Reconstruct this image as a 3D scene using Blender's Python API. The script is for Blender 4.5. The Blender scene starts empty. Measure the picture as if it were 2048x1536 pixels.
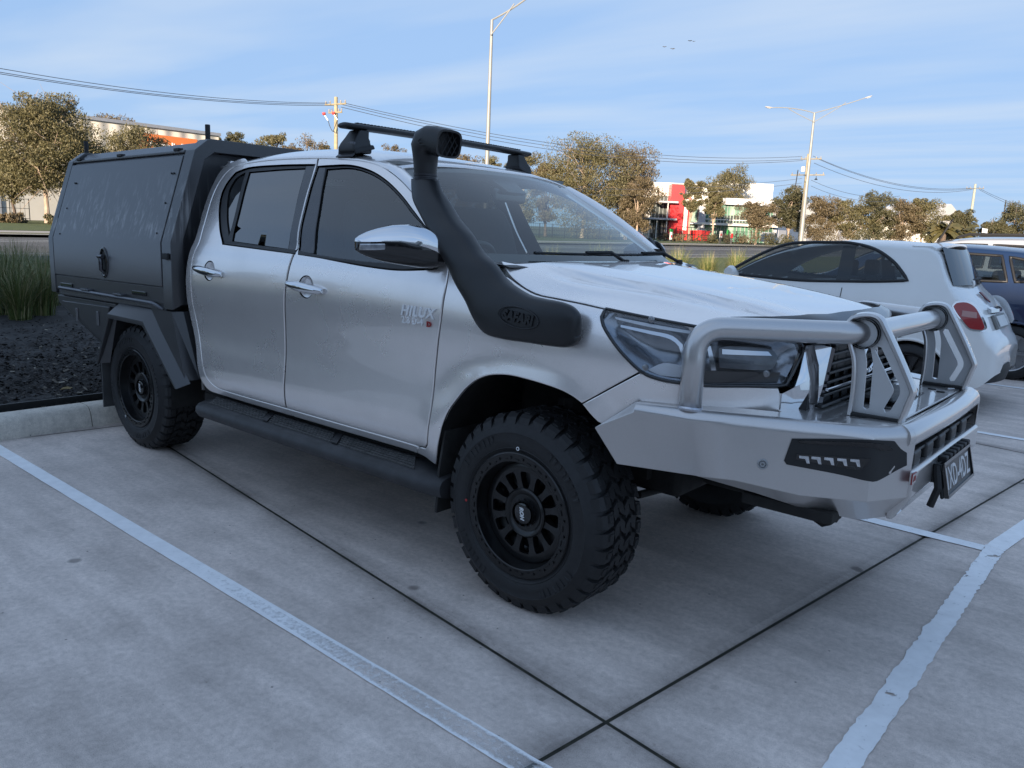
import bpy, bmesh, math, random
import numpy as np
from mathutils import Vector, Matrix
from mathutils.geometry import delaunay_2d_cdt, tessellate_polygon
from mathutils.bvhtree import BVHTree
R_ = math.radians
random.seed(7)
NR = np.random.RandomState(11)
scene = bpy.context.scene
COL = scene.collection

# ------------------------------------------------------------------ camera
FPX, CX, CY = 1601.3636, 1024.0, 768.0            # focal length in pixels of the 2048 x 1536 photograph
CAM = np.array([1.80330685, -3.12545077, 1.41760023])
YAW, PITCH, ROLL = 2.26868469, 0.186489717, 0.0423832163
_d = np.array([math.cos(YAW)*math.cos(PITCH), math.sin(YAW)*math.cos(PITCH), -math.sin(PITCH)])
_r = np.array([math.sin(YAW), -math.cos(YAW), 0.0]); _u = np.cross(_r, _d)
_r2 = math.cos(ROLL)*_r + math.sin(ROLL)*_u; _u2 = -math.sin(ROLL)*_r + math.cos(ROLL)*_u
MROW = np.array([_r2, -_u2, _d])
cam_data = bpy.data.cameras.new('camera')
cam_data.sensor_fit = 'HORIZONTAL'; cam_data.sensor_width = 36.0
cam_data.lens = FPX/2048.0*36.0
cam_data.clip_start = 0.05; cam_data.clip_end = 4000
cam = bpy.data.objects.new('camera', cam_data); COL.objects.link(cam)
cam.matrix_world = Matrix(((_r2[0], _u2[0], -_d[0], CAM[0]), (_r2[1], _u2[1], -_d[1], CAM[1]),
                           (_r2[2], _u2[2], -_d[2], CAM[2]), (0, 0, 0, 1)))
scene.camera = cam

# ------------------------------------------------------------------ sky, sun, exposure
SUN_AZ, SUN_EL = R_(292), R_(11.5)                  # direction towards the sun, azimuth from +x
world = bpy.data.worlds.new('World'); scene.world = world; world.use_nodes = True
wn = world.node_tree; wn.nodes.clear()
def WN(t, **k):
    n = wn.nodes.new(t)
    for a, b in k.items(): setattr(n, a, b)
    return n
wout = WN('ShaderNodeOutputWorld'); wbg = WN('ShaderNodeBackground'); wbg.inputs[1].default_value = 0.15
sky = WN('ShaderNodeTexSky', sky_type='NISHITA', sun_disc=False, sun_elevation=SUN_EL,
         sun_rotation=math.pi/2 - SUN_AZ, altitude=0, air_density=1.0, dust_density=0.35, ozone_density=2.2)
wtc = WN('ShaderNodeTexCoord'); wsep = WN('ShaderNodeSeparateXYZ')
wn.links.new(wtc.outputs['Generated'], wsep.inputs[0])
# thin high cloud: streaks on a flat layer far above, the same all round the sky
wmx = WN('ShaderNodeMath', operation='MAXIMUM'); wmx.inputs[1].default_value = 0.03
wn.links.new(wsep.outputs['Z'], wmx.inputs[0])
wdx = WN('ShaderNodeMath', operation='DIVIDE'); wdy = WN('ShaderNodeMath', operation='DIVIDE')
wn.links.new(wsep.outputs['X'], wdx.inputs[0]); wn.links.new(wmx.outputs[0], wdx.inputs[1])
wn.links.new(wsep.outputs['Y'], wdy.inputs[0]); wn.links.new(wmx.outputs[0], wdy.inputs[1])
wcmb = WN('ShaderNodeCombineXYZ'); wn.links.new(wdx.outputs[0], wcmb.inputs[0]); wn.links.new(wdy.outputs[0], wcmb.inputs[1])
wmap = WN('ShaderNodeMapping'); wmap.inputs['Rotation'].default_value = (0, 0, R_(48)); wmap.inputs['Scale'].default_value = (0.30, 0.95, 1)
wn.links.new(wcmb.outputs[0], wmap.inputs[0])
wno = WN('ShaderNodeTexNoise'); wno.inputs['Scale'].default_value = 0.85; wno.inputs['Detail'].default_value = 4; wno.inputs['Roughness'].default_value = 0.5; wno.inputs['Distortion'].default_value = 0.2
wn.links.new(wmap.outputs[0], wno.inputs['Vector'])
wrp = WN('ShaderNodeMapRange'); wrp.inputs['From Min'].default_value = 0.42; wrp.inputs['From Max'].default_value = 0.76; wrp.inputs['To Max'].default_value = 0.6
wn.links.new(wno.outputs[0], wrp.inputs['Value'])
whz = WN('ShaderNodeMapRange'); whz.inputs['From Min'].default_value = 0.0; whz.inputs['From Max'].default_value = 0.10   # streaks melt together towards the horizon
wn.links.new(wsep.outputs['Z'], whz.inputs['Value'])
wml = WN('ShaderNodeMath', operation='MULTIPLY'); wn.links.new(wrp.outputs[0], wml.inputs[0]); wn.links.new(whz.outputs[0], wml.inputs[1])
wmix = WN('ShaderNodeMix', data_type='RGBA'); wmix.inputs[7].default_value = (1.45, 1.65, 1.90, 1)
# the camera's own tone compression, applied evenly to the whole dome
wgm = WN('ShaderNodeGamma'); wgm.inputs[1].default_value = 0.16; wn.links.new(sky.outputs[0], wgm.inputs[0])
wtn = WN('ShaderNodeMix', data_type='RGBA', blend_type='MULTIPLY'); wtn.inputs[0].default_value = 1.0; wtn.inputs[7].default_value = (0.69, 0.98, 1.46, 1)
wn.links.new(wgm.outputs[0], wtn.inputs[6])
wn.links.new(wml.outputs[0], wmix.inputs[0]); wn.links.new(wtn.outputs[2], wmix.inputs[6])
wn.links.new(wmix.outputs[2], wbg.inputs[0]); wn.links.new(wbg.outputs[0], wout.inputs[0])
sun_d = bpy.data.lights.new('sun', 'SUN'); sun_d.energy = 3.9; sun_d.angle = R_(0.53); sun_d.color = (1.0, 0.82, 0.62)
sun = bpy.data.objects.new('sun', sun_d); COL.objects.link(sun)
_sd = Vector((math.cos(SUN_AZ)*math.cos(SUN_EL), math.sin(SUN_AZ)*math.cos(SUN_EL), math.sin(SUN_EL)))
sun.rotation_euler = _sd.to_track_quat('Z', 'Y').to_euler(); sun.location = (0, 0, 60)
vs = scene.view_settings; vs.view_transform = 'Standard'; vs.look = 'None'; vs.exposure = 1.68; vs.gamma = 1.0; vs.use_curve_mapping = False
scene.cycles.use_denoising = True; scene.cycles.max_bounces = 8; scene.cycles.transparent_max_bounces = 24
scene.cycles.sample_clamp_indirect = 6.0

# ------------------------------------------------------------------ photograph pixel -> place
def ray(u, v):
    return MROW.T @ np.array([(u-CX)/FPX, (v-CY)/FPX, 1.0])
def on_x(u, v, x): d = ray(u, v); return CAM + d*((x-CAM[0])/d[0])
def on_y(u, v, y): d = ray(u, v); return CAM + d*((y-CAM[1])/d[1])
def on_z(u, v, z=0.0): d = ray(u, v); return CAM + d*((z-CAM[2])/d[2])
def at_depth(u, v, t): d = ray(u, v); return CAM + d*t        # t metres along the view axis
def project(P):
    q = MROW @ (np.asarray(P, float).T - CAM[:, None]); return np.stack([CX+FPX*q[0]/q[2], CY+FPX*q[1]/q[2]], 1)
def slope_z(x, y):                                            # the land beyond the car park climbs about 1 per cent
    d = (x-CAM[0])*math.cos(YAW) + (y-CAM[1])*math.sin(YAW)
    return 0.0105*max(0.0, d-12.0)
def on_land(u, v):
    lo, hi = 2.0, 900.0
    f = lambda t: (lambda p: p[2]-slope_z(p[0], p[1]))(at_depth(u, v, t))
    if f(hi) > 0: return at_depth(u, v, hi)
    for _ in range(60):
        m = (lo+hi)/2
        if f(m) > 0: lo = m
        else: hi = m
    return at_depth(u, v, lo)

# ------------------------------------------------------------------ materials
MATS = {}
def nodes_of(name):
    m = bpy.data.materials.new(name); m.use_nodes = True
    nt = m.node_tree; b = nt.nodes.get('Principled BSDF'); o = nt.nodes.get('Material Output')
    return m, nt, b, o
def nn(nt, t, **k):
    n = nt.nodes.new(t)
    for a, b in k.items(): setattr(n, a, b)
    return n
def ramp(nt, src, stops):
    r = nn(nt, 'ShaderNodeValToRGB'); e = r.color_ramp.elements
    while len(e) < len(stops): e.new(0.5)
    for i, (p, c) in enumerate(stops): e[i].position = p; e[i].color = (c[0], c[1], c[2], 1) if not isinstance(c, (int, float)) else (c, c, c, 1)
    nt.links.new(src, r.inputs[0]); return r
def noise(nt, scale, detail=4, rough=0.55, coord='Object', vec=None, dist=0.0, dims='3D'):
    n = nn(nt, 'ShaderNodeTexNoise', noise_dimensions=dims); n.inputs['Scale'].default_value = scale; n.inputs['Detail'].default_value = detail
    n.inputs['Roughness'].default_value = rough; n.inputs['Distortion'].default_value = dist
    if vec is None:
        tc = nt.nodes.get('TC') or nn(nt, 'ShaderNodeTexCoord', name='TC'); vec = tc.outputs[coord]
    nt.links.new(vec, n.inputs['Vector']); return n
def mapping(nt, scale=(1, 1, 1), rot=(0, 0, 0), loc=(0, 0, 0), coord='Object'):
    tc = nt.nodes.get('TC') or nn(nt, 'ShaderNodeTexCoord', name='TC'); m = nn(nt, 'ShaderNodeMapping')
    m.inputs['Scale'].default_value = scale; m.inputs['Rotation'].default_value = rot; m.inputs['Location'].default_value = loc
    nt.links.new(tc.outputs[coord], m.inputs[0]); return m.outputs[0]
def bump(nt, b, h, strength=0.2, dist=0.01):
    n = nn(nt, 'ShaderNodeBump'); n.inputs['Strength'].default_value = strength; n.inputs['Distance'].default_value = dist
    nt.links.new(h, n.inputs['Height']); nt.links.new(n.outputs[0], b.inputs['Normal']); return n
def simple(name, col, rough=0.5, metal=0.0, coat=0.0, var=0.12, vscale=6.0, bmp=0.0, bscale=60.0, spec=0.5, rvar=0.1, coat_rough=0.03):
    if name in MATS: return MATS[name]
    m, nt, b, o = nodes_of(name)
    b.inputs['Roughness'].default_value = rough; b.inputs['Metallic'].default_value = metal
    b.inputs['Coat Weight'].default_value = coat; b.inputs['Coat Roughness'].default_value = coat_rough; b.inputs['Specular IOR Level'].default_value = spec
    n = noise(nt, vscale, 5)
    r = ramp(nt, n.outputs[0], [(0.25, [c*(1-var) for c in col]), (0.75, [min(1, c*(1+var)) for c in col])])
    nt.links.new(r.outputs[0], b.inputs['Base Color'])
    if rvar:
        rr = nn(nt, 'ShaderNodeMapRange'); rr.inputs['To Min'].default_value = max(0.02, rough-rvar); rr.inputs['To Max'].default_value = min(1, rough+rvar)
        n3 = noise(nt, vscale*3.1, 6); nt.links.new(n3.outputs[0], rr.inputs['Value']); nt.links.new(rr.outputs[0], b.inputs['Roughness'])
    if bmp:
        n2 = noise(nt, bscale, 3); bump(nt, b, n2.outputs[0], bmp, 0.004)
    MATS[name] = m; return m
def emission_free_glass(name, tint=(0.75, 0.82, 0.80), op=0.0, rough=0.0, dark=(0.01, 0.012, 0.013), ior=1.5):
    """thin pane: light passes tinted, the surface mirrors by Fresnel; op mixes in a dark film"""
    if name in MATS: return MATS[name]
    m = bpy.data.materials.new(name); m.use_nodes = True; nt = m.node_tree; nt.nodes.clear()
    o = nn(nt, 'ShaderNodeOutputMaterial'); tr = nn(nt, 'ShaderNodeBsdfTransparent'); tr.inputs[0].default_value = (*tint, 1)
    df = nn(nt, 'ShaderNodeBsdfDiffuse'); df.inputs[0].default_value = (*dark, 1)
    mx = nn(nt, 'ShaderNodeMixShader'); mx.inputs[0].default_value = op
    nt.links.new(tr.outputs[0], mx.inputs[1]); nt.links.new(df.outputs[0], mx.inputs[2])
    gl = nn(nt, 'ShaderNodeBsdfGlossy'); gl.inputs['Roughness'].default_value = rough; gl.inputs[0].default_value = (1, 1, 1, 1)
    fr = nn(nt, 'ShaderNodeFresnel'); fr.inputs[0].default_value = ior
    # keep the inside face from total reflection
    geo = nn(nt, 'ShaderNodeNewGeometry'); inv = nn(nt, 'ShaderNodeMath', operation='SUBTRACT'); inv.inputs[0].default_value = 1.0
    nt.links.new(geo.outputs['Backfacing'], inv.inputs[1])
    ml = nn(nt, 'ShaderNodeMath', operation='MULTIPLY'); nt.links.new(fr.outputs[0], ml.inputs[0]); nt.links.new(inv.outputs[0], ml.inputs[1])
    mx2 = nn(nt, 'ShaderNodeMixShader'); nt.links.new(ml.outputs[0], mx2.inputs[0]); nt.links.new(mx.outputs[0], mx2.inputs[1]); nt.links.new(gl.outputs[0], mx2.inputs[2])
    nt.links.new(mx2.outputs[0], o.inputs[0]); MATS[name] = m; return m

# ------------------------------------------------------------------ objects
def tag(o, label=None, cat=None, group=None, kind=None):
    if label: o['label'] = label
    if cat: o['category'] = cat
    if group: o['group'] = group
    if kind: o['kind'] = kind
    return o
def thing(name, label, cat, loc=(0, 0, 0), group=None):
    o = bpy.data.objects.new(name, None); o.empty_display_size = 0.2; COL.objects.link(o); o.location = loc
    return tag(o, label, cat, group)
def link_mesh(name, me, mat, parent=None):
    o = bpy.data.objects.new(name, me); COL.objects.link(o)
    if mat is not None and not me.materials: me.materials.append(mat)
    if parent is not None:
        o.parent = parent
        if parent.type == 'EMPTY': o.location = [-c for c in parent.location]   # meshes are modelled in world coordinates
    return o
def obj(name, verts, faces, mat, parent=None, smooth=False, bevel=0, seg=2, sharp=35):
    me = bpy.data.meshes.new(name); me.from_pydata([tuple(map(float, v)) for v in verts], [], faces); me.validate(); me.update()
    bm = bmesh.new(); bm.from_mesh(me); bmesh.ops.recalc_face_normals(bm, faces=bm.faces); bm.to_mesh(me); bm.free()
    if smooth: me.shade_smooth() if hasattr(me, 'shade_smooth') else me.polygons.foreach_set('use_smooth', [True]*len(me.polygons))
    o = link_mesh(name, me, mat, parent)
    if smooth and sharp: me.set_sharp_from_angle(angle=R_(sharp))
    if bevel: add_bevel(o, bevel, seg)
    return o
def add_bevel(o, w, seg=2, ang=28):
    m = o.modifiers.new('bevel', 'BEVEL'); m.width = w; m.segments = seg; m.limit_method = 'ANGLE'; m.angle_limit = R_(ang); m.harden_normals = False
    o.data.shade_smooth()
    w2 = o.modifiers.new('weighted', 'WEIGHTED_NORMAL'); w2.keep_sharp = False; w2.weight = 80
    return o
class MB:
    """collects simple shapes into one mesh"""
    def __init__(s): s.v = []; s.f = []
    def add(s, vs, fs):
        b = len(s.v); s.v += [tuple(map(float, v)) for v in vs]; s.f += [tuple(i+b for i in f) for f in fs]; return s
    def box(s, lo, hi):
        x0, y0, z0 = lo; x1, y1, z1 = hi
        return s.add([(x0,y0,z0),(x1,y0,z0),(x1,y1,z0),(x0,y1,z0),(x0,y0,z1),(x1,y0,z1),(x1,y1,z1),(x0,y1,z1)],
                     [(0,3,2,1),(4,5,6,7),(0,1,5,4),(1,2,6,5),(2,3,7,6),(3,0,4,7)])
    def prism(s, poly, off):
        """poly: list of 3D points of a planar outline, off: extrusion vector"""
        n = len(poly); off = np.asarray(off, float); P = [np.asarray(p, float) for p in poly]
        tri = tessellate_polygon([[Vector(p) for p in P]])
        return s.add([*P, *[p+off for p in P]], [tuple(t) for t in tri] + [tuple(i+n for i in reversed(t)) for t in tri] +
                     [(i, (i+1) % n, (i+1) % n+n, i+n) for i in range(n)])
    def tube(s, pts, rad, n=10, cap=True, up=(0, 0, 1)):
        pts = [np.asarray(p, float) for p in pts]; rad = [rad]*len(pts) if np.isscalar(rad) else rad
        rings = []; up = np.asarray(up, float)
        t0 = pts[1]-pts[0]; t0 /= np.linalg.norm(t0)
        a = np.cross(t0, up)
        if np.linalg.norm(a) < 1e-3: a = np.cross(t0, (1, 0, 0))
        a /= np.linalg.norm(a)
        for i, p in enumerate(pts):
            t = pts[min(i+1, len(pts)-1)]-pts[max(i-1, 0)]; t /= max(1e-9, np.linalg.norm(t))
            a = a - t*np.dot(a, t); a /= max(1e-9, np.linalg.norm(a)); b = np.cross(t, a)
            rings.append([p + rad[i]*(a*math.cos(k*2*math.pi/n)+b*math.sin(k*2*math.pi/n)) for k in range(n)])
        return s.loft(rings, cap)
    def loft(s, rings, cap=True, close=True):
        n = len(rings[0]); vs = [v for r in rings for v in r]; fs = []
        for i in range(len(rings)-1):
            for k in range(n if close else n-1):
                k2 = (k+1) % n; fs.append((i*n+k, i*n+k2, (i+1)*n+k2, (i+1)*n+k))
        if cap: fs.append(tuple(range(n-1, -1, -1))); fs.append(tuple((len(rings)-1)*n+k for k in range(n)))
        return s.add(vs, fs)
    def lathe(s, prof, c, axis='y', n=48, sign=1, cap=False):
        """prof: (radius, offset along axis); wheel axis along y"""
        rings = []
        for r, a in prof:
            rr = []
            for k in range(n):
                t = 2*math.pi*k/n
                if axis == 'y': rr.append((c[0]+r*math.cos(t), c[1]+sign*a, c[2]+r*math.sin(t)))
                elif axis == 'z': rr.append((c[0]+r*math.cos(t), c[1]+r*math.sin(t), c[2]+sign*a))
                else: rr.append((c[0]+sign*a, c[1]+r*math.cos(t), c[2]+r*math.sin(t)))
            rings.append(rr)
        return s.loft(rings, cap)
    def build(s, name, mat, parent=None, smooth=False, bevel=0, seg=2, sharp=35):
        return obj(name, s.v, s.f, mat, parent, smooth, bevel, seg, sharp)
def bez(p0, p1, p2, n=8):
    p0, p1, p2 = map(lambda p: np.asarray(p, float), (p0, p1, p2))
    return [(1-t)**2*p0+2*t*(1-t)*p1+t*t*p2 for t in np.linspace(0, 1, n)]
def bend_path(pts, r, n=7):
    """polyline with rounded corners"""
    P = [np.asarray(p, float) for p in pts]; out = [P[0]]
    for i in range(1, len(P)-1):
        a = P[i-1]-P[i]; b = P[i+1]-P[i]; la, lb = np.linalg.norm(a), np.linalg.norm(b)
        k = min(r, la*0.49, lb*0.49); out += bez(P[i]+a/la*k, P[i], P[i]+b/lb*k, n)
    return out+[P[-1]]
def text_mesh(txt, size=1.0, extrude=0.0, shear=0.0, offset=0.0, bevel=0.0, spacing=1.0):
    cu = bpy.data.curves.new('text', 'FONT'); cu.body = txt; cu.size = size; cu.extrude = extrude; cu.shear = shear; cu.offset = offset
    cu.bevel_depth = bevel; cu.align_x = 'CENTER'; cu.align_y = 'CENTER'; cu.space_character = spacing; cu.resolution_u = 3
    o = bpy.data.objects.new('text', cu); COL.objects.link(o); dg = bpy.context.evaluated_depsgraph_get()
    me = bpy.data.meshes.new_from_object(o.evaluated_get(dg)); bpy.data.objects.remove(o); bpy.data.curves.remove(cu)
    return me
def text_obj(name, txt, origin, xdir, ydir, mat, parent, width=None, height=None, **k):
    """lettering centred at origin, running along xdir, upright along ydir, fitted to width x height"""
    me = text_mesh(txt, **k); v = np.array([p.co[:] for p in me.vertices]); lo, hi = v.min(0), v.max(0); c = (lo+hi)/2
    sx = width/(hi[0]-lo[0]) if width else None; sy = height/(hi[1]-lo[1]) if height else sx
    sx = sx or sy
    X = np.asarray(xdir, float); X /= np.linalg.norm(X); Y = np.asarray(ydir, float); Y -= X*np.dot(X, Y); Y /= np.linalg.norm(Y); Z = np.cross(X, Y)
    for p in me.vertices:
        q = np.array(p.co[:]); p.co = np.asarray(origin)+X*(q[0]-c[0])*sx+Y*(q[1]-c[1])*sy+Z*q[2]
    me.materials.clear(); me.update()
    return link_mesh(name, me, mat, parent)

# ------------------------------------------------------------------ curved panels
def catmull(pts, closed=False, step=0.03, ang=38):
    """resample a 2D outline: gentle bends are rounded, sharp corners kept"""
    P = [np.asarray(p, float) for p in pts]; n = len(P); out = []
    def corner(i):
        if not closed and (i <= 0 or i >= n-1): return True
        a = P[i % n]-P[(i-1) % n]; b = P[(i+1) % n]-P[i % n]
        c = np.dot(a, b)/max(1e-12, np.linalg.norm(a)*np.linalg.norm(b)); return c < math.cos(R_(ang))
    for i in range(n if closed else n-1):
        p1, p2 = P[i], P[(i+1) % n]; L = np.linalg.norm(p2-p1)
        m1 = (p2-p1) if corner(i) else (P[(i+1) % n]-P[(i-1) % n])/(np.linalg.norm(p2-p1)+np.linalg.norm(p1-P[(i-1) % n]))*L
        m2 = (p2-p1) if corner((i+1) % n) else (P[(i+2) % n]-p1)/(np.linalg.norm(P[(i+2) % n]-p2)+L)*L
        k = max(1, int(math.ceil(L/step)))
        for j in range(k):
            t = j/k; out.append((2*t**3-3*t*t+1)*p1+(t**3-2*t*t+t)*m1+(-2*t**3+3*t*t)*p2+(t**3-t*t)*m2)
    if not closed: out.append(P[-1])
    return np.array(out)
def area2(P): x, y = P[:, 0], P[:, 1]; return 0.5*np.sum(x*np.roll(y, -1)-np.roll(x, -1)*y)
def offset_poly(P, d):
    """move a counter-clockwise outline inwards by d"""
    a = P-np.roll(P, 1, 0); b = np.roll(P, -1, 0)-P
    na = np.stack([-a[:, 1], a[:, 0]], 1); nb = np.stack([-b[:, 1], b[:, 0]], 1)
    na /= np.maximum(1e-9, np.linalg.norm(na, axis=1))[:, None]; nb /= np.maximum(1e-9, np.linalg.norm(nb, axis=1))[:, None]
    m = na+nb; l = np.maximum(0.35, np.linalg.norm(m, axis=1)**2/2)
    return P+m/l[:, None]*d
def inside(P, Q):
    """points P (n,2) in polygon Q"""
    x, y = P[:, 0], P[:, 1]; r = np.zeros(len(P), bool); j = len(Q)-1
    for i in range(len(Q)):
        xi, yi = Q[i]; xj, yj = Q[j]
        c = ((yi > y) != (yj > y)) & (x < (xj-xi)*(y-yi)/((yj-yi) if abs(yj-yi) > 1e-12 else 1e-12)+xi); r ^= c; j = i
    return r
def dist_poly(P, Q):
    a = Q; b = np.roll(Q, -1, 0); d = np.full(len(P), 1e9)
    for i in range(len(a)):
        e = b[i]-a[i]; t = np.clip(((P-a[i])@e)/max(1e-12, e@e), 0, 1); d = np.minimum(d, np.linalg.norm(P-(a[i]+t[:, None]*e), axis=1))
    return d
def fill(outline, holes=(), step=0.035):
    """triangulate an outline with holes on an inner grid -> points, triangles, boundary loops (index lists)"""
    loops = [outline, *holes]; pts = np.concatenate(loops); idx = []; k = 0
    for l in loops: idx.append(list(range(k, k+len(l)))); k += len(l)
    lo, hi = outline.min(0), outline.max(0)
    gx = np.arange(lo[0]+step/2, hi[0], step); gy = np.arange(lo[1]+step/2, hi[1], step)
    if len(gx) and len(gy):
        G = np.stack(np.meshgrid(gx, gy), -1).reshape(-1, 2)
        ok = inside(G, outline)
        for h in holes: ok &= ~inside(G, h)
        G = G[ok]
        for l in loops:
            if len(G): G = G[dist_poly(G, l) > step*0.55]
        pts = np.concatenate([pts, G]) if len(G) else pts
    edges = [(l[i], l[(i+1) % len(l)]) for l in idx for i in range(len(l))]
    v, e, f, ov, oe, of = delaunay_2d_cdt([Vector(p) for p in pts], edges, [], 0, 1e-6)
    mp = {}
    for new, olds in enumerate(ov):
        for o_ in olds: mp[o_] = new
    V = np.array([p[:] for p in v]); F = np.array([t for t in f if len(t) == 3])
    c = V[F].mean(1); ok = inside(c, outline)
    for h in holes: ok &= ~inside(c, h)
    return V, F[ok], [[mp[i] for i in l] for l in idx]
def surf_n(surf, V, e=1e-3):
    p = surf(V[:, 0], V[:, 1]); a = surf(V[:, 0]+e, V[:, 1])-p; b = surf(V[:, 0], V[:, 1]+e)-p
    n = np.cross(a, b); return n/np.maximum(1e-12, np.linalg.norm(n, axis=1))[:, None]
def panel(name, outline, surf, mat, parent=None, holes=(), step=0.04, gap=0.0025, roll=0.004, depth=0.014, out=0.0, mirror=False, flip=1):
    """sheet panel on surf(a,b) with rolled edges; outline in surface parameters"""
    O = np.asarray(outline, float); O = O if area2(O) > 0 else O[::-1]
    H = [(lambda h: h if area2(h) > 0 else h[::-1])(np.asarray(h, float)) for h in holes]
    Oi = offset_poly(O, gap+roll); Hi = [offset_poly(h, -(gap+roll)) for h in H]
    V, F, loops = fill(Oi, Hi, step)
    N = surf_n(surf, V)*flip; P = surf(V[:, 0], V[:, 1])+N*out
    verts = [*P]; norms = [*N]; faces = [tuple(t) for t in F]
    for li, l in enumerate(loops):
        base = (O if li == 0 else H[li-1]); L = len(l); e1 = offset_poly(base, gap if li == 0 else -gap)
        n1 = surf_n(surf, e1)*flip; p1 = surf(e1[:, 0], e1[:, 1]); outw = p1-P[l]; outw /= np.maximum(1e-9, np.linalg.norm(outw, axis=1))[:, None]
        r = [(p1+n1*(out-roll*0.45), n1*0.7+outw*0.7), (p1+outw*0.0005+n1*(out-roll*1.2), outw), (p1+n1*(out-depth), outw)]
        prev = list(l)
        for pp, nv in r:
            b = len(verts); verts += [*pp]; norms += [*(nv/np.linalg.norm(nv, axis=1)[:, None])]
            cur = list(range(b, b+L))
            for i in range(L): j = (i+1) % L; faces.append((prev[i], cur[i], cur[j], prev[j]))
            prev = cur
    def make(s):
        vv = [(p[0], s*p[1], p[2]) for p in verts]; ff = faces
        nv = np.array([(n[0], s*n[1], n[2]) for n in norms])
        tri = np.array([faces[0]])[:, :3]; a = np.array([vv[i] for i in faces[0][:3]])
        fn = np.cross(a[1]-a[0], a[2]-a[0])
        if np.dot(fn, nv[faces[0][0]]) < 0: ff = [tuple(reversed(t)) for t in faces]
        me = bpy.data.meshes.new(name); me.from_pydata(vv, [], ff); me.update(); me.shade_smooth()
        if len(me.vertices) == len(nv): me.normals_split_custom_set_from_vertices([tuple(n) for n in nv])
        return link_mesh(name, me, mat, parent)
    o = make(1)
    return (o, make(-1)) if mirror else o
def solve(surf, u, v, g):
    """surface parameters whose image is the pixel (u, v)"""
    a, b = g
    for _ in range(40):
        A = np.array([a, a+1e-4, a]); B = np.array([b, b, b+1e-4]); q = project(surf(A, B))
        e = np.array([u, v])-q[0]
        if abs(e).max() < 0.02: break
        J = np.stack([(q[1]-q[0])/1e-4, (q[2]-q[0])/1e-4], 1)
        try: d = np.linalg.solve(J, e)
        except np.linalg.LinAlgError: break
        m = np.abs(d).max(); d *= min(1, 0.12/m) if m > 0 else 1; a += d[0]; b += d[1]
    return (a, b)
def solve_all(surf, px, g):
    out = []
    for u, v in px: g = solve(surf, u, v, g); out.append(g)
    return out
def interp(x, xs, ys):
    """smooth monotone-ish interpolation through points (natural cubic Hermite), vectorised"""
    xs = np.asarray(xs, float); ys = np.asarray(ys, float); x = np.asarray(x, float)
    h = np.diff(xs); d = np.diff(ys)/h; m = np.zeros(len(xs)); m[0] = d[0]; m[-1] = d[-1]
    m[1:-1] = (d[:-1]*h[1:]+d[1:]*h[:-1])/(h[:-1]+h[1:])
    i = np.clip(np.searchsorted(xs, x)-1, 0, len(xs)-2); t = (x-xs[i])/h[i]; tc = np.clip(t, 0, 1)
    y = (2*tc**3-3*tc**2+1)*ys[i]+(tc**3-2*tc**2+tc)*h[i]*m[i]+(-2*tc**3+3*tc**2)*ys[i+1]+(tc**3-tc**2)*h[i]*m[i+1]
    return y+np.where(t < 0, t*h[i]*m[i], 0)+np.where(t > 1, (t-1)*h[i]*m[i+1], 0)
def sstep(a, b, x): t = np.clip((x-a)/(b-a), 0, 1); return t*t*(3-2*t)

# ================================================================== the silver ute
def metal_paint(name, col, metal=0.72, rough=0.34):
    m, nt, b, o = nodes_of(name)
    b.inputs['Metallic'].default_value = metal; b.inputs['Coat Weight'].default_value = 1.0; b.inputs['Coat Roughness'].default_value = 0.025
    b.inputs['Coat IOR'].default_value = 1.55
    fl = noise(nt, 900, 2, 0.6); fr = ramp(nt, fl.outputs[0], [(0.3, [c*0.90 for c in col]), (0.7, [min(1, c*1.10) for c in col])])
    # road film: faint dusty bloom with soft patches
    d = noise(nt, 2.3, 6, 0.6); dr = ramp(nt, d.outputs[0], [(0.52, 0.0), (0.82, 0.16)])
    mx = nn(nt, 'ShaderNodeMix', data_type='RGBA'); nt.links.new(dr.outputs[0], mx.inputs[0]); nt.links.new(fr.outputs[0], mx.inputs[6]); mx.inputs[7].default_value = (0.30, 0.29, 0.27, 1)
    nt.links.new(mx.outputs[2], b.inputs['Base Color'])
    rr = nn(nt, 'ShaderNodeMapRange'); rr.inputs['To Min'].default_value = rough-0.03; rr.inputs['To Max'].default_value = rough+0.05
    nt.links.new(d.outputs[0], rr.inputs['Value']); nt.links.new(rr.outputs[0], b.inputs['Roughness'])
    n2 = noise(nt, 3.0, 3); bump(nt, b, n2.outputs[0], 0.02, 0.01)
    return m
PAINT = metal_paint('silver_paint', (0.90, 0.85, 0.82), 0.72, 0.27)
BARPAINT = metal_paint('bar_paint', (0.58, 0.555, 0.54), 0.80, 0.30)
CHROME = simple('chrome', (0.72, 0.73, 0.75), 0.06, 1.0, var=0.03, rvar=0.03)
GLOSSBLACK = simple('gloss_black', (0.006, 0.006, 0.007), 0.10, 0.0, 0.6, rvar=0.04)
TRIM = simple('black_trim', (0.012, 0.012, 0.013), 0.45, bmp=0.05, bscale=300)
BPILLAR = simple('pillar_film', (0.035, 0.036, 0.042), 0.28, 0.0, 0.3)
RUBBER = simple('rubber', (0.008, 0.008, 0.009), 0.6)
PLASTIC = simple('snorkel_plastic', (0.011, 0.0115, 0.013), 0.42, bmp=0.06, bscale=420, rvar=0.07)
STEPBLACK = simple('step_plastic', (0.03, 0.03, 0.032), 0.55, var=0.5, vscale=9, bmp=0.1, bscale=200)
CANOPY = None
DARK = simple('underbody', (0.012, 0.011, 0.010), 0.8, var=0.5, vscale=14, bmp=0.3, bscale=40)
GLASS_F = emission_free_glass('glass_clear', (0.72, 0.80, 0.79), 0.0, ior=1.6)
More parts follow.
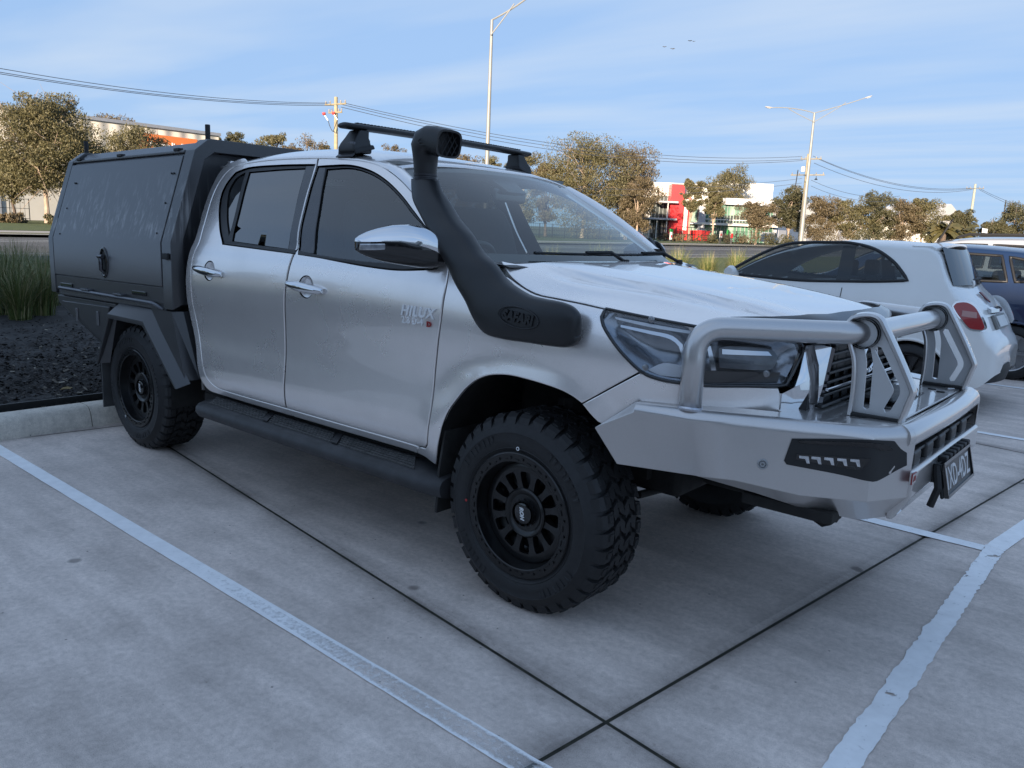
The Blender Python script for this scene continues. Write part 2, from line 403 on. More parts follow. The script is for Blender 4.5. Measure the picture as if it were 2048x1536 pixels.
GLASS_S = emission_free_glass('glass_side', (0.62, 0.70, 0.70), 0.02, ior=1.95)
GLASS_R = emission_free_glass('glass_privacy', (0.06, 0.065, 0.07), 0.15, ior=2.5)
def canopy_mat(name='canopy_powder_coat', base=(0.070, 0.070, 0.074, 1)):
    m, nt, b, o = nodes_of(name)
    b.inputs['Roughness'].default_value = 0.36; b.inputs['Specular IOR Level'].default_value = 0.8
    # dried rain runs: streaks fine across, long downwards, stronger in the lower half of the leaning panel
    v = mapping(nt, (34, 34, 1.6)); n = noise(nt, 1.0, 5, 0.65, vec=v, dist=0.25)
    v2 = mapping(nt, (3.2, 3.2, 2.2)); n2 = noise(nt, 1.0, 3, vec=v2)
    sp = nn(nt, 'ShaderNodeSeparateXYZ'); nt.links.new(nt.nodes['TC'].outputs['Object'], sp.inputs[0])
    lo = nn(nt, 'ShaderNodeMapRange'); lo.inputs['From Min'].default_value = 1.70; lo.inputs['From Max'].default_value = 1.42; nt.links.new(sp.outputs['Z'], lo.inputs['Value'])
    hi = nn(nt, 'ShaderNodeMapRange'); hi.inputs['From Min'].default_value = 1.28; hi.inputs['From Max'].default_value = 1.34; nt.links.new(sp.outputs['Z'], hi.inputs['Value'])
    a = ramp(nt, n.outputs[0], [(0.50, 0.0), (0.64, 1.0)]); c = ramp(nt, n2.outputs[0], [(0.35, 0.1), (0.65, 1.0)])
    ml = nn(nt, 'ShaderNodeMath', operation='MULTIPLY'); nt.links.new(a.outputs[0], ml.inputs[0]); nt.links.new(c.outputs[0], ml.inputs[1])
    m2 = nn(nt, 'ShaderNodeMath', operation='MULTIPLY'); nt.links.new(ml.outputs[0], m2.inputs[0]); nt.links.new(lo.outputs[0], m2.inputs[1])
    m3 = nn(nt, 'ShaderNodeMath', operation='MULTIPLY'); nt.links.new(m2.outputs[0], m3.inputs[0]); nt.links.new(hi.outputs[0], m3.inputs[1])
    m4 = nn(nt, 'ShaderNodeMath', operation='MULTIPLY'); nt.links.new(m3.outputs[0], m4.inputs[0]); m4.inputs[1].default_value = 0.85
    mx = nn(nt, 'ShaderNodeMix', data_type='RGBA'); nt.links.new(m4.outputs[0], mx.inputs[0]); mx.inputs[6].default_value = base; mx.inputs[7].default_value = (0.36, 0.355, 0.35, 1)
    nt.links.new(mx.outputs[2], b.inputs['Base Color'])
    n4 = noise(nt, 420, 2); bump(nt, b, n4.outputs[0], 0.10, 0.002)
    return m
CANOPY = canopy_mat(); TRAYBLACK = canopy_mat('tray_powder_coat', (0.034, 0.034, 0.036, 1))

ute = thing('silver_ute', 'silver dual cab ute with black canopy, snorkel, roof bar and bull bar', 'ute', (-1.5, 0, 0))
# ---- side skin: plan curve of the body swept by an upright profile (right side, y negative)
_px = [(-4, .87), (-3, .885), (-2.55, .893), (-2.1, .902), (-1.3, .905), (-.5, .905), (-.1, .914), (.12, .914), (.26, .902), (.36, .878), (.46, .838), (.55, .787), (.64, .726), (.73, .655), (.81, .572), (.870, .46), (.908, .32), (.925, .16), (.930, 0), (.925, -.16)]
_pl = catmull(_px, False, 0.01, 80); _ds = np.concatenate([[0], np.cumsum(np.linalg.norm(np.diff(_pl, axis=0), axis=1))])
_ds -= np.interp(0.0, _pl[:, 0][:len(_pl)//2+200] if False else _pl[:int(np.argmax(_pl[:, 0]))+1, 0], _ds[:int(np.argmax(_pl[:, 0]))+1])
def plan(s): return interp_lin(s, _ds, _pl[:, 0]), interp_lin(s, _ds, _pl[:, 1])
def interp_lin(s, a, b): return np.interp(s, a, b)
_OFFZ = [.30, .40, .46, .50, .56, .62, .70, .80, .90, 1.0, 1.08, 1.15, 1.22, 1.27, 1.29, 1.32, 1.45, 1.60, 1.72, 1.78, 1.85]
_OFF = [.09, .062, .045, .033, .017, .010, .012, .017, .014, .006, .003, .008, .022, .040, .050, .061, .118, .186, .250, .295, .37]
def side(s, z, bulge=True):
    s = np.asarray(s, float); z = np.asarray(z, float)
    x, y = plan(s); x2, y2 = plan(s+0.004); x1, y1 = plan(s-0.004)
    tx, ty = x2-x1, y2-y1; l = np.hypot(tx, ty); nx, ny = -ty/l, tx/l            # outward normal of the mirrored (positive y) curve
    zb = interp(x, [-3, -.45, -.25, 0, .3, .6, .93], [1.29, 1.29, 1.275, 1.222, 1.19, 1.158, 1.14])
    zz = z+(1.29-zb)*sstep(.70, 1.12, z)
    off = interp(zz, _OFFZ, _OFF)
    front = sstep(.30, .62, x); off = off*(1-front*sstep(1.18, .95, z)*0.9)
    if bulge:
        r = np.hypot(x, z-.385); off = off-.020*np.exp(-((r-.50)/.085)**2)*sstep(1.02, .86, z)*sstep(.42, .30, x)
    return np.stack([x-nx*off, -(y-ny*off), z], -1)
def SP(px, g=(-1.2, 0.9)): return solve_all(side, px, g)
def outline(px, g=(-1.2, .9), step=.03, ang=38): return catmull(SP(px, g), True, step, ang)

roof_gap = [(469,333),(497,326),(555,319),(635,316),(693,318),(743,325),(772,337.5),(800.6,359),(825.7,386),(845,412),(870,455),(893,500)]
rear_outline = [(635,316),(555,319),(497,326),(469,333),(452,346),(434,372),(420.5,405),(407,452),(397,487),(387,510),(381.5,549.5),(382,580),(385.5,609),(394,649),(400,685),(404,722),(411,751),(423,767),(439,777.5),(571,816),
                (567,785),(569,733),(570,680),(568,620),(569,580),(573,553),(580.7,522),(587,507),(594,497),(599,452),(610,405),(621.7,364),(631.5,333)]
rear_dlo = [(446,487),(440,456),(439,417),(444,387),(455.7,364),(471,346),(497,336.6),(555,331.8),(612,330.4),(629,330.5),(619,364),(607,405),(596.5,452),(590,506)]
front_outline = [(637,316),(633.5,333),(623.5,364),(612,405),(601,452),(596,497),(589,507),(582.7,522),(575,553),(571,580),(570,620),(572,680),(571,733),(569,785),(573,816.5),(834.5,892),(850,895),(853,888),(859.6,827.6),(869,746),(875.4,680),(881,640),(886,600),(893,565),(899,529),(893,500),(870,455),(845,412),(825.7,386),(800.6,359),(772,337.5),(743,325),(693,318)]
front_dlo = [(598,505),(603.5,452),(615,405),(626,364),(636,334),(657,332.5),(700,332),(740,343),(772,363),(800.6,391),(825.7,423.5),(851,457.5),(863,474),(877,496),(882,514),(880,529),(872,537),(797,538.5),(738.6,532),(680,521.5)]
def ell(cx, cy, a, b, n=28, rot=0.0):
    return np.array([(cx+a*math.cos(t)*math.cos(rot)-b*math.sin(t)*math.sin(rot), cy+a*math.cos(t)*math.sin(rot)+b*math.sin(t)*math.cos(rot)) for t in np.linspace(0, 2*math.pi, n, endpoint=False)])
def door(name, out_px, dlo_px, handle_px):
    O = outline(out_px); D = outline(dlo_px, (-1.2, 1.4))
    hl, hr = SP(handle_px, (-1.2, 1.1)); hc = ((hl[0]+hr[0])/2, (hl[1]+hr[1])/2)
    hole = ell(hc[0], hc[1]+.001, .052, .047, 32)
    dr, dl = panel(name, O, side, PAINT, ute, [D, hole], mirror=True)
    for o, s in ((dr, 1), (dl, -1)):
        # dished pocket behind the handle
        P, F, _ = fill(ell(hc[0], hc[1]+.001, .0545, .0495, 32), (), .012)
        rr = np.hypot((P[:, 0]-hc[0])/.0545, (P[:, 1]-hc[1])/.0495); q = side(P[:, 0], P[:, 1]); q[:, 1] += .003+.013*np.sqrt(np.clip(1-rr**2, 0, 1)); q[:, 1] *= s
        obj('handle_recess', q, [tuple(t) for t in F], PAINT, o, smooth=True, sharp=0)
        a = side(np.array([hl[0]]), np.array([hl[1]]))[0]; b = side(np.array([hr[0]]), np.array([hr[1]]))[0]; a[1] *= s; b[1] *= s
        mb = MB(); n = np.array([0, -s, 0.0]); rings = []
        for t in np.linspace(0, 1, 15):
            c = a*(1-t)+b*t+n*(.004+.026*math.sin(math.pi*t)**.4); w = .0225*(math.sin(math.pi*(t*.90+.05))**.32)
            w *= 1.0 if t > .22 else .9
            rings.append([c+n*(.015*math.cos(k))+np.array([0, 0, 1])*(w*math.sin(k)) for k in np.linspace(0, 2*math.pi, 14, endpoint=False)])
        mb.loft(rings).build('handle', CHROME, o, smooth=True, sharp=60)
    return dr, dl, D
rd, rdl, RD = door('rear_door', rear_outline, rear_dlo, [(392, 535), (446, 549)])
fd, fdl, FD = door('front_door', front_outline, front_dlo, [(577, 566), (648, 583)])
# black reveals, belt strips, glass
def glazing(doors, D, glass_sets, strip, bp):
    for o, s in zip(doors, (1, -1)):
        pass
    Dg = offset_poly(D if area2(D) > 0 else D[::-1], -.002)
    holes = [outline(g, (-1.2, 1.45)) for g, m in glass_sets]
    res = []
    fr = panel('window_surround', Dg, side, TRIM, None, holes, gap=0, roll=.003, depth=.010, out=-.007, step=.05, mirror=True)
    for f, o in zip(fr, doors): f.parent = o
    for (g, m), h in zip(glass_sets, holes):
        P, F, _ = fill(offset_poly(h if area2(h) > 0 else h[::-1], -.006), (), .06); N = surf_n(side, P)
        for o, s in zip(doors, (1, -1)):
            q = side(P[:, 0], P[:, 1]); q[:, 1] += .014; q[:, 1] *= s
            ff = [tuple(t) for t in F]
            me = bpy.data.meshes.new('window_glass'); me.from_pydata([tuple(p) for p in q], [], ff); me.update()
            n0 = me.polygons[0].normal
            if n0.y*s > 0: me.flip_normals()
            me.shade_smooth(); link_mesh('window_glass', me, m, o)
    st = panel('belt_strip', outline(strip, (-1.2, 1.3)), side, TRIM, None, gap=0, roll=.004, depth=.02, out=.003, step=.05, mirror=True)
    for f, o in zip(st, doors): f.parent = o
    b_ = panel('pillar_trim', outline(bp, (-1.5, 1.5)), side, BPILLAR, None, gap=.001, roll=.002, depth=.01, out=-.003, step=.05, mirror=True)
    for f, o in zip(b_, doors): f.parent = o
glazing((rd, rdl), RD, [([(462.5,481),(496.7,343.5),(555,338.5),(608.5,335.7),(595,385),(583,440),(573.5,496)], GLASS_R), ([(455.7,468),(452,428),(455.7,382),(463,366),(471,355),(488,344.5),(461,452)], GLASS_R)],
        [(449,484),(592,500),(591,508.5),(449,488.5)], [(611.5,331.2),(629.5,331.2),(619.5,364),(607.5,405),(597,452),(591.5,501),(575.5,498.5),(584.5,440),(597,385)])
glazing((fd, fdl), FD, [([(627,508),(631,460),(640,400),(652,337.5),(700,335.5),(738,346.5),(770,367),(798,395),(823,428),(846,459),(846,528),(800,530),(720,521)], GLASS_S)],
        [(596.5,501),(627,508),(720,522),(846,531),(846,538),(797,539.5),(738.6,533),(680,523),(596,509.5)], [(604.5,452),(616,405),(627,364),(637,334),(650,334.5),(639,400),(629.5,460),(626,507),(599,503)])

# ---- cab corner, sill, front guard
cab_edge = [(487,316),(452,329),(436,348),(418.6,383.5),(405,422.6),(393,467.5),(379.5,500.7),(372.7,534),(371,570),(374.4,605),(382,642.5),(391,689),(394,727),(400,755.5),(408.7,771),(418,781)]
q_out = cab_edge+[(428.5,786),(834.5,907),(836,893)]+[(834.5,892.5),(571,816.5),(439,778),(423,767.5),(411,751.5),(404,722),(400,685),(394,649),(385.5,609),(382,580),(381.5,549.5),(387,510),(397,487),(407,452),(420.5,405),(434,372),(452,346),(469,333),(497,326)]
panel('cab_side', outline(q_out, (-2.3, 1.7)), side, PAINT, ute, gap=.001, mirror=True, step=.035)
arch_px = [(872,930),(874,905),(879,872),(886,844.5),(897,820),(913,797.6),(928,779),(944.5,764.5),(960,756),(976,751),(997,749.5),(1019,751),(1046,757),(1073,764.5),(1100,773),(1124,782),(1146,794),(1163,807)]
head_edge = [(1281.6,742.5),(1251,713.7),(1227.4,685),(1207,651),(1203.5,634),(1212,618)]
hood_gap = [(1000,521),(1018,547.6),(1043,570),(1072,586),(1117,596),(1162,605),(1211.6,616),(1297,634),(1400,653)]
f_out = [(834.5,907),(836,893.5),(850,896.5),(854.5,888),(861,827.6),(870.5,746),(877,680),(882.5,640),(887.5,600),(894.5,565),(900.5,529),(925,546),(970,549),(1006,550)]+[(p[0]-1.5, p[1]+2.5) for p in hood_gap[2:7]]+head_edge[::-1]+arch_px[::-1]+[(868,928),(852,916)]
FO = outline(f_out, (-.5, .6))
panel('front_guard', FO, side, PAINT, ute, gap=.0015, mirror=True, step=.03)
b_out = [(1163.5,808),(1186,835),(1206,850),(1300,880),(1420,890),(1556,880),(1562,790),(1557,776),(1500,774),(1409,773),(1366,768),(1332,763.5),(1302,755),(1282.5,745)]
def head_side(s, z): return side(s, z)
panel('front_bumper_cover', outline(b_out, (.4, .9)), side, PAINT, ute, gap=.0015, mirror=True, step=.03)
# arch lips and inner liner
def arch_liner(s):
    A = catmull(SP(arch_px, (-.3, .6)), False, .03); p = side(A[:, 0], A[:, 1]); p[:, 1] *= s; mb = MB(); rings = []
    for q in p:
        rings.append([q+np.array([0, s*k, 0])+(q-np.array([0, q[1], .385]))*np.array([1, 0, 1])*e for k, e in ((0.004, 0), (.03, .01), (.25, .05), (.45, .05))])
    mb.loft(rings, cap=False, close=False); return mb.build('wheel_arch_liner', DARK, ute, smooth=True)
arch_liner(1); arch_liner(-1)

# ---- bonnet
def hood(x, y):
    x = np.asarray(x, float); y = np.asarray(y, float); ay = np.abs(y)
    zc = interp(x, [-.40, -.2, 0, .3, .5, .66, .78, .86, .90, .93], [1.322, 1.306, 1.287, 1.258, 1.233, 1.207, 1.180, 1.155, 1.132, 1.10])
    k = interp(x, [-.45, -.30, -.18, -.05, .3, .6, .93], [0, .10, .55, .98, .92, .85, .8])
    yc = .52-.10*(x+.2)
    drop = .090*np.clip((ay-.30)/.50, 0, 2)**1.9*k + .020*sstep(0, .045, ay-yc)*sstep(-.26, -.05, x)*sstep(.90, .6, x) - .012*np.exp(-((ay-yc-.13)/.045)**2)*sstep(-.22, .0, x)*sstep(.70, .3, x)
    return np.stack([x, y, zc-drop], -1)
HG = [(p[0], p[1]) for p in solve_all(hood, hood_gap, (-.25, -.76))]
front_edge = [(.70, -.655), (.775, -.565), (.832, -.44), (.868, -.29), (.886, -.12)]
H_r = HG+front_edge; rear_edge = [(-.262, -.68), (-.250, -.4), (-.245, -.2)]
hood_poly = H_r+[(.890, 0)]+[(x, -y) for x, y in reversed(H_r)]+[(x, -y) for x, y in rear_edge]+[(-.243, 0)]+[(x, y) for x, y in reversed(rear_edge)]
bonnet = panel('bonnet', catmull(hood_poly, True, .03, 50), hood, PAINT, ute, step=.035, depth=.03, gap=.004)
# ---- windscreen, pillars, roof
def screen(t, v):
    t = np.asarray(t, float); v = np.asarray(v, float); hw = .735*(1-t)+.605*t
    xs = -.355*(1-t)-1.0*t+.012*np.sin(math.pi*t); xc = -.275*(1-t)-.962*t+.03*np.sin(math.pi*t)
    zs = 1.295*(1-t)+1.682*t+.006*np.sin(math.pi*t); zc = 1.285*(1-t)+1.716*t+.012*np.sin(math.pi*t)
    w = 1-np.abs(v)**2.2
    return np.stack([xs+(xc-xs)*w, hw*v, zs+(zc-zs)*w], -1)
ts = np.linspace(0, 1, 13); vv = np.linspace(-1, 1, 25)
T, V = np.meshgrid(ts, vv, indexing='ij'); P = screen(T.ravel(), V.ravel())
F = [(i*25+j, i*25+j+1, (i+1)*25+j+1, (i+1)*25+j) for i in range(12) for j in range(24)]
me = bpy.data.meshes.new('windscreen'); me.from_pydata([tuple(p) for p in P], [], F); me.update()
if me.polygons[0].normal.x < 0: me.flip_normals()
me.shade_smooth(); ws = link_mesh('windscreen', me, GLASS_F, ute)
# black ceramic border just inside the glass
def strip_on_screen(name, tv0, tv1, mat, parent, lift=-.004):
    a = screen(np.array([p[0] for p in tv0]), np.array([p[1] for p in tv0])); b = screen(np.array([p[0] for p in tv1]), np.array([p[1] for p in tv1]))
    n = np.array([.5, 0, .86])*lift; k = len(a)
    return obj(name, [*(a+n), *(b+n)], [(i, i+1, k+i+1, k+i) for i in range(k-1)], mat, parent, smooth=True, sharp=0)
L9 = np.linspace(-1, 1, 25)
strip_on_screen('screen_border', [(.0, v) for v in L9], [(.10, v*.985) for v in L9], TRIM, ws)
strip_on_screen('screen_border', [(1., v) for v in L9], [(.955, v*.985) for v in L9], TRIM, ws)
for s in (-1, 1): strip_on_screen('screen_border', [(t, s) for t in L9*.5+.5], [(t, s*.965) for t in L9*.5+.5], TRIM, ws)
G = catmull(SP(roof_gap, (-2.2, 1.7)), False, .03); Gp = side(G[:, 0], G[:, 1])
Gp = Gp[np.argsort(Gp[:, 0])]
gx = Gp[:, 0]
def gap_at(x): return np.stack([x, np.interp(x, gx, Gp[:, 1]), np.interp(x, gx, Gp[:, 2])], -1)
def roofz(x): return interp(x, [-2.6, -2.5, -2.2, -1.9, -1.6, -1.3, -1.12, -1.02, -.97], [1.765, 1.785, 1.822, 1.832, 1.822, 1.790, 1.760, 1.736, 1.722])
def roof(x, v):
    x = np.asarray(x, float); v = np.asarray(v, float); g = gap_at(np.clip(x, gx[0], gx[-1])); g[..., 0] = x
    z = roofz(x); a = np.abs(v); yy = g[..., 1]*(-1)*np.sign(v)*(a) ; zz = z-(z-g[..., 2]-.004)*a**4.0-.018*(a*a)*(1-a**4)
    return np.stack([x+.0*a, -yy*-1 if False else yy, zz], -1)
xs_ = np.concatenate([[gx[0]], np.linspace(-2.40, -1.0, 36)]); vv = np.linspace(-1, 1, 41); T, V = np.meshgrid(xs_, vv, indexing='ij')
X2 = T.copy(); X2[-1] = -.97-.035*np.abs(vv)**2; X2[-2] = -1.02-.025*np.abs(vv)**2
X2[0] = -2.44-.06*(1-np.abs(vv)**2)*0-.03
P = roof(X2.ravel(), V.ravel()); n = len(vv)
F = [(i*n+j, i*n+j+1, (i+1)*n+j+1, (i+1)*n+j) for i in range(len(xs_)-1) for j in range(n-1)]
me = bpy.data.meshes.new('roof_panel'); me.from_pydata([tuple(p) for p in P], [], F); me.update()
if me.polygons[200].normal.z < 0: me.flip_normals()
me.shade_smooth(); roof_o = link_mesh('roof_panel', me, PAINT, ute)
m_ = roof_o.modifiers.new('thick', 'SOLIDIFY'); m_.thickness = .012; m_.offset = -1
# windscreen pillars between the door gap and the glass
for s in (-1, 1):
    xs2 = np.linspace(-1.03, gx[-1]+.02, 26); g = gap_at(xs2); t = np.clip((xs2+.355)/(-.645), 0, 1.0); e = screen(t, np.full(len(t), -1.0))
    rings = []
    for a, b in zip(g, e):
        m = (a+b)/2+np.array([.018, -.014, .020]); row = [a+np.array([0, .025, -.012]), a+np.array([0, .004, 0]), *bez(a, m, b, 7), b+np.array([-.02, .03, -.02])]
        rings.append([np.array([p[0], p[1]*s*1.0, p[2]]) if s > 0 else np.array([p[0], -p[1], p[2]]) for p in row])
    MB().loft(rings, cap=False, close=False).build('windscreen_pillar', PAINT, ute, smooth=True, sharp=70)
# ---- dark inner shell so that no gap shows daylight
zi = [.42, .6, .8, 1.0, 1.15, 1.255]; rings = []
for x in np.linspace(-2.46, -.42, 18):
    ss = np.array([x]*len(zi)); p = side(ss, np.array(zi), False); p[:, 1] += .05
    rings.append([*p, *[np.array([q[0], -q[1], q[2]]) for q in p[::-1]]])
mb = MB()
for i in range(len(rings)-1):
    for k in range(len(zi)-1):
        for o_ in (0, len(zi)):
            mb.add([rings[i][o_+k], rings[i][o_+k+1], rings[i+1][o_+k+1], rings[i+1][o_+k]], [(0, 1, 2, 3)])
mb.box((-2.46, -.80, .36), (-.52, .80, .44)); mb.box((-.52, -.50, .50), (.30, .50, .56)); mb.box((-2.50, -.74, .40), (-2.46, .74, 1.30))
mb.build('inner_shell', DARK, ute)
# cab back wall with its window frame
cb = MB(); cb.prism([(-2.47, -.80, .45), (-2.47, .80, .45), (-2.47, .82, 1.30), (-2.47, -.82, 1.30)], (-.02, 0, 0))
cb.prism([(-2.46, -.80, 1.30), (-2.46, -.62, 1.30), (-2.46, -.52, 1.66), (-2.46, -.60, 1.75)], (-.03, 0, 0)); cb.prism([(-2.46, .80, 1.30), (-2.46, .62, 1.30), (-2.46, .52, 1.66), (-2.46, .60, 1.75)], (-.03, 0, 0))
cb.prism([(-2.46, -.60, 1.75), (-2.46, .60, 1.75), (-2.46, .52, 1.66), (-2.46, -.52, 1.66)], (-.03, 0, 0))
cb.build('cab_back_panel', PAINT, ute)
obj('back_window', [(-2.475, -.62, 1.30), (-2.475, .62, 1.30), (-2.475, .52, 1.66), (-2.475, -.52, 1.66)], [(0, 1, 2, 3)], GLASS_R, ute)
MB().box((-.35, -.52, .56), (.60, .52, 1.06)).build('engine', DARK, ute, bevel=.05)

# ---- black tray and canopy
XF, XR, YC = -2.50, -4.20, .95
prof = [(.95, .915), (.95, 1.285), (.79, 1.795), (.705, 1.862)]                       # right half outline (y, z)
full = [(-y, z) for y, z in prof]+[(y, z) for y, z in reversed(prof)]
inner = [(-.875, .95), (-.875, 1.30), (-.735, 1.745), (-.675, 1.79), (.675, 1.79), (.735, 1.745), (.875, 1.30), (.875, .95)]
canopy = MB()
canopy.prism([(XF-.11, y*.985, z-.012) for y, z in full], (XR+.09-(XF-.11)+.0, 0, 0))
canopy = canopy.build('canopy', CANOPY, ute, bevel=.006)
def hoop(x0, x1, name):
    mb = MB(); o = [(y, z) for y, z in full]; n = len(o)
    vs = [(x, y, z) for x in (x0, x1) for y, z in o]+[(x, y, z) for x in (x0, x1) for y, z in inner]
    fs = []
    for i in range(n-1):
        fs += [(i, i+1, n+i+1, n+i), (2*n+i, 3*n+i, 3*n+i+1, 2*n+i+1), (i, 2*n+i, 2*n+i+1, i+1), (n+i, n+i+1, 3*n+i+1, 3*n+i)]
    fs += [(0, n, 3*n, 2*n), (n-1, 2*n+n-1, 3*n+n-1, n+n-1)]
    return mb.add(vs, fs).build(name, TRAYBLACK, canopy, bevel=.004)
hoop(XF-.105, XF, 'front_frame'); hoop(XR, XR+.075, 'rear_frame')
XD0, XD1 = XR+.085, XF-.116                                                            # side door between the frames
def side_door(s):
    t = .018; a = [(.951, 1.040), (.951, 1.285), (.800, 1.768)]
    vs = []
    for x in (XD0, XD1):
        for y, z in a: vs.append((x, -s*y, z))
        for y, z in a: vs.append((x, -s*(y-t*1.6), z-.004))
    fs = [(0, 1, 7, 6), (1, 2, 8, 7), (3, 9, 10, 4), (4, 10, 11, 5), (0, 3, 4, 1), (1, 4, 5, 2), (6, 7, 10, 9), (7, 8, 11, 10), (0, 6, 9, 3), (2, 5, 11, 8)]
    d = obj('canopy_door', vs, fs, CANOPY, canopy, bevel=.003)
    return d
cd = side_door(1); side_door(-1)
# rivets on the door skin
for u, v in ((150, 359), (152, 359), (343.5, 345.5), (348, 345.5), (133.5, 409), (331, 405), (119.6, 460), (314, 465.5)):
    p = on_y(u, v, -.95); t = (p[2]-1.285)/(1.782-1.285); p = on_y(u, v, -(.951-.156*t)); MB().lathe([(0.0001, .004), (.005, .004), (.006, -.002)], p, 'y', 8, -1).build('rivet', RUBBER, canopy)
# hinge rail on top of the door, hinges
MB().box((XD0, -.792, 1.783), (XD1, -.70, 1.800)).build('hinge_rail', CANOPY, canopy, bevel=.004)
for x in (XD0+.1, (XD0+XD1)/2-.05, XD1-.08): MB().box((x-.03, -.80, 1.795), (x+.03, -.77, 1.812)).build('hinge', RUBBER, canopy, bevel=.003)
# T-latch in an oval dish
lc = on_y(208.5, 520, -.951)
lt = MB(); ring = []
for k in np.linspace(0, 2*math.pi, 33)[:-1]:
    c = np.array([lc[0]+.047*math.cos(k), -.951, lc[2]+.085*math.sin(k)]); e = np.array([math.cos(k), 0, math.sin(k)])
    ring.append([c+e*.010*math.cos(q)+np.array([0, -.010*math.sin(q), 0]) for q in np.linspace(0, 2*math.pi, 8, endpoint=False)])
ring.append(ring[0]); lt.loft(ring, cap=False); latch = lt.build('latch', GLOSSBLACK, canopy, smooth=True, sharp=0)
MB().prism([(lc[0]+.045*math.cos(k), -.950, lc[2]+.082*math.sin(k)) for k in np.linspace(0, 2*math.pi, 24, endpoint=False)], (0, -.0025, 0)).build('latch_dish', RUBBER, latch)
hb = MB(); hb.tube([(lc[0]-.004, -.955, lc[2]+.036), (lc[0]-.004, -.972, lc[2]+.034), (lc[0], -.972, lc[2]-.045), (lc[0], -.957, lc[2]-.055)], .012, 10); hb.tube([(lc[0]-.03, -.972, lc[2]+.035), (lc[0]+.03, -.972, lc[2]+.035)], .013, 10)
hb.build('latch_handle', simple('latch_metal', (.10, .10, .11), .25, .9), latch, smooth=True, sharp=50)
# rubber catch on the corner post
c0 = on_y(337, 513, -.953); MB().box((c0[0]-.055, -.966, c0[2]-.016), (c0[0]+.01, -.950, c0[2]+.018)).build('post_catch', RUBBER, canopy, bevel=.004)
for u0, v0 in ((430.5, 283),): pass
for x, y in ((XF-.05, -.685), (XR+.04, -.685)):
    MB().lathe([(.0001, .085), (.013, .085), (.014, .08), (.014, 0)], (x, y, 1.858), 'z', 12).build('roof_peg', RUBBER, canopy, smooth=True)
# ---- tray side: channel, rope rail, brackets
tray = MB(); tray.box((XR, -.945, .94), (XF-.004, -.70, 1.036)); tray.box((XR, .70, .94), (XF-.004, .945, 1.036)); tray.box((XR, -.72, .90), (XF-.004, .72, 1.0))
tray.box((XR-.002, -.90, .865), (XF-.05, .90, .905))
tray = tray.build('tray', TRAYBLACK, ute, bevel=.004)
MB().box((XR+.03, -.930, .905), (XF-.12, -.915, .945)).build('channel', RUBBER, tray)
rl = [on_y(116, 575.5, -.962), on_y(208, 590, -.962), on_y(300, 604, -.962)]
for p in rl: p[2] = .948
zr = .955
MB().tube(bend_path([(rl[0][0], -.935, zr), (rl[0][0]+.03, -.966, zr), (XF-.20, -.966, zr-.012), (XF-.135, -.935, zr-.045)], .03), .011, 10).build('rope_rail', simple('rail_grey', (.14, .145, .16), .35, .6), tray, smooth=True, sharp=0)
for u, v in ((174, 577.5), (239.5, 588)):
    p = on_y(u, v, -.96); b = MB(); b.box((p[0]-.055, -.972, zr+.004), (p[0]-.03, -.944, zr+.016)); b.box((p[0]+.03, -.972, zr+.004), (p[0]+.055, -.944, zr+.016)); b.box((p[0]-.055, -.980, zr+.004), (p[0]+.055, -.970, zr+.016))
    b.build('rail_bracket', MATS['rail_grey'], tray, bevel=.002)
for u0, v0, u1, v1 in ((122, 559.5, 145, 566), (265, 580, 293, 588)):
    a = on_y(u0, v0, -.947); b = on_y(u1, v1, -.947)
    MB().box((a[0], -.953, (a[2]+b[2])/2-.012), (b[0], -.944, (a[2]+b[2])/2+.012)).build('marker_light', GLOSSBLACK, tray, bevel=.003)
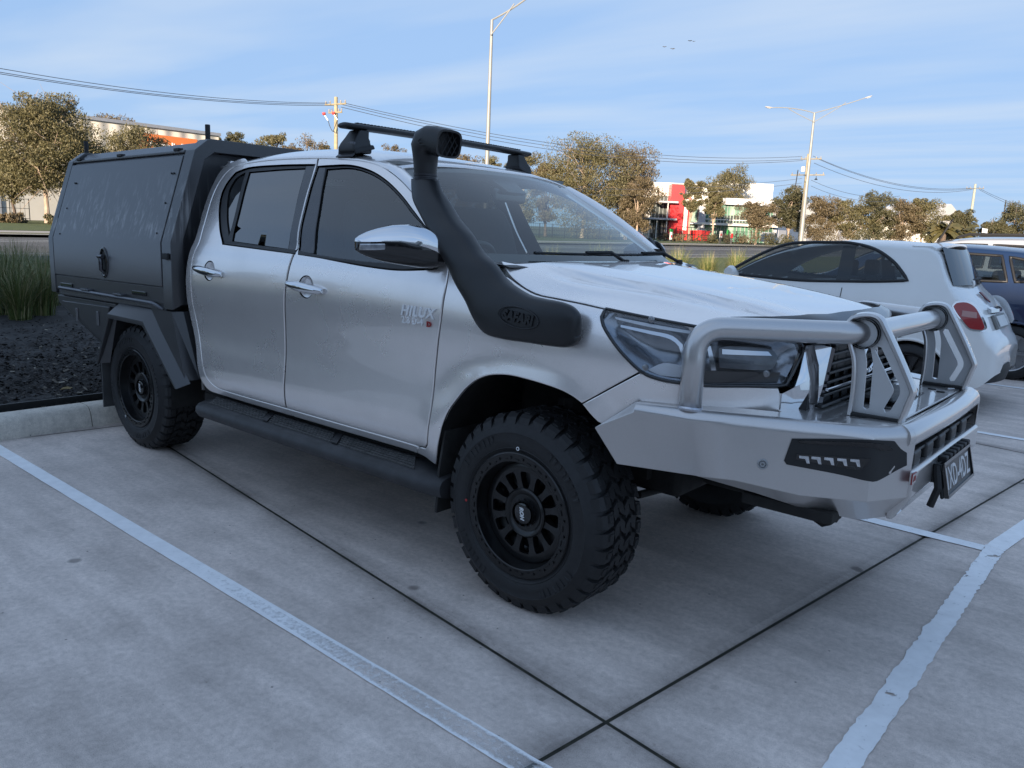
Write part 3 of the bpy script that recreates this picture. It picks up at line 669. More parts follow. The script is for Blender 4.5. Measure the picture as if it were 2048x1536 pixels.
for s in (1, -1):
    # under-tray tool box behind the wheel, sloping up to the rear
    tb = MB(); o = [(-3.27, .895), (-4.17, .895), (-4.15, .845), (-3.44, .60), (-3.36, .60)]
    tb.prism([(x, -s*.60, z) for x, z in o], (0, -s*.325, 0)); tb = tb.build('under_tray_box', TRAYBLACK, ute, bevel=.004)
    o2 = [(-3.325, .875), (-4.06, .865), (-3.475, .635), (-3.40, .635)]
    MB().prism([(x, -s*.924, z) for x, z in o2], (0, -s*.020, 0)).build('box_door', TRAYBLACK, tb, bevel=.006)
    for u, v in ((154.5, 623), (196, 632)):
        p = on_y(u, v, -.944)
        MB().box((p[0]-.016, -s*.950 if s > 0 else .944, p[2]-.045), (p[0]+.016, -s*.944 if s > 0 else .950, p[2]+.045)).build('box_latch', simple('dull_steel', (.20, .20, .21), .45, .8), tb, bevel=.004)
    # folded wheel arch flare
    top = [(-3.43, .495), (-3.235, .80), (-2.80, .80), (-2.44, .485)]; out_ = [(-3.455, .49), (-3.25, .828), (-2.79, .828), (-2.42, .485)]
    inn = [(-3.37, .50), (-3.20, .895), (-2.76, .895), (-2.36, .52)]
    vs = [(x, -s*.988, z) for x, z in top]+[(x, -s*.988, z) for x, z in out_]+[(x, -s*.935, z) for x, z in inn]+[(x, -s*.965, z) for x, z in top]
    fs = []
    for i in range(3): fs += [(i, i+1, 5+i, 4+i), (4+i, 5+i, 9+i, 8+i), (i, 12+i, 13+i, i+1)]
    fs += [(0, 4, 8, 12), (3, 15, 11, 7)]
    obj('wheel_arch_flare', vs, fs, TRAYBLACK, ute, bevel=.003)
    # plate ahead of the wheel, folded to the front
    obj('tray_skirt', [(-2.77, -s*.945, .905), (-2.53, -s*.945, .905), (-2.43, -s*.945, .53), (-2.40, -s*.945, .53), (-2.50, -s*.89, .905), (-2.40, -s*.86, .53), (-2.50, -s*.5, .905), (-2.40, -s*.5, .53)],
        [(0, 1, 2), (1, 4, 5, 3), (1, 3, 2), (4, 6, 7, 5)] if False else [(0, 1, 3, 2), (1, 4, 5, 3), (4, 6, 7, 5)], TRAYBLACK, ute)
    MB().box((-3.47, -s*.72 if s > 0 else .72, .20), (-3.455, -s*.95 if s > 0 else .95, .52)).build('mud_flap', simple('flap', (.05, .05, .05), .7, var=.4), ute)
    lin = MB(); rings = []
    for k in np.linspace(-.15, math.pi+.15, 14): rings.append([(-3.085+.47*math.cos(k), -s*y, .40+.47*math.sin(k)) for y in (.92, .62)])
    lin.loft(rings, cap=False, close=False); lin.build('wheel_arch_liner', DARK, ute, smooth=True)
    MB().box((-3.60, -s*.62 if s > 0 else .60, .40), (-2.55, -s*.60 if s > 0 else .62, .92)).build('arch_wall', DARK, ute)
# chassis
ch = MB()
for s in (-1, 1):
    ch.tube([(-4.1, s*.45, .62), (-3.2, s*.45, .66), (-2.4, s*.45, .50), (-.6, s*.42, .46), (.2, s*.42, .60), (.95, s*.42, .60)], .06, 6)
ch.tube([(-3.085, -.80, .379), (-3.085, .80, .379)], .05, 10); ch.lathe([(.001, -.13), (.10, -.11), (.15, 0), (.10, .11), (.001, .13)], (-3.085, .1, .379), 'x', 12)
ch.tube([(-3.0, .1, .40), (-.9, .1, .45)], .035, 8); ch.tube([(-3.9, .35, .50), (-2.0, .35, .36), (-.8, .3, .38)], .032, 8)
ch.box((-2.3, -.40, .34), (-.6, .40, .46)); ch.build('chassis', DARK, ute)

# the tray and canopy sit a degree nose-up on the chassis
for o in (canopy, tray, *canopy.children_recursive, *tray.children_recursive, *[c for c in ute.children if c.name.startswith('under_tray_box')], *[d for c in ute.children if c.name.startswith('under_tray_box') for d in c.children]):
    for v in o.data.vertices: v.co.z -= .0165*max(0.0, XF-v.co.x)

# ---- wheels
TYRE = simple('tyre_rubber', (.0125, .0125, .0135), .62, var=.25, vscale=20, bmp=.12, bscale=260, rvar=.12)
WHEELBLACK = simple('wheel_black', (.0065, .0065, .007), .30, .2, .25, rvar=.05)
RT, ZH = .386, .3786
def wheel_mesh():
    """rim and tyre around the origin, outer face towards -y at y = 0, returned as two mesh builders and the cap"""
    ty = MB()
    prof = [(.222, -.012), (.236, -.004), (.246, -.0045), (.256, -.012), (.258, -.0145), (.2605, -.0125), (.270, -.0165), (.290, -.0185), (.312, -.0165), (.3165, -.0185), (.319, -.0150), (.340, -.002), (.355, .012), (.364, .022), (.369, .035), (.3705, .08), (.371, .135), (.3705, .19), (.369, .235), (.350, .262), (.31, .285), (.25, .275), (.222, .26)]
    ty.lathe(prof, (0, 0, 0), 'y', 96, 1)
    NB = 36
    def block(t0, t1, a0, a1, r0, r1, skew=0.0, sk2=None, taper=.08):
        vs = []
        for r, k in ((r0, 0.0), (r1, taper)):
            for t, a, sk in ((t0, a0, 0), (t1, a0, 0), (t1, a1, 1), (t0, a1, 1)):
                tm = (t0+t1)/2; am = (a0+a1)/2; tt = tm+(t-tm)*(1-k)+skew*sk; aa = am+(a-am)*(1-k)
                vs.append((r*math.cos(tt), aa, r*math.sin(tt)))
        ty.add(vs, [(4, 5, 6, 7), (0, 1, 5, 4), (1, 2, 6, 5), (2, 3, 7, 6), (3, 0, 4, 7)])
    P = 2*math.pi/NB
    for i in range(NB):
        t = i*P; h = P*.5
        # shoulder blocks with lugs down the sidewall, alternately long and short
        lug = .030 if i % 2 else .046
        for sgn, base in ((1, 0.0), (-1, .27)):
            f = lambda a: base+sgn*a
            tw = P*.37
            vs = []
            for tt in (t-tw, t+tw):
                for r, a in ((.386-.014-lug, .004 if i % 2 else -.006), (.372, .012), (.3835, .028), (.386, .060), (.366, .062), (.352, .02)):
                    vs.append((r*math.cos(tt+ (0.02 if a > .05 else 0)), f(a), r*math.sin(tt+(0.02 if a > .05 else 0))))
            n = 6
            fs = [(k, k+1, n+k+1, n+k) for k in range(n-1)]+[tuple(range(n-1, -1, -1)), tuple(range(n, 2*n))]
            ty.add(vs, fs)
            # sipe step: raised half block
            block(t-tw*.2, t+tw*.85, f(.034), f(.058), .380, .3885, 0, None, .06)
        for j, (a0, a1, ph, sk) in enumerate(((.068, .098, .25, .05), (.102, .133, .65, -.055), (.137, .168, .15, .055), (.172, .203, .6, -.05))):
            block(t+ph*P-P*.36, t+ph*P+P*.36, a0, a1, .366, .386, sk)
            block(t+ph*P-P*.13, t+ph*P+P*.16, a0-.005, a0+.010, .366, .3855, 0)
    for i in range(72):      # serrated ring and raised letter-like ribs on the sidewall
        t = 2*math.pi*i/72
        if i % 18 in (3, 4, 5, 6, 7, 8, 9, 10):
            block(t-.016, t+.016, -.0205, -.0155, .283, .311, 0, None, .1) if i % 3 else block(t-.010, t+.020, -.0205, -.0155, .288, .311, .02, None, .1)
    rim = MB()
    rim.lathe([(.240, -.006), (.242, -.011), (.238, -.014), (.208, -.013), (.205, -.010), (.203, .004), (.196, .035), (.190, .060), (.188, .10), (.185, .2), (.21, .25), (.225, .26)], (0, 0, 0), 'y', 72)
    # beadlock-style bolts and pockets on the outer ring
    for k in range(24):
        t = 2*math.pi*k/24; c = (.2225*math.cos(t), -.0135, .2225*math.sin(t)); rim.lathe([(.0001, -.005), (.0052, -.005), (.0062, .002)], c, 'y', 6)
        t += math.pi/24; e = []
        for r, w in ((.214, .010), (.232, .012)): e += [((r*math.cos(t))-w*math.sin(t)*q, (r*math.sin(t))+w*math.cos(t)*q) for q in (-1, 1)]
        rim.add([(e[0][0], -.0155, e[0][1]), (e[1][0], -.0155, e[1][1]), (e[1][0], -.0125, e[1][1]), (e[0][0], -.0125, e[0][1])], [(0, 1, 2, 3)])
        a, b, c_, d = e[0], e[1], e[3], e[2]
        rim.prism([(a[0], -.0165, a[1]), (b[0], -.0165, b[1]), (b[0]*1.02, -.0165, b[1]*1.02), (a[0]*1.02, -.0165, a[1]*1.02)], (0, .004, 0))
    # face: outer ring, twelve spokes, hub
    rim.lathe([(.192, .040), (.172, .034), (.160, .035), (.158, .050)], (0, 0, 0), 'y', 72)
    NS = 12
    for k in range(NS):
        t = 2*math.pi*k/NS+.12; ca, sa = math.cos(t), math.sin(t); rings = []
        for r, w, y in ((.165, .026, .035), (.150, .0150, .037), (.125, .0110, .040), (.100, .0130, .040), (.085, .022, .038)):
            px_, pz_ = r*ca, r*sa
            rings.append([(px_-sa*w, y, pz_+ca*w), (px_+sa*w, y, pz_-ca*w), (px_+sa*w*1.15, y+.028, pz_-ca*w*1.15), (px_-sa*w*1.15, y+.028, pz_+ca*w*1.15)])
        rim.loft(rings, cap=True)
    rim.lathe([(.096, .048), (.096, .034), (.090, .029), (.080, .031), (.072, .038), (.052, .040), (.048, .02)], (0, 0, 0), 'y', 48)
    rim.lathe([(.188, .085), (.165, .10), (.0001, .10)], (0, 0, 0), 'y', 48)
    for k in range(6):
        t = 2*math.pi*k/6+.25; rim.lathe([(.0001, .043), (.0105, .043), (.0115, .06)], (.064*math.cos(t), 0, .064*math.sin(t)), 'y', 8)
    cap = MB(); cap.lathe([(.0001, .020), (.030, .021), (.040, .024), (.043, .032), (.044, .055)], (0, 0, 0), 'y', 32)
    for k in range(12): # castellated collar
        t = 2*math.pi*k/12; cap.lathe([(.0001, .034), (.0055, .034), (.006, .05)], (.049*math.cos(t), 0, .049*math.sin(t)), 'y', 6)
    return ty, rim, cap
TY, RIM, CAP = wheel_mesh()
def local_mesh(mb, name, mat, smooth=True, sharp=30):
    me = bpy.data.meshes.new(name); me.from_pydata(mb.v, [], mb.f); me.update()
    bm = bmesh.new(); bm.from_mesh(me); bmesh.ops.recalc_face_normals(bm, faces=bm.faces); bm.to_mesh(me); bm.free()
    if smooth: me.shade_smooth(); me.set_sharp_from_angle(angle=R_(sharp))
    me.materials.append(mat); return me
ty_me = local_mesh(TY, 'tyre', TYRE); rim_me = local_mesh(RIM, 'wheel', WHEELBLACK); cap_me = local_mesh(CAP, 'centre_cap', GLOSSBLACK)
txt = text_mesh('ROH', .03, .0006, .25, .0016)
tv = np.array([v.co[:] for v in txt.vertices]); c = (tv.min(0)+tv.max(0))/2
for v in txt.vertices: q = np.array(v.co[:])-c; v.co = (q[0]*.052/(tv[:, 0].max()-tv[:, 0].min()), .0195-q[2], q[1]*.8)
txt.materials.clear(); txt.materials.append(simple('white_print', (.7, .7, .7), .4)); txt.update()
dot = MB(); dot.lathe([(.0045, -.0185), (.0075, -.0185), (.0075, -.0175)], (0, 0, 0), 'y', 14); dot_me = local_mesh(dot, 'balance_mark', MATS['white_print'])
dot2 = MB(); dot2.lathe([(.0001, -.0195), (.0055, -.0195), (.0055, -.0175)], (0, 0, 0), 'y', 12); dot2_me = local_mesh(dot2, 'red_mark', simple('red_mark', (.35, .02, .02), .6))
def put(name, me, parent, mw):
    o = bpy.data.objects.new(name, me); COL.objects.link(o); o.parent = parent; o.matrix_local = mw; return o
base = Matrix.Translation(Vector([-c for c in ute.location]))
for x, s, rot in ((0, 1, R_(-100)), (-3.085, 1, R_(-75)), (0, -1, 0), (-3.085, -1, 1)):
    M = Matrix.Translation((x, -s*.905, ZH)) @ (Matrix.Rotation(math.pi, 4, 'Z') if s < 0 else Matrix.Identity(4)) @ Matrix.Rotation(rot, 4, 'Y')
    w = put('wheel', rim_me, ute, base @ M)
    t_ = put('tyre', ty_me.copy(), w, Matrix.Identity(4))
    Mi = M.inverted()
    for v in t_.data.vertices:      # flattened where it stands on the ground
        p = M @ v.co
        if p.z < .004: p.z = .004+(p.z)*.02; v.co = Mi @ p
    put('centre_cap', cap_me, w, Matrix.Identity(4))
    k = rot+R_(8)
    put('cap_lettering', txt, w, Matrix.Rotation(-rot+R_(82) if s > 0 else 0, 4, 'Y'))
    if s > 0:
        for me_, uv_ in ((dot_me, (1035.5, 897.5) if x == 0 else (251, 832)), (dot2_me, (932.5, 1000) if x == 0 else None)):
            if uv_ is None: continue
            p = on_y(*uv_, -.905-.02); q = Mi @ Vector((p[0], -.905, p[2])); put(me_.name, me_, w, Matrix.Translation((q.x, -.0022, q.z)))
# flap behind the front wheel
fl = [on_y(u, v, -.93) for u, v in ((893, 852), (905, 850), (905, 1020), (872, 1018), (874, 940), (880, 890))]
mud = MB(); mud.prism([(-.415, -.885, .62), (-.415, -.66, .62), (-.435, -.66, .27), (-.435, -.905, .27), (-.425, -.905, .45)], (-.012, 0, 0)); mud.build('mud_flap', simple('flap_dark', (.022, .021, .02), .75, var=.5, vscale=25, bmp=.2), ute, bevel=.003)
mud = MB(); mud.prism([(-.415, .885, .62), (-.415, .66, .62), (-.435, .66, .27), (-.435, .905, .27), (-.425, .905, .45)], (-.012, 0, 0)); mud.build('mud_flap', MATS['flap_dark'], ute, bevel=.003)

# ---- side steps
def step(s):
    x0, x1 = -2.33, -.40; mb = MB(); rings = []
    sec = [(-.80, .445), (-.84, .447), (-.925, .440), (-.960, .432), (-.978, .412), (-.980, .390), (-.965, .366), (-.90, .352), (-.80, .36)]
    for t in np.concatenate([np.linspace(0, .06, 8), np.linspace(.1, .9, 17), np.linspace(.94, 1, 8)]):
        x = x0+(x1-x0)*t; k = min(1, t/.06) if t < .06 else 1.0; k = math.sqrt(max(0, 1-(1-k)**2))
        k2 = 1-.30*max(0, (t-.93)/.07)**1.5
        zc = -.018*max(0, (t-.93)/.07)
        rings.append([(x, -s*(.80+(-y-.80)*max(.25, k)*k2), .40+(z-.40)*max(.5, k)+zc) for y, z in sec])
    mb.loft(rings, cap=True); st = mb.build('side_step', STEPBLACK, ute, smooth=True, sharp=45)
    # ribbed tread pads divided by slanted bars
    for a, b in ((-2.22, -1.72), (-1.66, -1.16), (-1.10, -.60)):
        pad = MB()
        for i in range(5):
            y = .832+i*.022; d = (i-2)*.022
            pad.add([(a+d, -s*y, .4455-(y-.84)*.075), (b+d, -s*y, .4455-(y-.84)*.075), (b+d+.008, -s*(y+.010), .4455-(y-.83)*.075), (a+d+.008, -s*(y+.010), .4455-(y-.83)*.075),
                     (a+d, -s*y, .4525-(y-.84)*.075), (b+d, -s*y, .4525-(y-.84)*.075), (b+d+.008, -s*(y+.010), .4525-(y-.83)*.075), (a+d+.008, -s*(y+.010), .4525-(y-.83)*.075)],
                    [(4, 5, 6, 7), (0, 1, 5, 4), (1, 2, 6, 5), (2, 3, 7, 6), (3, 0, 4, 7)])
        pad.build('tread_pad', simple('tread_rubber', (.07, .068, .066), .8, var=.4, vscale=30), st)
    for a in (-1.69, -1.13):
        MB().prism([(a-.06, -s*.83, .4500), (a-.015, -s*.83, .4500), (a+.075, -s*.935, .4425), (a+.03, -s*.935, .4425)], (0, 0, .005)).build('tread_bar', STEPBLACK, st)
    br = MB()
    for x in (-2.0, -1.35, -.7):
        br.box((x-.03, -s*.82 if s > 0 else .45, .36), (x+.03, -s*.45 if s > 0 else .82, .40))
        br.build('step_bracket', DARK, ute); br = MB()
step(1); step(-1)

# ---- bull bar
def both(f):
    for s in (1, -1): f(s)
bar_root = None
tz = .885
def bumper():
    # columns from the centre to the wing tip: (top edge, crease, bottom)
    top = [(1.225, 0, tz), (1.218, .475, tz), (1.130, .605, tz), (.950, .708, tz), (.76, .788, tz), (.63, .845, tz), (.455, .890, tz)]
    crs = [(1.225, 0, .655), (1.215, .475, .655), (1.135, .610, .652), (.965, .715, .655), (.78, .790, .675), (.655, .800, .662), (.655, .800, .662)]
    bot = [(1.175, 0, .572), (1.165, .45, .572), (1.10, .545, .567), (.97, .63, .585), (.82, .71, .625)]
    TIP = (.312, .900, .776); B1 = (.388, .862, .655); r = .040
    for s in (-1, 1):
        V = []; add = lambda p: (V.append((p[0], s*p[1], p[2])), len(V)-1)[1]
        rows = []
        for k in range(5):
            a = k/4*math.pi/2; row = []
            for i, p in enumerate(top):
                q0 = np.array(top[max(i-1, 0)]); q1 = np.array(top[min(i+1, 6)]); t = (q1-q0)[:2]; t /= np.linalg.norm(t); n = np.array([t[1], -t[0]]); n = n if n[0]+n[1] > 0 else -n
                rr = r if i < 6 else r*.8
                row.append(add((p[0]-n[0]*rr*(1-math.sin(a)), p[1]-n[1]*rr*(1-math.sin(a)), p[2]-rr*(1-math.cos(a)))))
            rows.append(row)
        inn = []
        for i, p in enumerate(top):
            c = np.array([.55, 0]); d = c-np.array(p[:2]); d /= np.linalg.norm(d); inn.append(add((p[0]+d[0]*.13, p[1]+d[1]*.13, p[2]-.002)))
        c = [add(p) for p in crs[:6]]; b = [add(p) for p in bot]; tip = add(TIP); b1 = add(B1); t = rows[-1]
        F = []
        for k in range(4):
            for i in range(1, 6): F.append((rows[k][i], rows[k][i+1], rows[k+1][i+1], rows[k+1][i]))
        for i in range(1, 6): F.append((inn[i], inn[i+1], rows[0][i+1], rows[0][i]))
        for i in range(1, 5): F.append((t[i], t[i+1], c[i+1], c[i]))
        F.append((t[5], t[6], tip, c[5]))
        for i in range(1, 4): F.append((c[i], c[i+1], b[i+1], b[i]))
        F += [(c[4], c[5], b[4]), (tip, b1, c[5]), (rows[0][6], rows[1][6], rows[2][6], rows[3][6], t[6], tip)]
        yield s, V, F
BAR = None
mbv, mbf = [], []
for s, V, F in bumper():
    b = len(mbv); mbv += V; mbf += [tuple(i+b for i in f) for f in F]
bull = obj('bull_bar', mbv, mbf, BARPAINT, ute)
me = bull.data
# face outwards: away from the engine bay
bm = bmesh.new(); bm.from_mesh(me)
for f in bm.faces:
    c = f.calc_center_median(); o_ = Vector((c.x-.5, c.y*1.0, c.z-.76)); o_.z *= .6
    if f.normal.dot(o_) < 0: f.normal_flip()
bm.to_mesh(me); bm.free()
sm = bull.modifiers.new('solid', 'SOLIDIFY'); sm.thickness = .006; sm.offset = -1
add_bevel(bull, .006, 3, 26)
BVH = BVHTree.FromPolygons([Vector(v) for v in mbv], mbf)
def cast(u, v, lift=0.0):
    d = ray(u, v); d = d/np.linalg.norm(d); h = BVH.ray_cast(Vector(CAM), Vector(d))
    if h[0] is None: return None
    n = h[1] if h[1].dot(Vector(d)) < 0 else -h[1]
    return np.array(h[0]+n*lift), np.array(n)
# front tube with its welded corners, upper edge of the bar
MB().tube([(1.170, -.492, .845), (1.179, -.46, .845), (1.186, -.2, .845), (1.188, 0, .845), (1.186, .2, .845), (1.179, .46, .845), (1.170, .492, .845)], .0405, 20).build('front_tube', BARPAINT, bull, smooth=True, sharp=60)
# deck behind the tube with mounting slots
dk = MB(); dk.prism([(1.15, -.47, .870), (1.15, .47, .870), (1.02, .60, .870), (.88, .66, .870), (.80, .55, .870), (.86, .35, .870), (.86, -.35, .870), (.80, -.55, .870), (.88, -.66, .870), (1.02, -.60, .870)], (0, 0, .010)); deck = dk.build('deck', BARPAINT, bull, bevel=.003)
for x, y, a, b in ((1.07, -.33, .030, .012), (1.11, -.29, .03, .012), (1.06, -.24, .03, .010), (1.07, .33, .030, .012), (1.11, .29, .03, .012)):
    MB().prism([(x+a*math.cos(k)*.5, y+b*math.sin(k), .8803) for k in np.linspace(0, 2*math.pi, 12, endpoint=False)], (0, 0, .0025)).build('deck_slot', RUBBER, deck)
MB().prism([(.90, -.24, .8805), (1.075, -.20, .8805), (1.075, .20, .8805), (.90, .24, .8805)], (0, 0, .003)).build('winch_hatch', GLOSSBLACK, deck)
MB().box((.95, -.17, .884), (1.06, .17, .905)).build('winch_cover', TRIM, deck, bevel=.012)
# lower front beam and dark opening above it
lf = MB(); o = [(1.215, .742), (1.225, .735), (1.225, .655), (1.178, .572), (1.16, .572), (1.16, .742)]
lf.prism([(x, -.478, z) for x, z in o], (0, .956, 0)); lf.build('lower_beam', BARPAINT, bull, bevel=.008)
op = MB(); op.box((1.10, -.50, .70), (1.168, .50, .86)); opening = op.build('winch_opening', RUBBER, bull)
for y in (-.38, -.22, -.05, .12, .29): MB().box((1.165, y-.045, .735), (1.208, y+.045, .790)).build('opening_rib', TRIM, opening, bevel=.01)
MB().box((1.17, -.49, .775), (1.2, .49, .787)).build('opening_louvre', TRIM, opening, bevel=.004)
# upright hoops
up = [(1.008, .882), (1.010, .96), (1.003, 1.057), (.984, 1.112), (.966, 1.160), (.978, 1.192), (1.012, 1.207), (1.052, 1.205), (1.072, 1.186), (1.184, .985), (1.180, .965), (1.160, .882)]
up_c = catmull(up, True, .012, 48)
def slot(p, q, w):
    p, q = np.array(p), np.array(q); d = (q-p)/np.linalg.norm(q-p); n = np.array([-d[1], d[0]]); out = []
    for k in np.linspace(-math.pi/2, math.pi/2, 7): out.append(q+w*(d*math.cos(k)+n*math.sin(k)))
    for k in np.linspace(math.pi/2, 3*math.pi/2, 7): out.append(p+w*(d*math.cos(k)+n*math.sin(k)))
    return np.array(out)
def bent_slot(a, b, c, w):
    pts = bend_path([(*a, 0), (*b, 0), (*c, 0)], .02, 5); L, Rr = [], []
    for i, p in enumerate(pts):
        t = pts[min(i+1, len(pts)-1)]-pts[max(0, i-1)]; t = t[:2]/np.linalg.norm(t[:2]); n = np.array([-t[1], t[0]]); L.append(p[:2]+n*w); Rr.append(p[:2]-n*w)
    e0 = pts[0][:2]-pts[1][:2]; e0 /= np.linalg.norm(e0); e1 = pts[-1][:2]-pts[-2][:2]; e1 /= np.linalg.norm(e1)
    return np.array([pts[0][:2]+e0*w*.8, *Rr, pts[-1][:2]+e1*w*.8, *L[::-1]])
slots = [bent_slot((1.034, 1.100), (1.047, 1.058), (1.052, .912), .0100), bent_slot((1.066, 1.105), (1.141, .980), (1.114, .913), .0105)]
OC = up_c if area2(up_c) > 0 else up_c[::-1]
for s in (-1, 1):
    V_, F_, loops = fill(OC, [(x if area2(x) > 0 else x[::-1]) for x in slots], .03)
    y0, y1 = s*.441, s*.449; vs = [(p[0], y0, p[1]) for p in V_]+[(p[0], y1, p[1]) for p in V_]; n = len(V_)
    fs = [tuple(t) for t in F_]+[tuple(i+n for i in t) for t in F_]
    for l in loops: fs += [(l[i], l[(i+1) % len(l)], l[(i+1) % len(l)]+n, l[i]+n) for i in range(len(l))]
    u_ = obj('bar_upright', vs, fs, simple('alloy_plate', (.60, .60, .60), .45, .55, var=.05), bull)
    # rolled edge strip round the plate
    edge = MB(); rings = []; pts = np.array(up)[1:]; pts = catmull(np.array([up[0], *up[3:]]), False, .012, 25)
    pts = catmull(np.array(up), False, .012, 48)
    for i, p in enumerate(pts):
        t = pts[min(i+1, len(pts)-1)]-pts[max(0, i-1)]; t /= np.linalg.norm(t); nn_ = np.array([-t[1], t[0]]) ; c = pts.mean(0)
        if np.dot(nn_, p-c) < 0: nn_ = -nn_
        rings.append([(p[0]+nn_[0]*a, s*(.445+b), p[1]+nn_[1]*a) for a, b in ((.006, -.024), (.010, 0), (.006, .024), (-.002, .026), (-.006, .022), (-.004, 0), (-.006, -.022), (-.002, -.026))])
    edge.loft(rings).build('upright_edge', BARPAINT, u_, smooth=True, sharp=50)
    rear = MB(); rear.tube([(up[0][0]-.004, s*.445, up[0][1]), (up[1][0]-.004, s*.445, up[1][1]), (up[2][0]-.004, s*.445, up[2][1]), (up[3][0]-.004, s*.445, up[3][1])], .006, 8); rear.build('weld_seam', BARPAINT, u_, smooth=True)
    MB().box((1.002, s*.445-.024, .866), (1.168, s*.445+.024, .892)).build('upright_foot', RUBBER, u_, bevel=.004)
# top tube: wing post, bend, in to the upright, then across
PB = on_z(1387, 815, .895); zt_ = 1.143
top_path = lambda s: [(.612, s*.800, .872), (.600, s*.780, zt_), (1.022, s*.445, zt_+.006)]
pp = [np.array(p) for p in top_path(-1)]+[np.array(p) for p in reversed(top_path(1))]
MB().tube(bend_path([pp[0], pp[1], pp[2], pp[3], pp[4], pp[5]], .095, 12), .0375, 22).build('top_tube', BARPAINT, bull, smooth=True, sharp=0)
for s in (-1, 1):
    wd = MB(); ring = [(.612+.036*math.cos(k), s*.800+.036*math.sin(k)) for k in np.linspace(0, 2*math.pi, 25)]
    wd.tube([(a, b, .884-.010*(math.cos(i*.5)*.2)) for i, (a, b) in enumerate(ring)], .007, 6); wd.build('post_weld', simple('weld', (.55, .56, .60), .35, .8, var=.3, vscale=90, bmp=.3, bscale=150), bull, smooth=True)
    sl = MB(); sl.lathe([(.050, -.02), (.050, .02), (.044, .022), (.044, -.022)], (1.02, s*.445, zt_+.006), 'y', 20)
    sl.build('tube_grommet', RUBBER, bull, smooth=True)
# fog and indicator pod draped on the side face
def drape(name, px, mat, parent, lift, thick=.006, step=14):
    O = catmull(px, True, step, 40); O = O if area2(O) > 0 else O[::-1]; V_, F_, loops = fill(O, (), step); q = []; ns = []; last = None
    for u, v in V_:
        h = cast(u, v, lift) or last
        if h is None: h = (on_x(u, v, 1.21), np.array([1., 0, 0]))
        last = h; q.append(h[0]); ns.append(h[1])
    b = [p-n*thick for p, n in zip(q, ns)]; n = len(q); l = loops[0]
    return obj(name, [*q, *b], [tuple(t) for t in F_]+[tuple(i+n for i in t) for t in F_]+[(l[i], l[(i+1) % len(l)], l[(i+1) % len(l)]+n, l[i]+n) for i in range(len(l))], mat, parent, smooth=True, sharp=40)
def mirror_of(o, name, parent):
    me = o.data.copy()
    for v in me.vertices: v.co.y *= -1
    me.flip_normals(); m = bpy.data.objects.new(name, me); COL.objects.link(m); m.parent = parent
    m.location = o.location.copy() if parent and parent.type == 'EMPTY' else (0, 0, 0)
    return m
pod = drape('light_pod', [(1584,877),(1622,877),(1700,878),(1788,882),(1800,897),(1812,905),(1812,930),(1790,941),(1760,958),(1744,963),(1680,949),(1573,928.5),(1568,921)], TRIM, bull, .004)
drl = drape('indicator_strip', [(1596,880),(1620,881),(1765,887),(1784,898),(1760,900),(1750,895),(1600,885)], emission_free_glass('smoked_lens', (.30, .28, .27), .35, .05, (.05, .045, .045)), pod, .009, .003)
LEDM = simple('fog_reflector', (.62, .63, .65), .18, .8, var=.3, vscale=60)
FOG = drape('fog_window', [(1593,907),(1610,908),(1740,917),(1728,931),(1716,940),(1591,918)], GLOSSBLACK, pod, .007, .003)
for u in (1609, 1632.5, 1658, 1684, 1710):
    v = 908+(u-1593)*.065
    drape('led', [(u-11,v+1),(u+7,v+2.5),(u+9,v+17),(u+3,v+16),(u+0,v+7.5),(u-11,v+6)], LEDM, FOG, .0105, .002, 8)
mirror_of(pod, 'light_pod', bull)
se = MB(); h = cast(1525, 928, .002)
if h:
    c, n = h; a = np.cross(n, (0, 0, 1)); a /= np.linalg.norm(a); b = np.cross(n, a)
    for r, q in ((.0135, .0045), (.006, .006)): se.tube([c+(a*math.cos(k)+b*math.sin(k))*r+n*.001 for k in np.linspace(0, 2*math.pi, 25)], q*.7, 6, up=tuple(n))
    se.build('parking_sensor', simple('sensor_grey', (.40, .41, .42), .3, .7), bull, smooth=True)
# maker's badge, red outlined plate with raised letters
h = on_x(1829, 957, 1.229); bd = MB().box((1.224, h[1]-.024, h[2]-.018), (1.2285, h[1]+.024, h[2]+.018)).build('badge', simple('badge_red', (.26, .03, .03), .4), bull, bevel=.003)
MB().box((1.2285, h[1]-.021, h[2]-.015), (1.2292, h[1]+.021, h[2]+.015)).build('badge_face', BARPAINT, bd)
text_obj('badge_lettering', 'ARB', (1.2296, h[1], h[2]), (0, 1, 0), (0, 0, 1), MATS['badge_red'], bd, .030, .017, size=.02, extrude=.0004, offset=.0012)
# number plate on its flip-down bracket
PC = np.array([1.262, -.02, .664]); pt = R_(14)
pl = MB(); ux = np.array([0, 1, 0.]); uy = np.array([math.sin(pt)*-1.0, 0, math.cos(pt)]); un = np.array([math.cos(pt), 0, math.sin(pt)])
def plate_box(hx, hy, d0, d1, oy=0, oz=0): 
    c = PC+ux*oy+uy*oz
    return [(c+ux*a*hx+uy*b*hy+un*d) for d in (d0, d1) for a, b in ((-1, -1), (1, -1), (1, 1), (-1, 1))]
bf = [(0, 3, 2, 1), (4, 5, 6, 7), (0, 1, 5, 4), (1, 2, 6, 5), (2, 3, 7, 6), (3, 0, 4, 7)]
plate = MB().add(plate_box(.190, .052, 0, .002), bf).build('number_plate', simple('plate_black', (.012, .012, .013), .3), bull, bevel=.001)
fr_ = MB()
for hx, hy, oy, oz in ((.196, .005, 0, .055), (.196, .005, 0, -.055), (.005, .055, -.193, 0), (.005, .055, .193, 0)): fr_.add(plate_box(hx, hy, -.006, .008, oy, oz), bf)
fr_.build('plate_frame', GLOSSBLACK, plate)
MB().add(plate_box(.205, .060, -.018, -.007, 0, 0), bf).build('plate_backing', RUBBER, plate, bevel=.004)
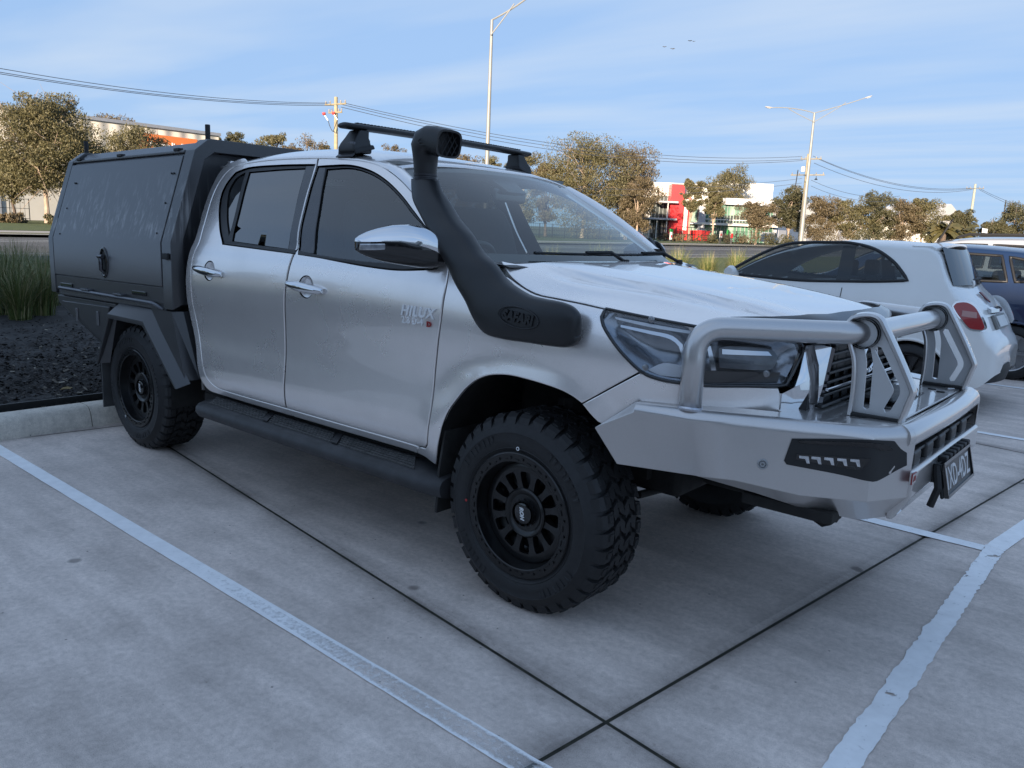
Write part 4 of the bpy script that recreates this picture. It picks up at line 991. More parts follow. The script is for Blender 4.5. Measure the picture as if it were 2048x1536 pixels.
text_obj('plate_number', '1XD-4DZ', PC+un*.0024, ux, uy, simple('plate_letters', (.62, .62, .62), .35), plate, .335, .074, size=.08, extrude=.0004, offset=.001)
bk = MB(); bk.box((1.215, -.23, .655), (1.25, -.20, .72)); bk.tube([(1.235, -.225, .715), (1.25, -.235, .64), (1.235, -.24, .575)], .012, 8); bk.build('plate_bracket', RUBBER, bull)
for i in range(7): MB().box((1.222, -.17+i*.055, .713), (1.252, -.135+i*.055, .735)).build('plate_clip', RUBBER, plate, bevel=.004)

# ---- lamps, grille
head_full = [(1212,618),(1203.5,634),(1207,651),(1227.4,685),(1251,713.7),(1281.6,742.5),(1302,752.7),(1332,761),(1366,766),(1409,770),(1500,771.5),(1556,771.5),(1571,769),(1584,746),(1604,697),(1600,687),(1590,683),(1500,670),(1400,655),(1297,636)]
HO = outline(head_full, (.35, 1.15), .02)
HOc = HO if area2(HO) > 0 else HO[::-1]
def on_side(P, d, s=1):
    N = surf_n(side, P); q = side(P[:, 0], P[:, 1])+N*np.broadcast_to(d, (len(P),))[:, None]
    q[:, 1] *= s; return q
_tn = surf_n(side, np.array([[0., 1.0]]))[0]; OUTW = 1.0 if _tn[1] < 0 else -1.0
def lamp(s):
    V_, F_, loops = fill(offset_poly(HOc, .004), (), .03); l = loops[0]
    # housing bowl set back behind the cover
    d = dist_poly(V_, HOc); dep = -(.010+.060*sstep(0, .07, d)); q = on_side(V_, dep*OUTW, s)
    hs = obj('headlight', q, [tuple(t) for t in F_], simple('lamp_housing', (.30, .32, .35), .22, .85, var=.25, vscale=5), ute, smooth=True, sharp=0)
    # clear outer cover with a lip
    Oc = offset_poly(HOc, .001); V2, F2, l2 = fill(Oc, (), .035); d = dist_poly(V2, Oc); q2 = on_side(V2, (.004+.016*sstep(0, .035, d))*OUTW, s)
    ff = [tuple(t) for t in F2]; me = bpy.data.meshes.new('lamp_cover'); me.from_pydata([tuple(p) for p in q2], [], ff); me.update()
    if me.polygons[len(ff)//2].normal.dot(Vector((.5, -s, .2))) < 0: me.flip_normals()
    me.shade_smooth(); link_mesh('lamp_cover', me, emission_free_glass('lamp_clear', (.86, .87, .88), 0.0, .015), hs)
    # dark rubber rim
    P1 = on_side(HOc, .003*OUTW, s); rim_ = MB(); n = len(P1)
    rim_.tube([*P1, P1[0]], .006, 6); rim_.build('lamp_rim', GLOSSBLACK, hs, smooth=True, sharp=0)
    def inner(name, px, mat, dep, thick=.004, rnd=38):
        O = outline(px, (.5, 1.05), .02, rnd); O = O if area2(O) > 0 else O[::-1]; V3, F3, l3 = fill(O, (), .03); l = l3[0]
        a = on_side(V3, -dep*OUTW, s); b = on_side(V3, -(dep+thick)*OUTW, s); k = len(a)
        return obj(name, [*a, *b], [tuple(t) for t in F3]+[tuple(i+k for i in t) for t in F3]+[(l[i], l[(i+1) % len(l)], l[(i+1) % len(l)]+k, l[i]+k) for i in range(len(l))], mat, hs, smooth=True, sharp=40)
    chrome2 = simple('lamp_chrome', (.62, .64, .67), .12, 1.0, var=.1)
    inner('lamp_brow', [(1228,631),(1300,645),(1400,662),(1400,668),(1300,652),(1230,636)], simple('lamp_white', (.75, .77, .80), .25), .012)
    inner('side_mirror_facet', [(1295,741),(1327,727),(1369,733),(1369,757),(1320,752)], MATS['lamp_white'], .016)
    inner('dark_bezel', [(1405,742),(1565,746),(1560,764),(1405,766)], GLOSSBLACK, .012)
    inner('lens_block', [(1440,695),(1462,690),(1540,695),(1556,703),(1562,715),(1552,738),(1536,742),(1442,737)], simple('lens_block', (.10, .105, .115), .12, .3, var=.5, vscale=18), .018, .012)
    inner('lens_brow', [(1446,697),(1540,702),(1548,711),(1446,708)], chrome2, .013)
    inner('light_guide', [(1415,690),(1423,690),(1434,742),(1424,742)], chrome2, .014)
    inner('light_guide', [(1240,653),(1300,667),(1340,677),(1358,692),(1364,716),(1370,716),(1366,688),(1345,670),(1300,660),(1240,648)], chrome2, .010)
    for u, v in ((1301.5, 643), (1291, 734), (1498.5, 677.5), (1527, 746)):
        a, b = solve(side, u, v, (.5, 1.05)); p = on_side(np.array([[a, b]]), .021*OUTW, s)[0]
        MB().lathe([(.0001, -.005), (.006, -.005), (.007, 0), (.011, .001), (.011, .006)], p, 'y', 10, s).build('cover_clip', simple('clip_steel', (.35, .35, .36), .3, .9), hs)
    return hs
lamp(1); lamp(-1)
# chrome grille surround
ch_px = [(1610.5,692),(1628,691),(1655,697),(1634,760),(1618,829),(1557,836),(1563,790),(1570,779),(1587,774),(1596,750)]
cr = MB()
def gp(u, v, x): return on_x(u, v, x)
def on_body(u, v, lift, g=(.95, 1.0)):
    a, b_ = solve(side, u, v, g); P_ = np.array([[a, b_]]); return (side(P_[:, 0], P_[:, 1])+surf_n(side, P_)*OUTW*lift)[0]
CH = [on_body(u, v, l) for u, v, l in ((1610.5, 692, .004), (1629, 690, .012), (1653, 697, .020), (1634, 770, .024), (1616, 834, .020), (1557, 836, .004), (1563, 787, .004), (1587, 775, .006), (1597, 748, .004))]
def mir(P, s): return [np.array([p[0], p[1]*s, p[2]]) for p in P]
for s in (1, -1):
    P = mir(CH, s); t = tessellate_polygon([[Vector(p) for p in P]]); n = len(P); back = [p+np.array([-.03, .008*s, 0]) for p in P]
    mid = sum(P)/n+np.array([.014, -.010*s, 0])
    obj('grille_surround', [*P, *back, mid], [(i, (i+1) % n, 2*n) for i in range(n)]+[(i, (i+1) % n, (i+1) % n+n, i+n) for i in range(n)], CHROME, ute, smooth=True, sharp=25, bevel=0)
    fin = [on_body(1653,697,.020), on_body(1661,700,.018), on_body(1628,838,.018), on_body(1617,834,.020)]
    MB().prism(mir(fin, s), (-.02, 0, 0)).build('grille_edge', simple('smoked_chrome', (.12, .12, .13), .15, .9), ute)
gy = lambda z: .345+(1.07-z)*.62
gr = MB(); gr.prism([(.860, -.42, 1.115), (.860, .42, 1.115), (.885, .52, .85), (.885, -.52, .85)], (-.02, 0, 0)); grille = gr.build('grille', RUBBER, ute)
GBLK = simple('grille_black', (.006, .006, .007), .42)
for i, z in enumerate((1.085, 1.055, 1.025, .995, .965, .925, .89)):
    x = .884+(1.125-z)*.08
    MB().box((x-.006, -gy(z), z-.005), (x+.012, gy(z), z+.005)).build('grille_bar', GBLK, grille, bevel=.003)
MB().box((.905, -gy(.945), .938), (.918, gy(.945), .950)).build('chrome_bar', CHROME, grille, bevel=.003)
MB().box((.868, -.30, .985), (.888, .30, 1.085)).build('grille_frame', GBLK, grille, bevel=.02)
for y in np.linspace(-.36, .36, 9): MB().box((.872, y-.004, .87), (.888, y+.004, 1.09)).build('grille_rib', GBLK, grille)
bg = MB(); rr = []
for k in np.linspace(0, 2*math.pi, 33)[:-1]:
    rr.append([(.915+.008*math.cos(q), .075*math.cos(k)+.010*math.cos(k)*math.sin(q), 1.02+.052*math.sin(k)+.010*math.sin(k)*math.sin(q)) for q in np.linspace(0, 2*math.pi, 8, endpoint=False)])
rr.append(rr[0]); bg.loft(rr, cap=False); bg.build('grille_emblem', CHROME, grille, smooth=True)
MB().box((.55, -.42, 1.06), (.84, .42, 1.12)).build('slam_panel', RUBBER, ute)
# bonnet protector: smoked strip standing off the leading edge
bp = MB(); rings = []
for v in np.linspace(-1, 1, 41):
    y = v*.745; a = abs(y); xe = np.interp(a, [0, .12, .29, .44, .565, .655, .72, .745], [.890, .886, .868, .832, .775, .70, .640, .610]); z = hood(np.array([xe-.012]), np.array([y]))[0][2]
    wave = .010*math.cos(a*7.5)+.012*sstep(.35, .15, a)-.004
    h = .034*min(1, (1-abs(v))*14)**.5
    rings.append([(xe+.020, y*1.01, z-.034), (xe+.026, y*1.01, z-.01), (xe+.012, y*1.005, z+.012), (xe-.022, y, z+h+wave*.6), (xe-.024, y, z+h+wave*.6-.003), (xe+.008, y*1.005, z+.009), (xe+.021, y*1.01, z-.012)])
bp.loft(rings, cap=True).build('bonnet_protector', simple('smoked_acrylic', (.014, .014, .016), .16, 0, .4, rvar=.05), ute, smooth=True, sharp=45)
# cowl and wipers
cw = MB(); rings = []
for y in np.linspace(-.76, .76, 21):
    k = 1-(abs(y)/.74)**2.2 if abs(y) < .74 else 0
    rings.append([(-.215+.0*k, y, 1.286), (-.245, y, 1.297-.004*(1-k)), (-.355+.085*k, y, 1.300), (-.40+.085*k, y, 1.28)])
cw.loft(rings, cap=False, close=False).build('cowl', TRIM, ute, smooth=True, sharp=50)
for y0, y1 in ((-.48, .13), (.02, .64)):
    w = MB(); n = 10; rings = []
    base_ = screen(np.full(n, .075), np.linspace(y0, y1, n)/.735)+np.array([.022, 0, .016])
    w.tube(list(base_), .007, 6); w.tube([base_[n//2]+np.array([.0, 0, .008]), base_[n//2]+np.array([.03, (y1-y0)*.25, .012]), np.array([-.25, y1-.02, 1.305])], .008, 6)
    w.build('wiper', RUBBER, ute, smooth=True)
    MB().lathe([(.0001, .022), (.014, .02), (.018, 0)], (-.245, y1-.02, 1.296), 'z', 10).build('wiper_pivot', RUBBER, ute, smooth=True)

# ---- badges on the front door
bx = solve(side, 838, 624, (-.6, 1.1)); p = side(np.array([bx[0]]), np.array([bx[1]]))[0]
text_obj('model_badge', 'HILUX', p+np.array([0, -.004, 0]), (1, 0, 0), (0, .0, 1), simple('badge_chrome', (.93, .93, .93), .3, .3), fd, .205, .043, size=.05, extrude=.003, shear=.22, offset=.0010, bevel=.0004, spacing=1.12)
bx = solve(side, 824, 641, (-.6, 1.05)); p2 = side(np.array([bx[0]]), np.array([bx[1]]))[0]
text_obj('engine_badge', '2.8 D-4', p2+np.array([.005, -.004, 0]), (1, 0, 0), (0, 0, 1), MATS['badge_chrome'], fd, .126, .030, size=.04, extrude=.002, offset=.0008, spacing=1.12)
bx = solve(side, 859, 648.5, (-.55, 1.05)); p3 = side(np.array([bx[0]]), np.array([bx[1]]))[0]
text_obj('engine_badge', 'D', p3+np.array([0, -.004, 0]), (1, 0, 0), (0, 0, 1), simple('badge_d_red', (.32, .03, .03), .3), fd, .024, .023, size=.04, extrude=.002, offset=.0014)

# ---- snorkel
SL = [(827.5,359),(827.5,380),(833,402),(847,430.6),(865,466),(883,502),(899,531),(915,567),(935,602.5),(947,631),(962,656),(979.6,670.5),(1015,679.5),(1060,686),(1100,692),(1130,695),(1143,693)]
SR = [(874,359),(881,380),(897,409),(915,438),(938.5,466),(961.7,502),(987,527),(1012,559.5),(1037,578),(1062,591),(1090,597.5),(1110,601),(1128,605.5),(1145,613.5),(1157,628),(1159.5,650),(1157,672)]
SY = [.765,.785,.805,.826,.850,.872,.890,.905,.918,.928,.934,.938,.940,.940,.938,.934,.930]
SD = [.047,.047,.048,.048,.048,.047,.046,.045,.044,.043,.042,.041,.040,.039,.037,.032,.022]
rings = []
for (a, b), (c_, d_), y, t in zip(SL, SR, SY, SD):
    L_ = on_y(a, b, -y); R2 = on_y(c_, d_, -y); m = (L_+R2)/2; h = (R2-L_)/2; ax = np.array([0, -1, 0.])*t; e = 2.0 if y < .80 else 2.7
    rings.append([m+h*np.sign(math.cos(k))*abs(math.cos(k))**(2/e)+ax*np.sign(math.sin(k))*abs(math.sin(k))**(2/e) for k in np.linspace(0, 2*math.pi, 28, endpoint=False)])
RR = np.array(rings); fine = []
for i in range(len(RR)-1):
    for t in np.linspace(0, 1, 4, endpoint=False):
        p0 = RR[max(i-1, 0)]; p1 = RR[i]; p2_ = RR[i+1]; p3_ = RR[min(i+2, len(RR)-1)]
        fine.append(.5*(2*p1+(p2_-p0)*t+(2*p0-5*p1+4*p2_-p3_)*t*t+(3*p1-p0-3*p2_+p3_)*t**3))
fine.append(RR[-1]); last = RR[-1]; fine.append(last.mean(0)+(last-last.mean(0))*.85+np.array([.006, 0, 0]))
snork = MB().loft(fine).build('snorkel', PLASTIC, ute, smooth=True, sharp=60)
# collar clamp and ram head
top = RR[0].mean(0); col_r = .047; upv = np.array([0, 0, 1.])
cl = MB(); cl.lathe([(.0475, -.014), (.0505, -.013), (.0505, -.004), (.0480, -.002), (.0480, .004), (.0505, .006), (.0505, .013), (.0475, .014)], top+np.array([0, 0, .008]), 'z', 28)
cl.build('clamp_band', simple('clamp_steel', (.05, .05, .055), .35, .7), snork, smooth=True, sharp=30)
hd = MB(); rings = []
c0 = top
stations = [((0, 0, .02), (0, 0, 1), .047, .047), ((0, 0, .06), (0, 0, 1), .050, .050), ((-.002, 0, .095), (.1, 0, 1), .052, .052), ((0, 0, .122), (.45, 0, 1), .060, .058), ((.018, 0, .146), (1, 0, .75), .060, .062), ((.055, 0, .156), (1, 0, .25), .056, .066), ((.095, 0, .147), (1, 0, -.05), .057, .070), ((.135, 0, .136), (1, 0, -.15), .055, .071)]
for o_, d_, hz, hy in stations:
    d = np.array(d_, float); d /= np.linalg.norm(d); yv = np.array([0, 1, 0.]); w = np.cross(d, yv); cc = c0+np.array(o_); e = 2.0+1.6*max(0, d[0])
    rings.append([cc+yv*hy*np.sign(math.cos(k))*abs(math.cos(k))**(2/e)+w*hz*np.sign(math.sin(k))*abs(math.sin(k))**(2/e) for k in np.linspace(0, 2*math.pi, 28, endpoint=False)])
lastr = np.array(rings[-1]); lc_ = lastr.mean(0); inner_ = lc_+(lastr-lc_)*.86
rings.append(list(inner_)); rings.append(list(inner_+np.array([-.045, 0, 0])))
ram = hd.loft(rings, cap=True).build('ram_head', PLASTIC, snork, smooth=True, sharp=50)
gm = MB()
for k in range(-4, 5):
    for sg in (1, -1):
        a = lc_+np.array([-.012, k*.028-.07*sg*.5, -.05]); b = lc_+np.array([-.012, k*.028+.07*sg*.5, .05])
        # clip to the opening
        pts_ = [a+(b-a)*t for t in np.linspace(0, 1, 21)]; pts_ = [p for p in pts_ if ((p[1]-lc_[1])/.061)**4+((p[2]-lc_[2])/.047)**4 < 1]
        if len(pts_) > 1: gm.tube([pts_[0], pts_[-1]], .0022, 4)
gm.build('intake_mesh', RUBBER, snork)
# maker's lettering in ovals
def oval_badge(u, v, y, w, h_, tilt, txt, parent, depth=.003):
    c = on_y(u, v, -y); X = np.array([math.cos(tilt), 0, math.sin(tilt)]); Z = np.array([-math.sin(tilt), 0, math.cos(tilt)])
    rb = MB(); rb.tube([c+X*w*math.cos(k)+Z*h_*math.sin(k) for k in np.linspace(0, 2*math.pi, 41)], .0028, 6, up=(0, 1, 0)); rb.build('badge_ring', PLASTIC, parent, smooth=True, sharp=0)
    text_obj('badge_lettering', txt, c+np.array([0, -.0005, 0]), X, Z+X*.15, PLASTIC, parent, w*1.55, h_*1.05, size=.05, extrude=depth, shear=.15, offset=.002, bevel=.0008)
oval_badge(1036, 635, .9810, .092, .036, R_(-5), 'SAFARI', snork)
oval_badge(845.5, 283, .8275, .026, .013, R_(-4), 'SAFARI', ram, .002)

# ---- mirrors
tops = [(883,512),(880,488),(871,473),(858,461),(838,453),(812,449),(780,450.5),(752,456.5),(731,464),(718,471),(713,476)]
bots = [(884,520),(883,531),(874,535),(860,536),(840,535.5),(812,531.5),(785,527),(757,520.5),(735,513),(719,506),(711.5,501)]
split = [.30, .42, .40, .46, .50, .54, .58, .60, .62, .66, .72]
def mirror_part(s):
    A = np.array([-.43, -.875, 0]); B = np.array([-.735, -1.13, 0]); fold = (lambda p: p) if s > 0 else (lambda p: np.array([-.47+(p[0]+.47)*.45-(abs(p[1])-.875)*.85, .875+(abs(p[1])-.875)*.22, p[2]-.02])); rings_t, rings_b = [], []
    for (a, b), (c_, d_), sp in zip(tops, bots, split):
        f = (883-(a+c_)/2)/171.0; base_ = A+(B-A)*f
        y = base_[1]; pt_ = on_y(a, b, y); pb = on_y(c_, d_, y); x = (pt_[0]+pb[0])/2; z0, z1 = pb[2], pt_[2]
        th = .085*math.sin(math.pi*min(.93, max(.10, f*.86+.10)))**.6
        zs = z0+(z1-z0)*sp; row = []
        hz = (z1-z0)/2; zc = (z0+z1)/2
        for k in np.linspace(0, 2*math.pi, 24, endpoint=False):
            e = 2.4; row.append(np.array([x+th*.62*np.sign(math.cos(k))*abs(math.cos(k))**(2/e)*(1.0 if math.cos(k) > 0 else .45), s*y, zc+hz*np.sign(math.sin(k))*abs(math.sin(k))**(2/e)]))
        rings_t.append([fold(p_) if s < 0 else p_ for p_ in row]); rings_b.append(zs-(.02 if s < 0 else 0))
    def clip(rows, up_):
        out = []
        for row, zs in zip(rows, rings_b):
            out.append([np.array([p[0], p[1], max(p[2], zs) if up_ else min(p[2], zs)]) for p in row])
        return out
    low = MB().loft(clip(rings_t, False)).build('door_mirror', GLOSSBLACK, ute, smooth=True, sharp=50)
    up_ = clip(rings_t, True); up_ = [[p+(p-np.mean(r, 0))*np.array([.05, 0, .03]) for p in r] for r in up_]
    MB().loft(up_[2:]).build('mirror_cap', CHROME, low, smooth=True, sharp=50)
    lens = []
    for i in range(7, 11):
        r = np.array(rings_t[i]); zs = rings_b[i]; xf = r[:, 0].max(); lens.append([(xf-.002, r[0][1], zs-.006), (xf+.004, r[0][1], zs-.012), (xf+.004, r[0][1], zs-.026), (xf-.002, r[0][1], zs-.032)])
    MB().loft(lens).build('mirror_indicator', simple('indicator_lens', (.45, .46, .48), .12, .6, var=.4, vscale=60), low)
    ft = MB(); o = [on_y(u, v, -.868) for u, v in ((853, 453), (866, 478), (880, 500), (884, 520), (880, 532), (868, 538), (848, 536), (846, 470))]
    ft.prism([np.array([p[0], s*p[1], p[2]]) for p in o], (0, -.030*s*-1 if s < 0 else -.030, 0)); ft.build('mirror_foot', TRIM, low, bevel=.008)
    gl = [np.array(rings_t[i]) for i in range(2, 10)]
    return low
mirror_part(1); mirror_part(-1)

# ---- roof bar
rb = MB(); rings = []
zb_, xb_ = 1.879, -1.349
for y, k in ((-.686, .35), (-.681, .8), (-.672, 1), (-.4, 1), (0, 1), (.4, 1), (.672, 1), (.681, .8), (.686, .35)):
    zz = zb_+.006*(1-(y/.686)**2)
    rings.append([(xb_+.045*k*math.cos(t)*(1.0), y, zz+.015*k*math.sin(t)) for t in np.linspace(0, 2*math.pi, 18, endpoint=False)])
rbar = rb.loft(rings).build('roof_bar', simple('bar_black', (.010, .0105, .011), .45), ute, smooth=True, sharp=0)
rs = MB()
for i in range(58): rs.box((xb_-.012, -.60+i*.021, zb_+.0155+.005*(1-((-.6+i*.021)/.686)**2)), (xb_+.012, -.590+i*.021, zb_+.0205+.005*(1-((-.6+i*.021)/.686)**2)))
tag(rs.build('grip_strip', RUBBER, rbar), kind='stuff')
for s in (-1, 1):
    ft = MB(); rings = []
    gz = float(np.interp(-1.349, gx, Gp[:, 2])); gy_ = -float(np.interp(-1.349, gx, Gp[:, 1]))
    for z, y0, y1, w in ((gz+.030, gy_-.005, gy_-.115, .060), (gz+.055, gy_-.004, gy_-.120, .058), (gz+.075, gy_-.012, gy_-.118, .052), (gz+.105, gy_-.035, gy_-.112, .045), (zb_-.012, gy_-.060, gy_-.115, .042)):
        rings.append([(xb_-w, s*y0, z), (xb_+w, s*y0, z), (xb_+w, s*y1, z), (xb_-w, s*y1, z)])
    foot = ft.loft(rings).build('rack_foot', MATS['bar_black'], rbar, bevel=.008)
    pad = MB(); pad.loft([[(xb_-.07, s*(gy_-.012), gz+.022), (xb_+.07, s*(gy_-.012), gz+.022), (xb_+.07, s*(gy_-.13), gz+.055), (xb_-.07, s*(gy_-.13), gz+.055)], [(xb_-.062, s*(gy_-.010), gz+.048), (xb_+.062, s*(gy_-.010), gz+.048), (xb_+.062, s*(gy_-.125), gz+.075), (xb_-.062, s*(gy_-.125), gz+.075)]]); pad.build('foot_pad', RUBBER, foot, bevel=.006)
    MB().prism([(xb_-.062, s*(gy_+.004), gz+.006), (xb_+.062, s*(gy_+.004), gz+.006), (xb_+.055, s*(gy_-.045), gz+.046), (xb_-.055, s*(gy_-.045), gz+.046)], (0, s*.002, .006)).build('foot_clamp', simple('clamp_dark', (.03, .03, .033), .35), foot, bevel=.002)
    MB().box((xb_+.016, s*(gy_-.016)-.006, gz+.060), (xb_+.054, s*(gy_-.016)+.006, gz+.078)).build('foot_lock', simple('lock_grey', (.09, .09, .10), .3, .5), foot, bevel=.003)
MB().lathe([(.0001, .05), (.008, .048), (.010, .0)], (-1.62, -.30, 1.815), 'z', 8).build('aerial_stub', RUBBER, ute)

# ---- cabin
SEAT = simple('seat_cloth', (.018, .018, .02), .85, bmp=.2, bscale=300)
DASH = simple('dash_plastic', (.014, .014, .016), .6, bmp=.05, bscale=300)
db = MB(); rings = []
for y in np.linspace(-.72, .72, 15):
    k = .03*math.exp(-((y+.36)/.16)**2)
    rings.append([(-.33, y, 1.262), (-.50, y, 1.270), (-.66, y, 1.262+k), (-.74, y, 1.225+k), (-.76, y, 1.10), (-.70, y, .85), (-.33, y, .85)])
db.loft(rings).build('dashboard', DASH, ute, smooth=True, sharp=40)
def seat(x, y, w, name='seat', legs=True):
    sb = MB(); rings = []
    for t, hw, d in ((0, .24, .10), (.12, .25, .12), (.35, .25, .12), (.50, .235, .11), (.58, .20, .09), (.60, .17, .07)):
        xx = x-.34-.26*t; zz = .95+t
        rings.append([(xx+d*.55, y-hw*w*.82, zz), (xx+d*.40, y, zz), (xx+d*.55, y+hw*w*.82, zz), (xx+d*.35, y+hw*w, zz), (xx-d*.5, y+hw*w*.9, zz), (xx-d*.5, y-hw*w*.9, zz), (xx+d*.35, y-hw*w, zz)])
    so = sb.loft(rings).build(name, SEAT, ute, smooth=True, sharp=50)
    hr = MB(); rings = []
    for z, hw, d in ((0, .10, .04), (.03, .125, .055), (.12, .125, .055), (.165, .10, .04)):
        rings.append([(x-.53+d*math.cos(k), y+hw*np.sign(math.sin(k))*abs(math.sin(k))**.6, 1.585+z) for k in np.linspace(0, 2*math.pi, 14, endpoint=False)])
    hr.loft(rings).build('headrest', SEAT, so, smooth=True, sharp=0)
    MB().box((x-.30, y-.24*w, .82), (x+.22, y+.24*w, .98)).build('seat_base', SEAT, so, bevel=.04)
seat(-.95, -.37, 1.0); seat(-.95, .37, 1.0); seat(-1.78, -.38, 1.05); seat(-1.78, .38, 1.05)
sw = MB(); cs = np.array([-.83, -.37, 1.20]); nrm = np.array([-.88, 0, .48]); a_ = np.array([0, 1., 0]); b_ = np.cross(nrm, a_)
sw.tube([cs+(a_*math.cos(k)+b_*math.sin(k))*.185 for k in np.linspace(0, 2*math.pi, 33)], .016, 8, up=tuple(nrm)); sw.tube([cs-a_*.17, cs+a_*.17], .02, 8); sw.tube([cs, cs-b_*.16], .02, 8); sw.tube([cs+nrm*.01, cs-nrm*.22], .04, 8)
sw.build('steering_wheel', TRIM, ute, smooth=True, sharp=50)
rmv = MB(); rmv.box((-.90, -.12, 1.565), (-.875, .12, 1.63)); rmv.build('rear_view_mirror', GLOSSBLACK, ute, bevel=.012)
MB().prism([(-.93, -.09, 1.672), (-.93, .09, 1.672), (-.83, .07, 1.612), (-.83, -.07, 1.612)], (-.03, 0, -.01)).build('camera_pod', TRIM, ute, bevel=.004)
MB().box((-2.42, -.62, 1.70), (-1.02, .62, 1.716)).build('headliner', simple('headliner', (.25, .25, .24), .9), ute)

# ---- under the nose: chassis horns, arms, tow hooks, guard
MB().prism([(.45, -.42, .60), (1.12, -.40, .585), (1.12, .40, .585), (.45, .42, .60)], (0, 0, -.012)).build('bash_plate', DARK, ute)
for s in (-1, 1):
    MB().tube([(.05, s*.80, .36), (.10, s*.45, .42), (.02, s*.30, .45)], [.035, .045, .05], 8).build('lower_arm', DARK, ute, smooth=True)
    MB().tube([(.02, s*.66, .40), (-.02, s*.58, .78)], .055, 10).build('shock_absorber', DARK, ute, smooth=True)
    MB().lathe([(.0001, -.09), (.06, -.085), (.085, -.02), (.14, 0), (.14, .02), (.05, .04)], (0, s*.66, ZH), 'y', 20, s).build('brake_hub', DARK, ute, smooth=True)
    hk = MB(); hk.prism([(.86, s*.43-.012, .60), (.98, s*.43-.012, .60), (.985, s*.43-.012, .49), (.955, s*.43-.012, .475), (.90, s*.43-.012, .50)], (0, .024, 0)); hk.build('recovery_bracket', DARK, ute, bevel=.004)
    MB().tube([(.92, s*.40, .56), (.97, s*.40, .555), (1.00, s*.40, .53), (.985, s*.40, .50), (.95, s*.40, .495), (.93, s*.40, .51)], .011, 8).build('tow_hook', DARK, ute, smooth=True, sharp=0)
    MB().box((.75, s*.60-.05, .56), (1.05, s*.60+.05, .60)).build('bar_mount', DARK, ute, bevel=.006)
MB().tube([(.28, -.52, .44), (.30, -.2, .42), (.30, .2, .42), (.28, .52, .44)], .016, 8).build('sway_bar', DARK, ute, smooth=True)
MB().tube([(.12, -.62, .40), (.14, .62, .40)], .018, 8).build('steering_rack', DARK, ute, smooth=True)
MB().box((.16, -.46, .44), (.42, .46, .60)).build('front_crossmember', DARK, ute, bevel=.03)
MB().box((.42, -.30, .47), (.98, .30, .58)).build('front_guard_plate', DARK, ute, bevel=.03)
MB().lathe([(.001, -.20), (.10, -.18), (.13, 0), (.10, .18), (.001, .2)], (.02, -.12, .46), 'y', 14).build('front_differential', DARK, ute, smooth=True)
eye = MB(); ec = np.array([1.05, -.46, .592]); eye.tube([ec+np.array([.035*math.cos(k), .05*math.sin(k), 0]) for k in np.linspace(0, 2*math.pi, 21)], .010, 8); eye.build('recovery_eye', MATS['alloy_plate'], ute, smooth=True)

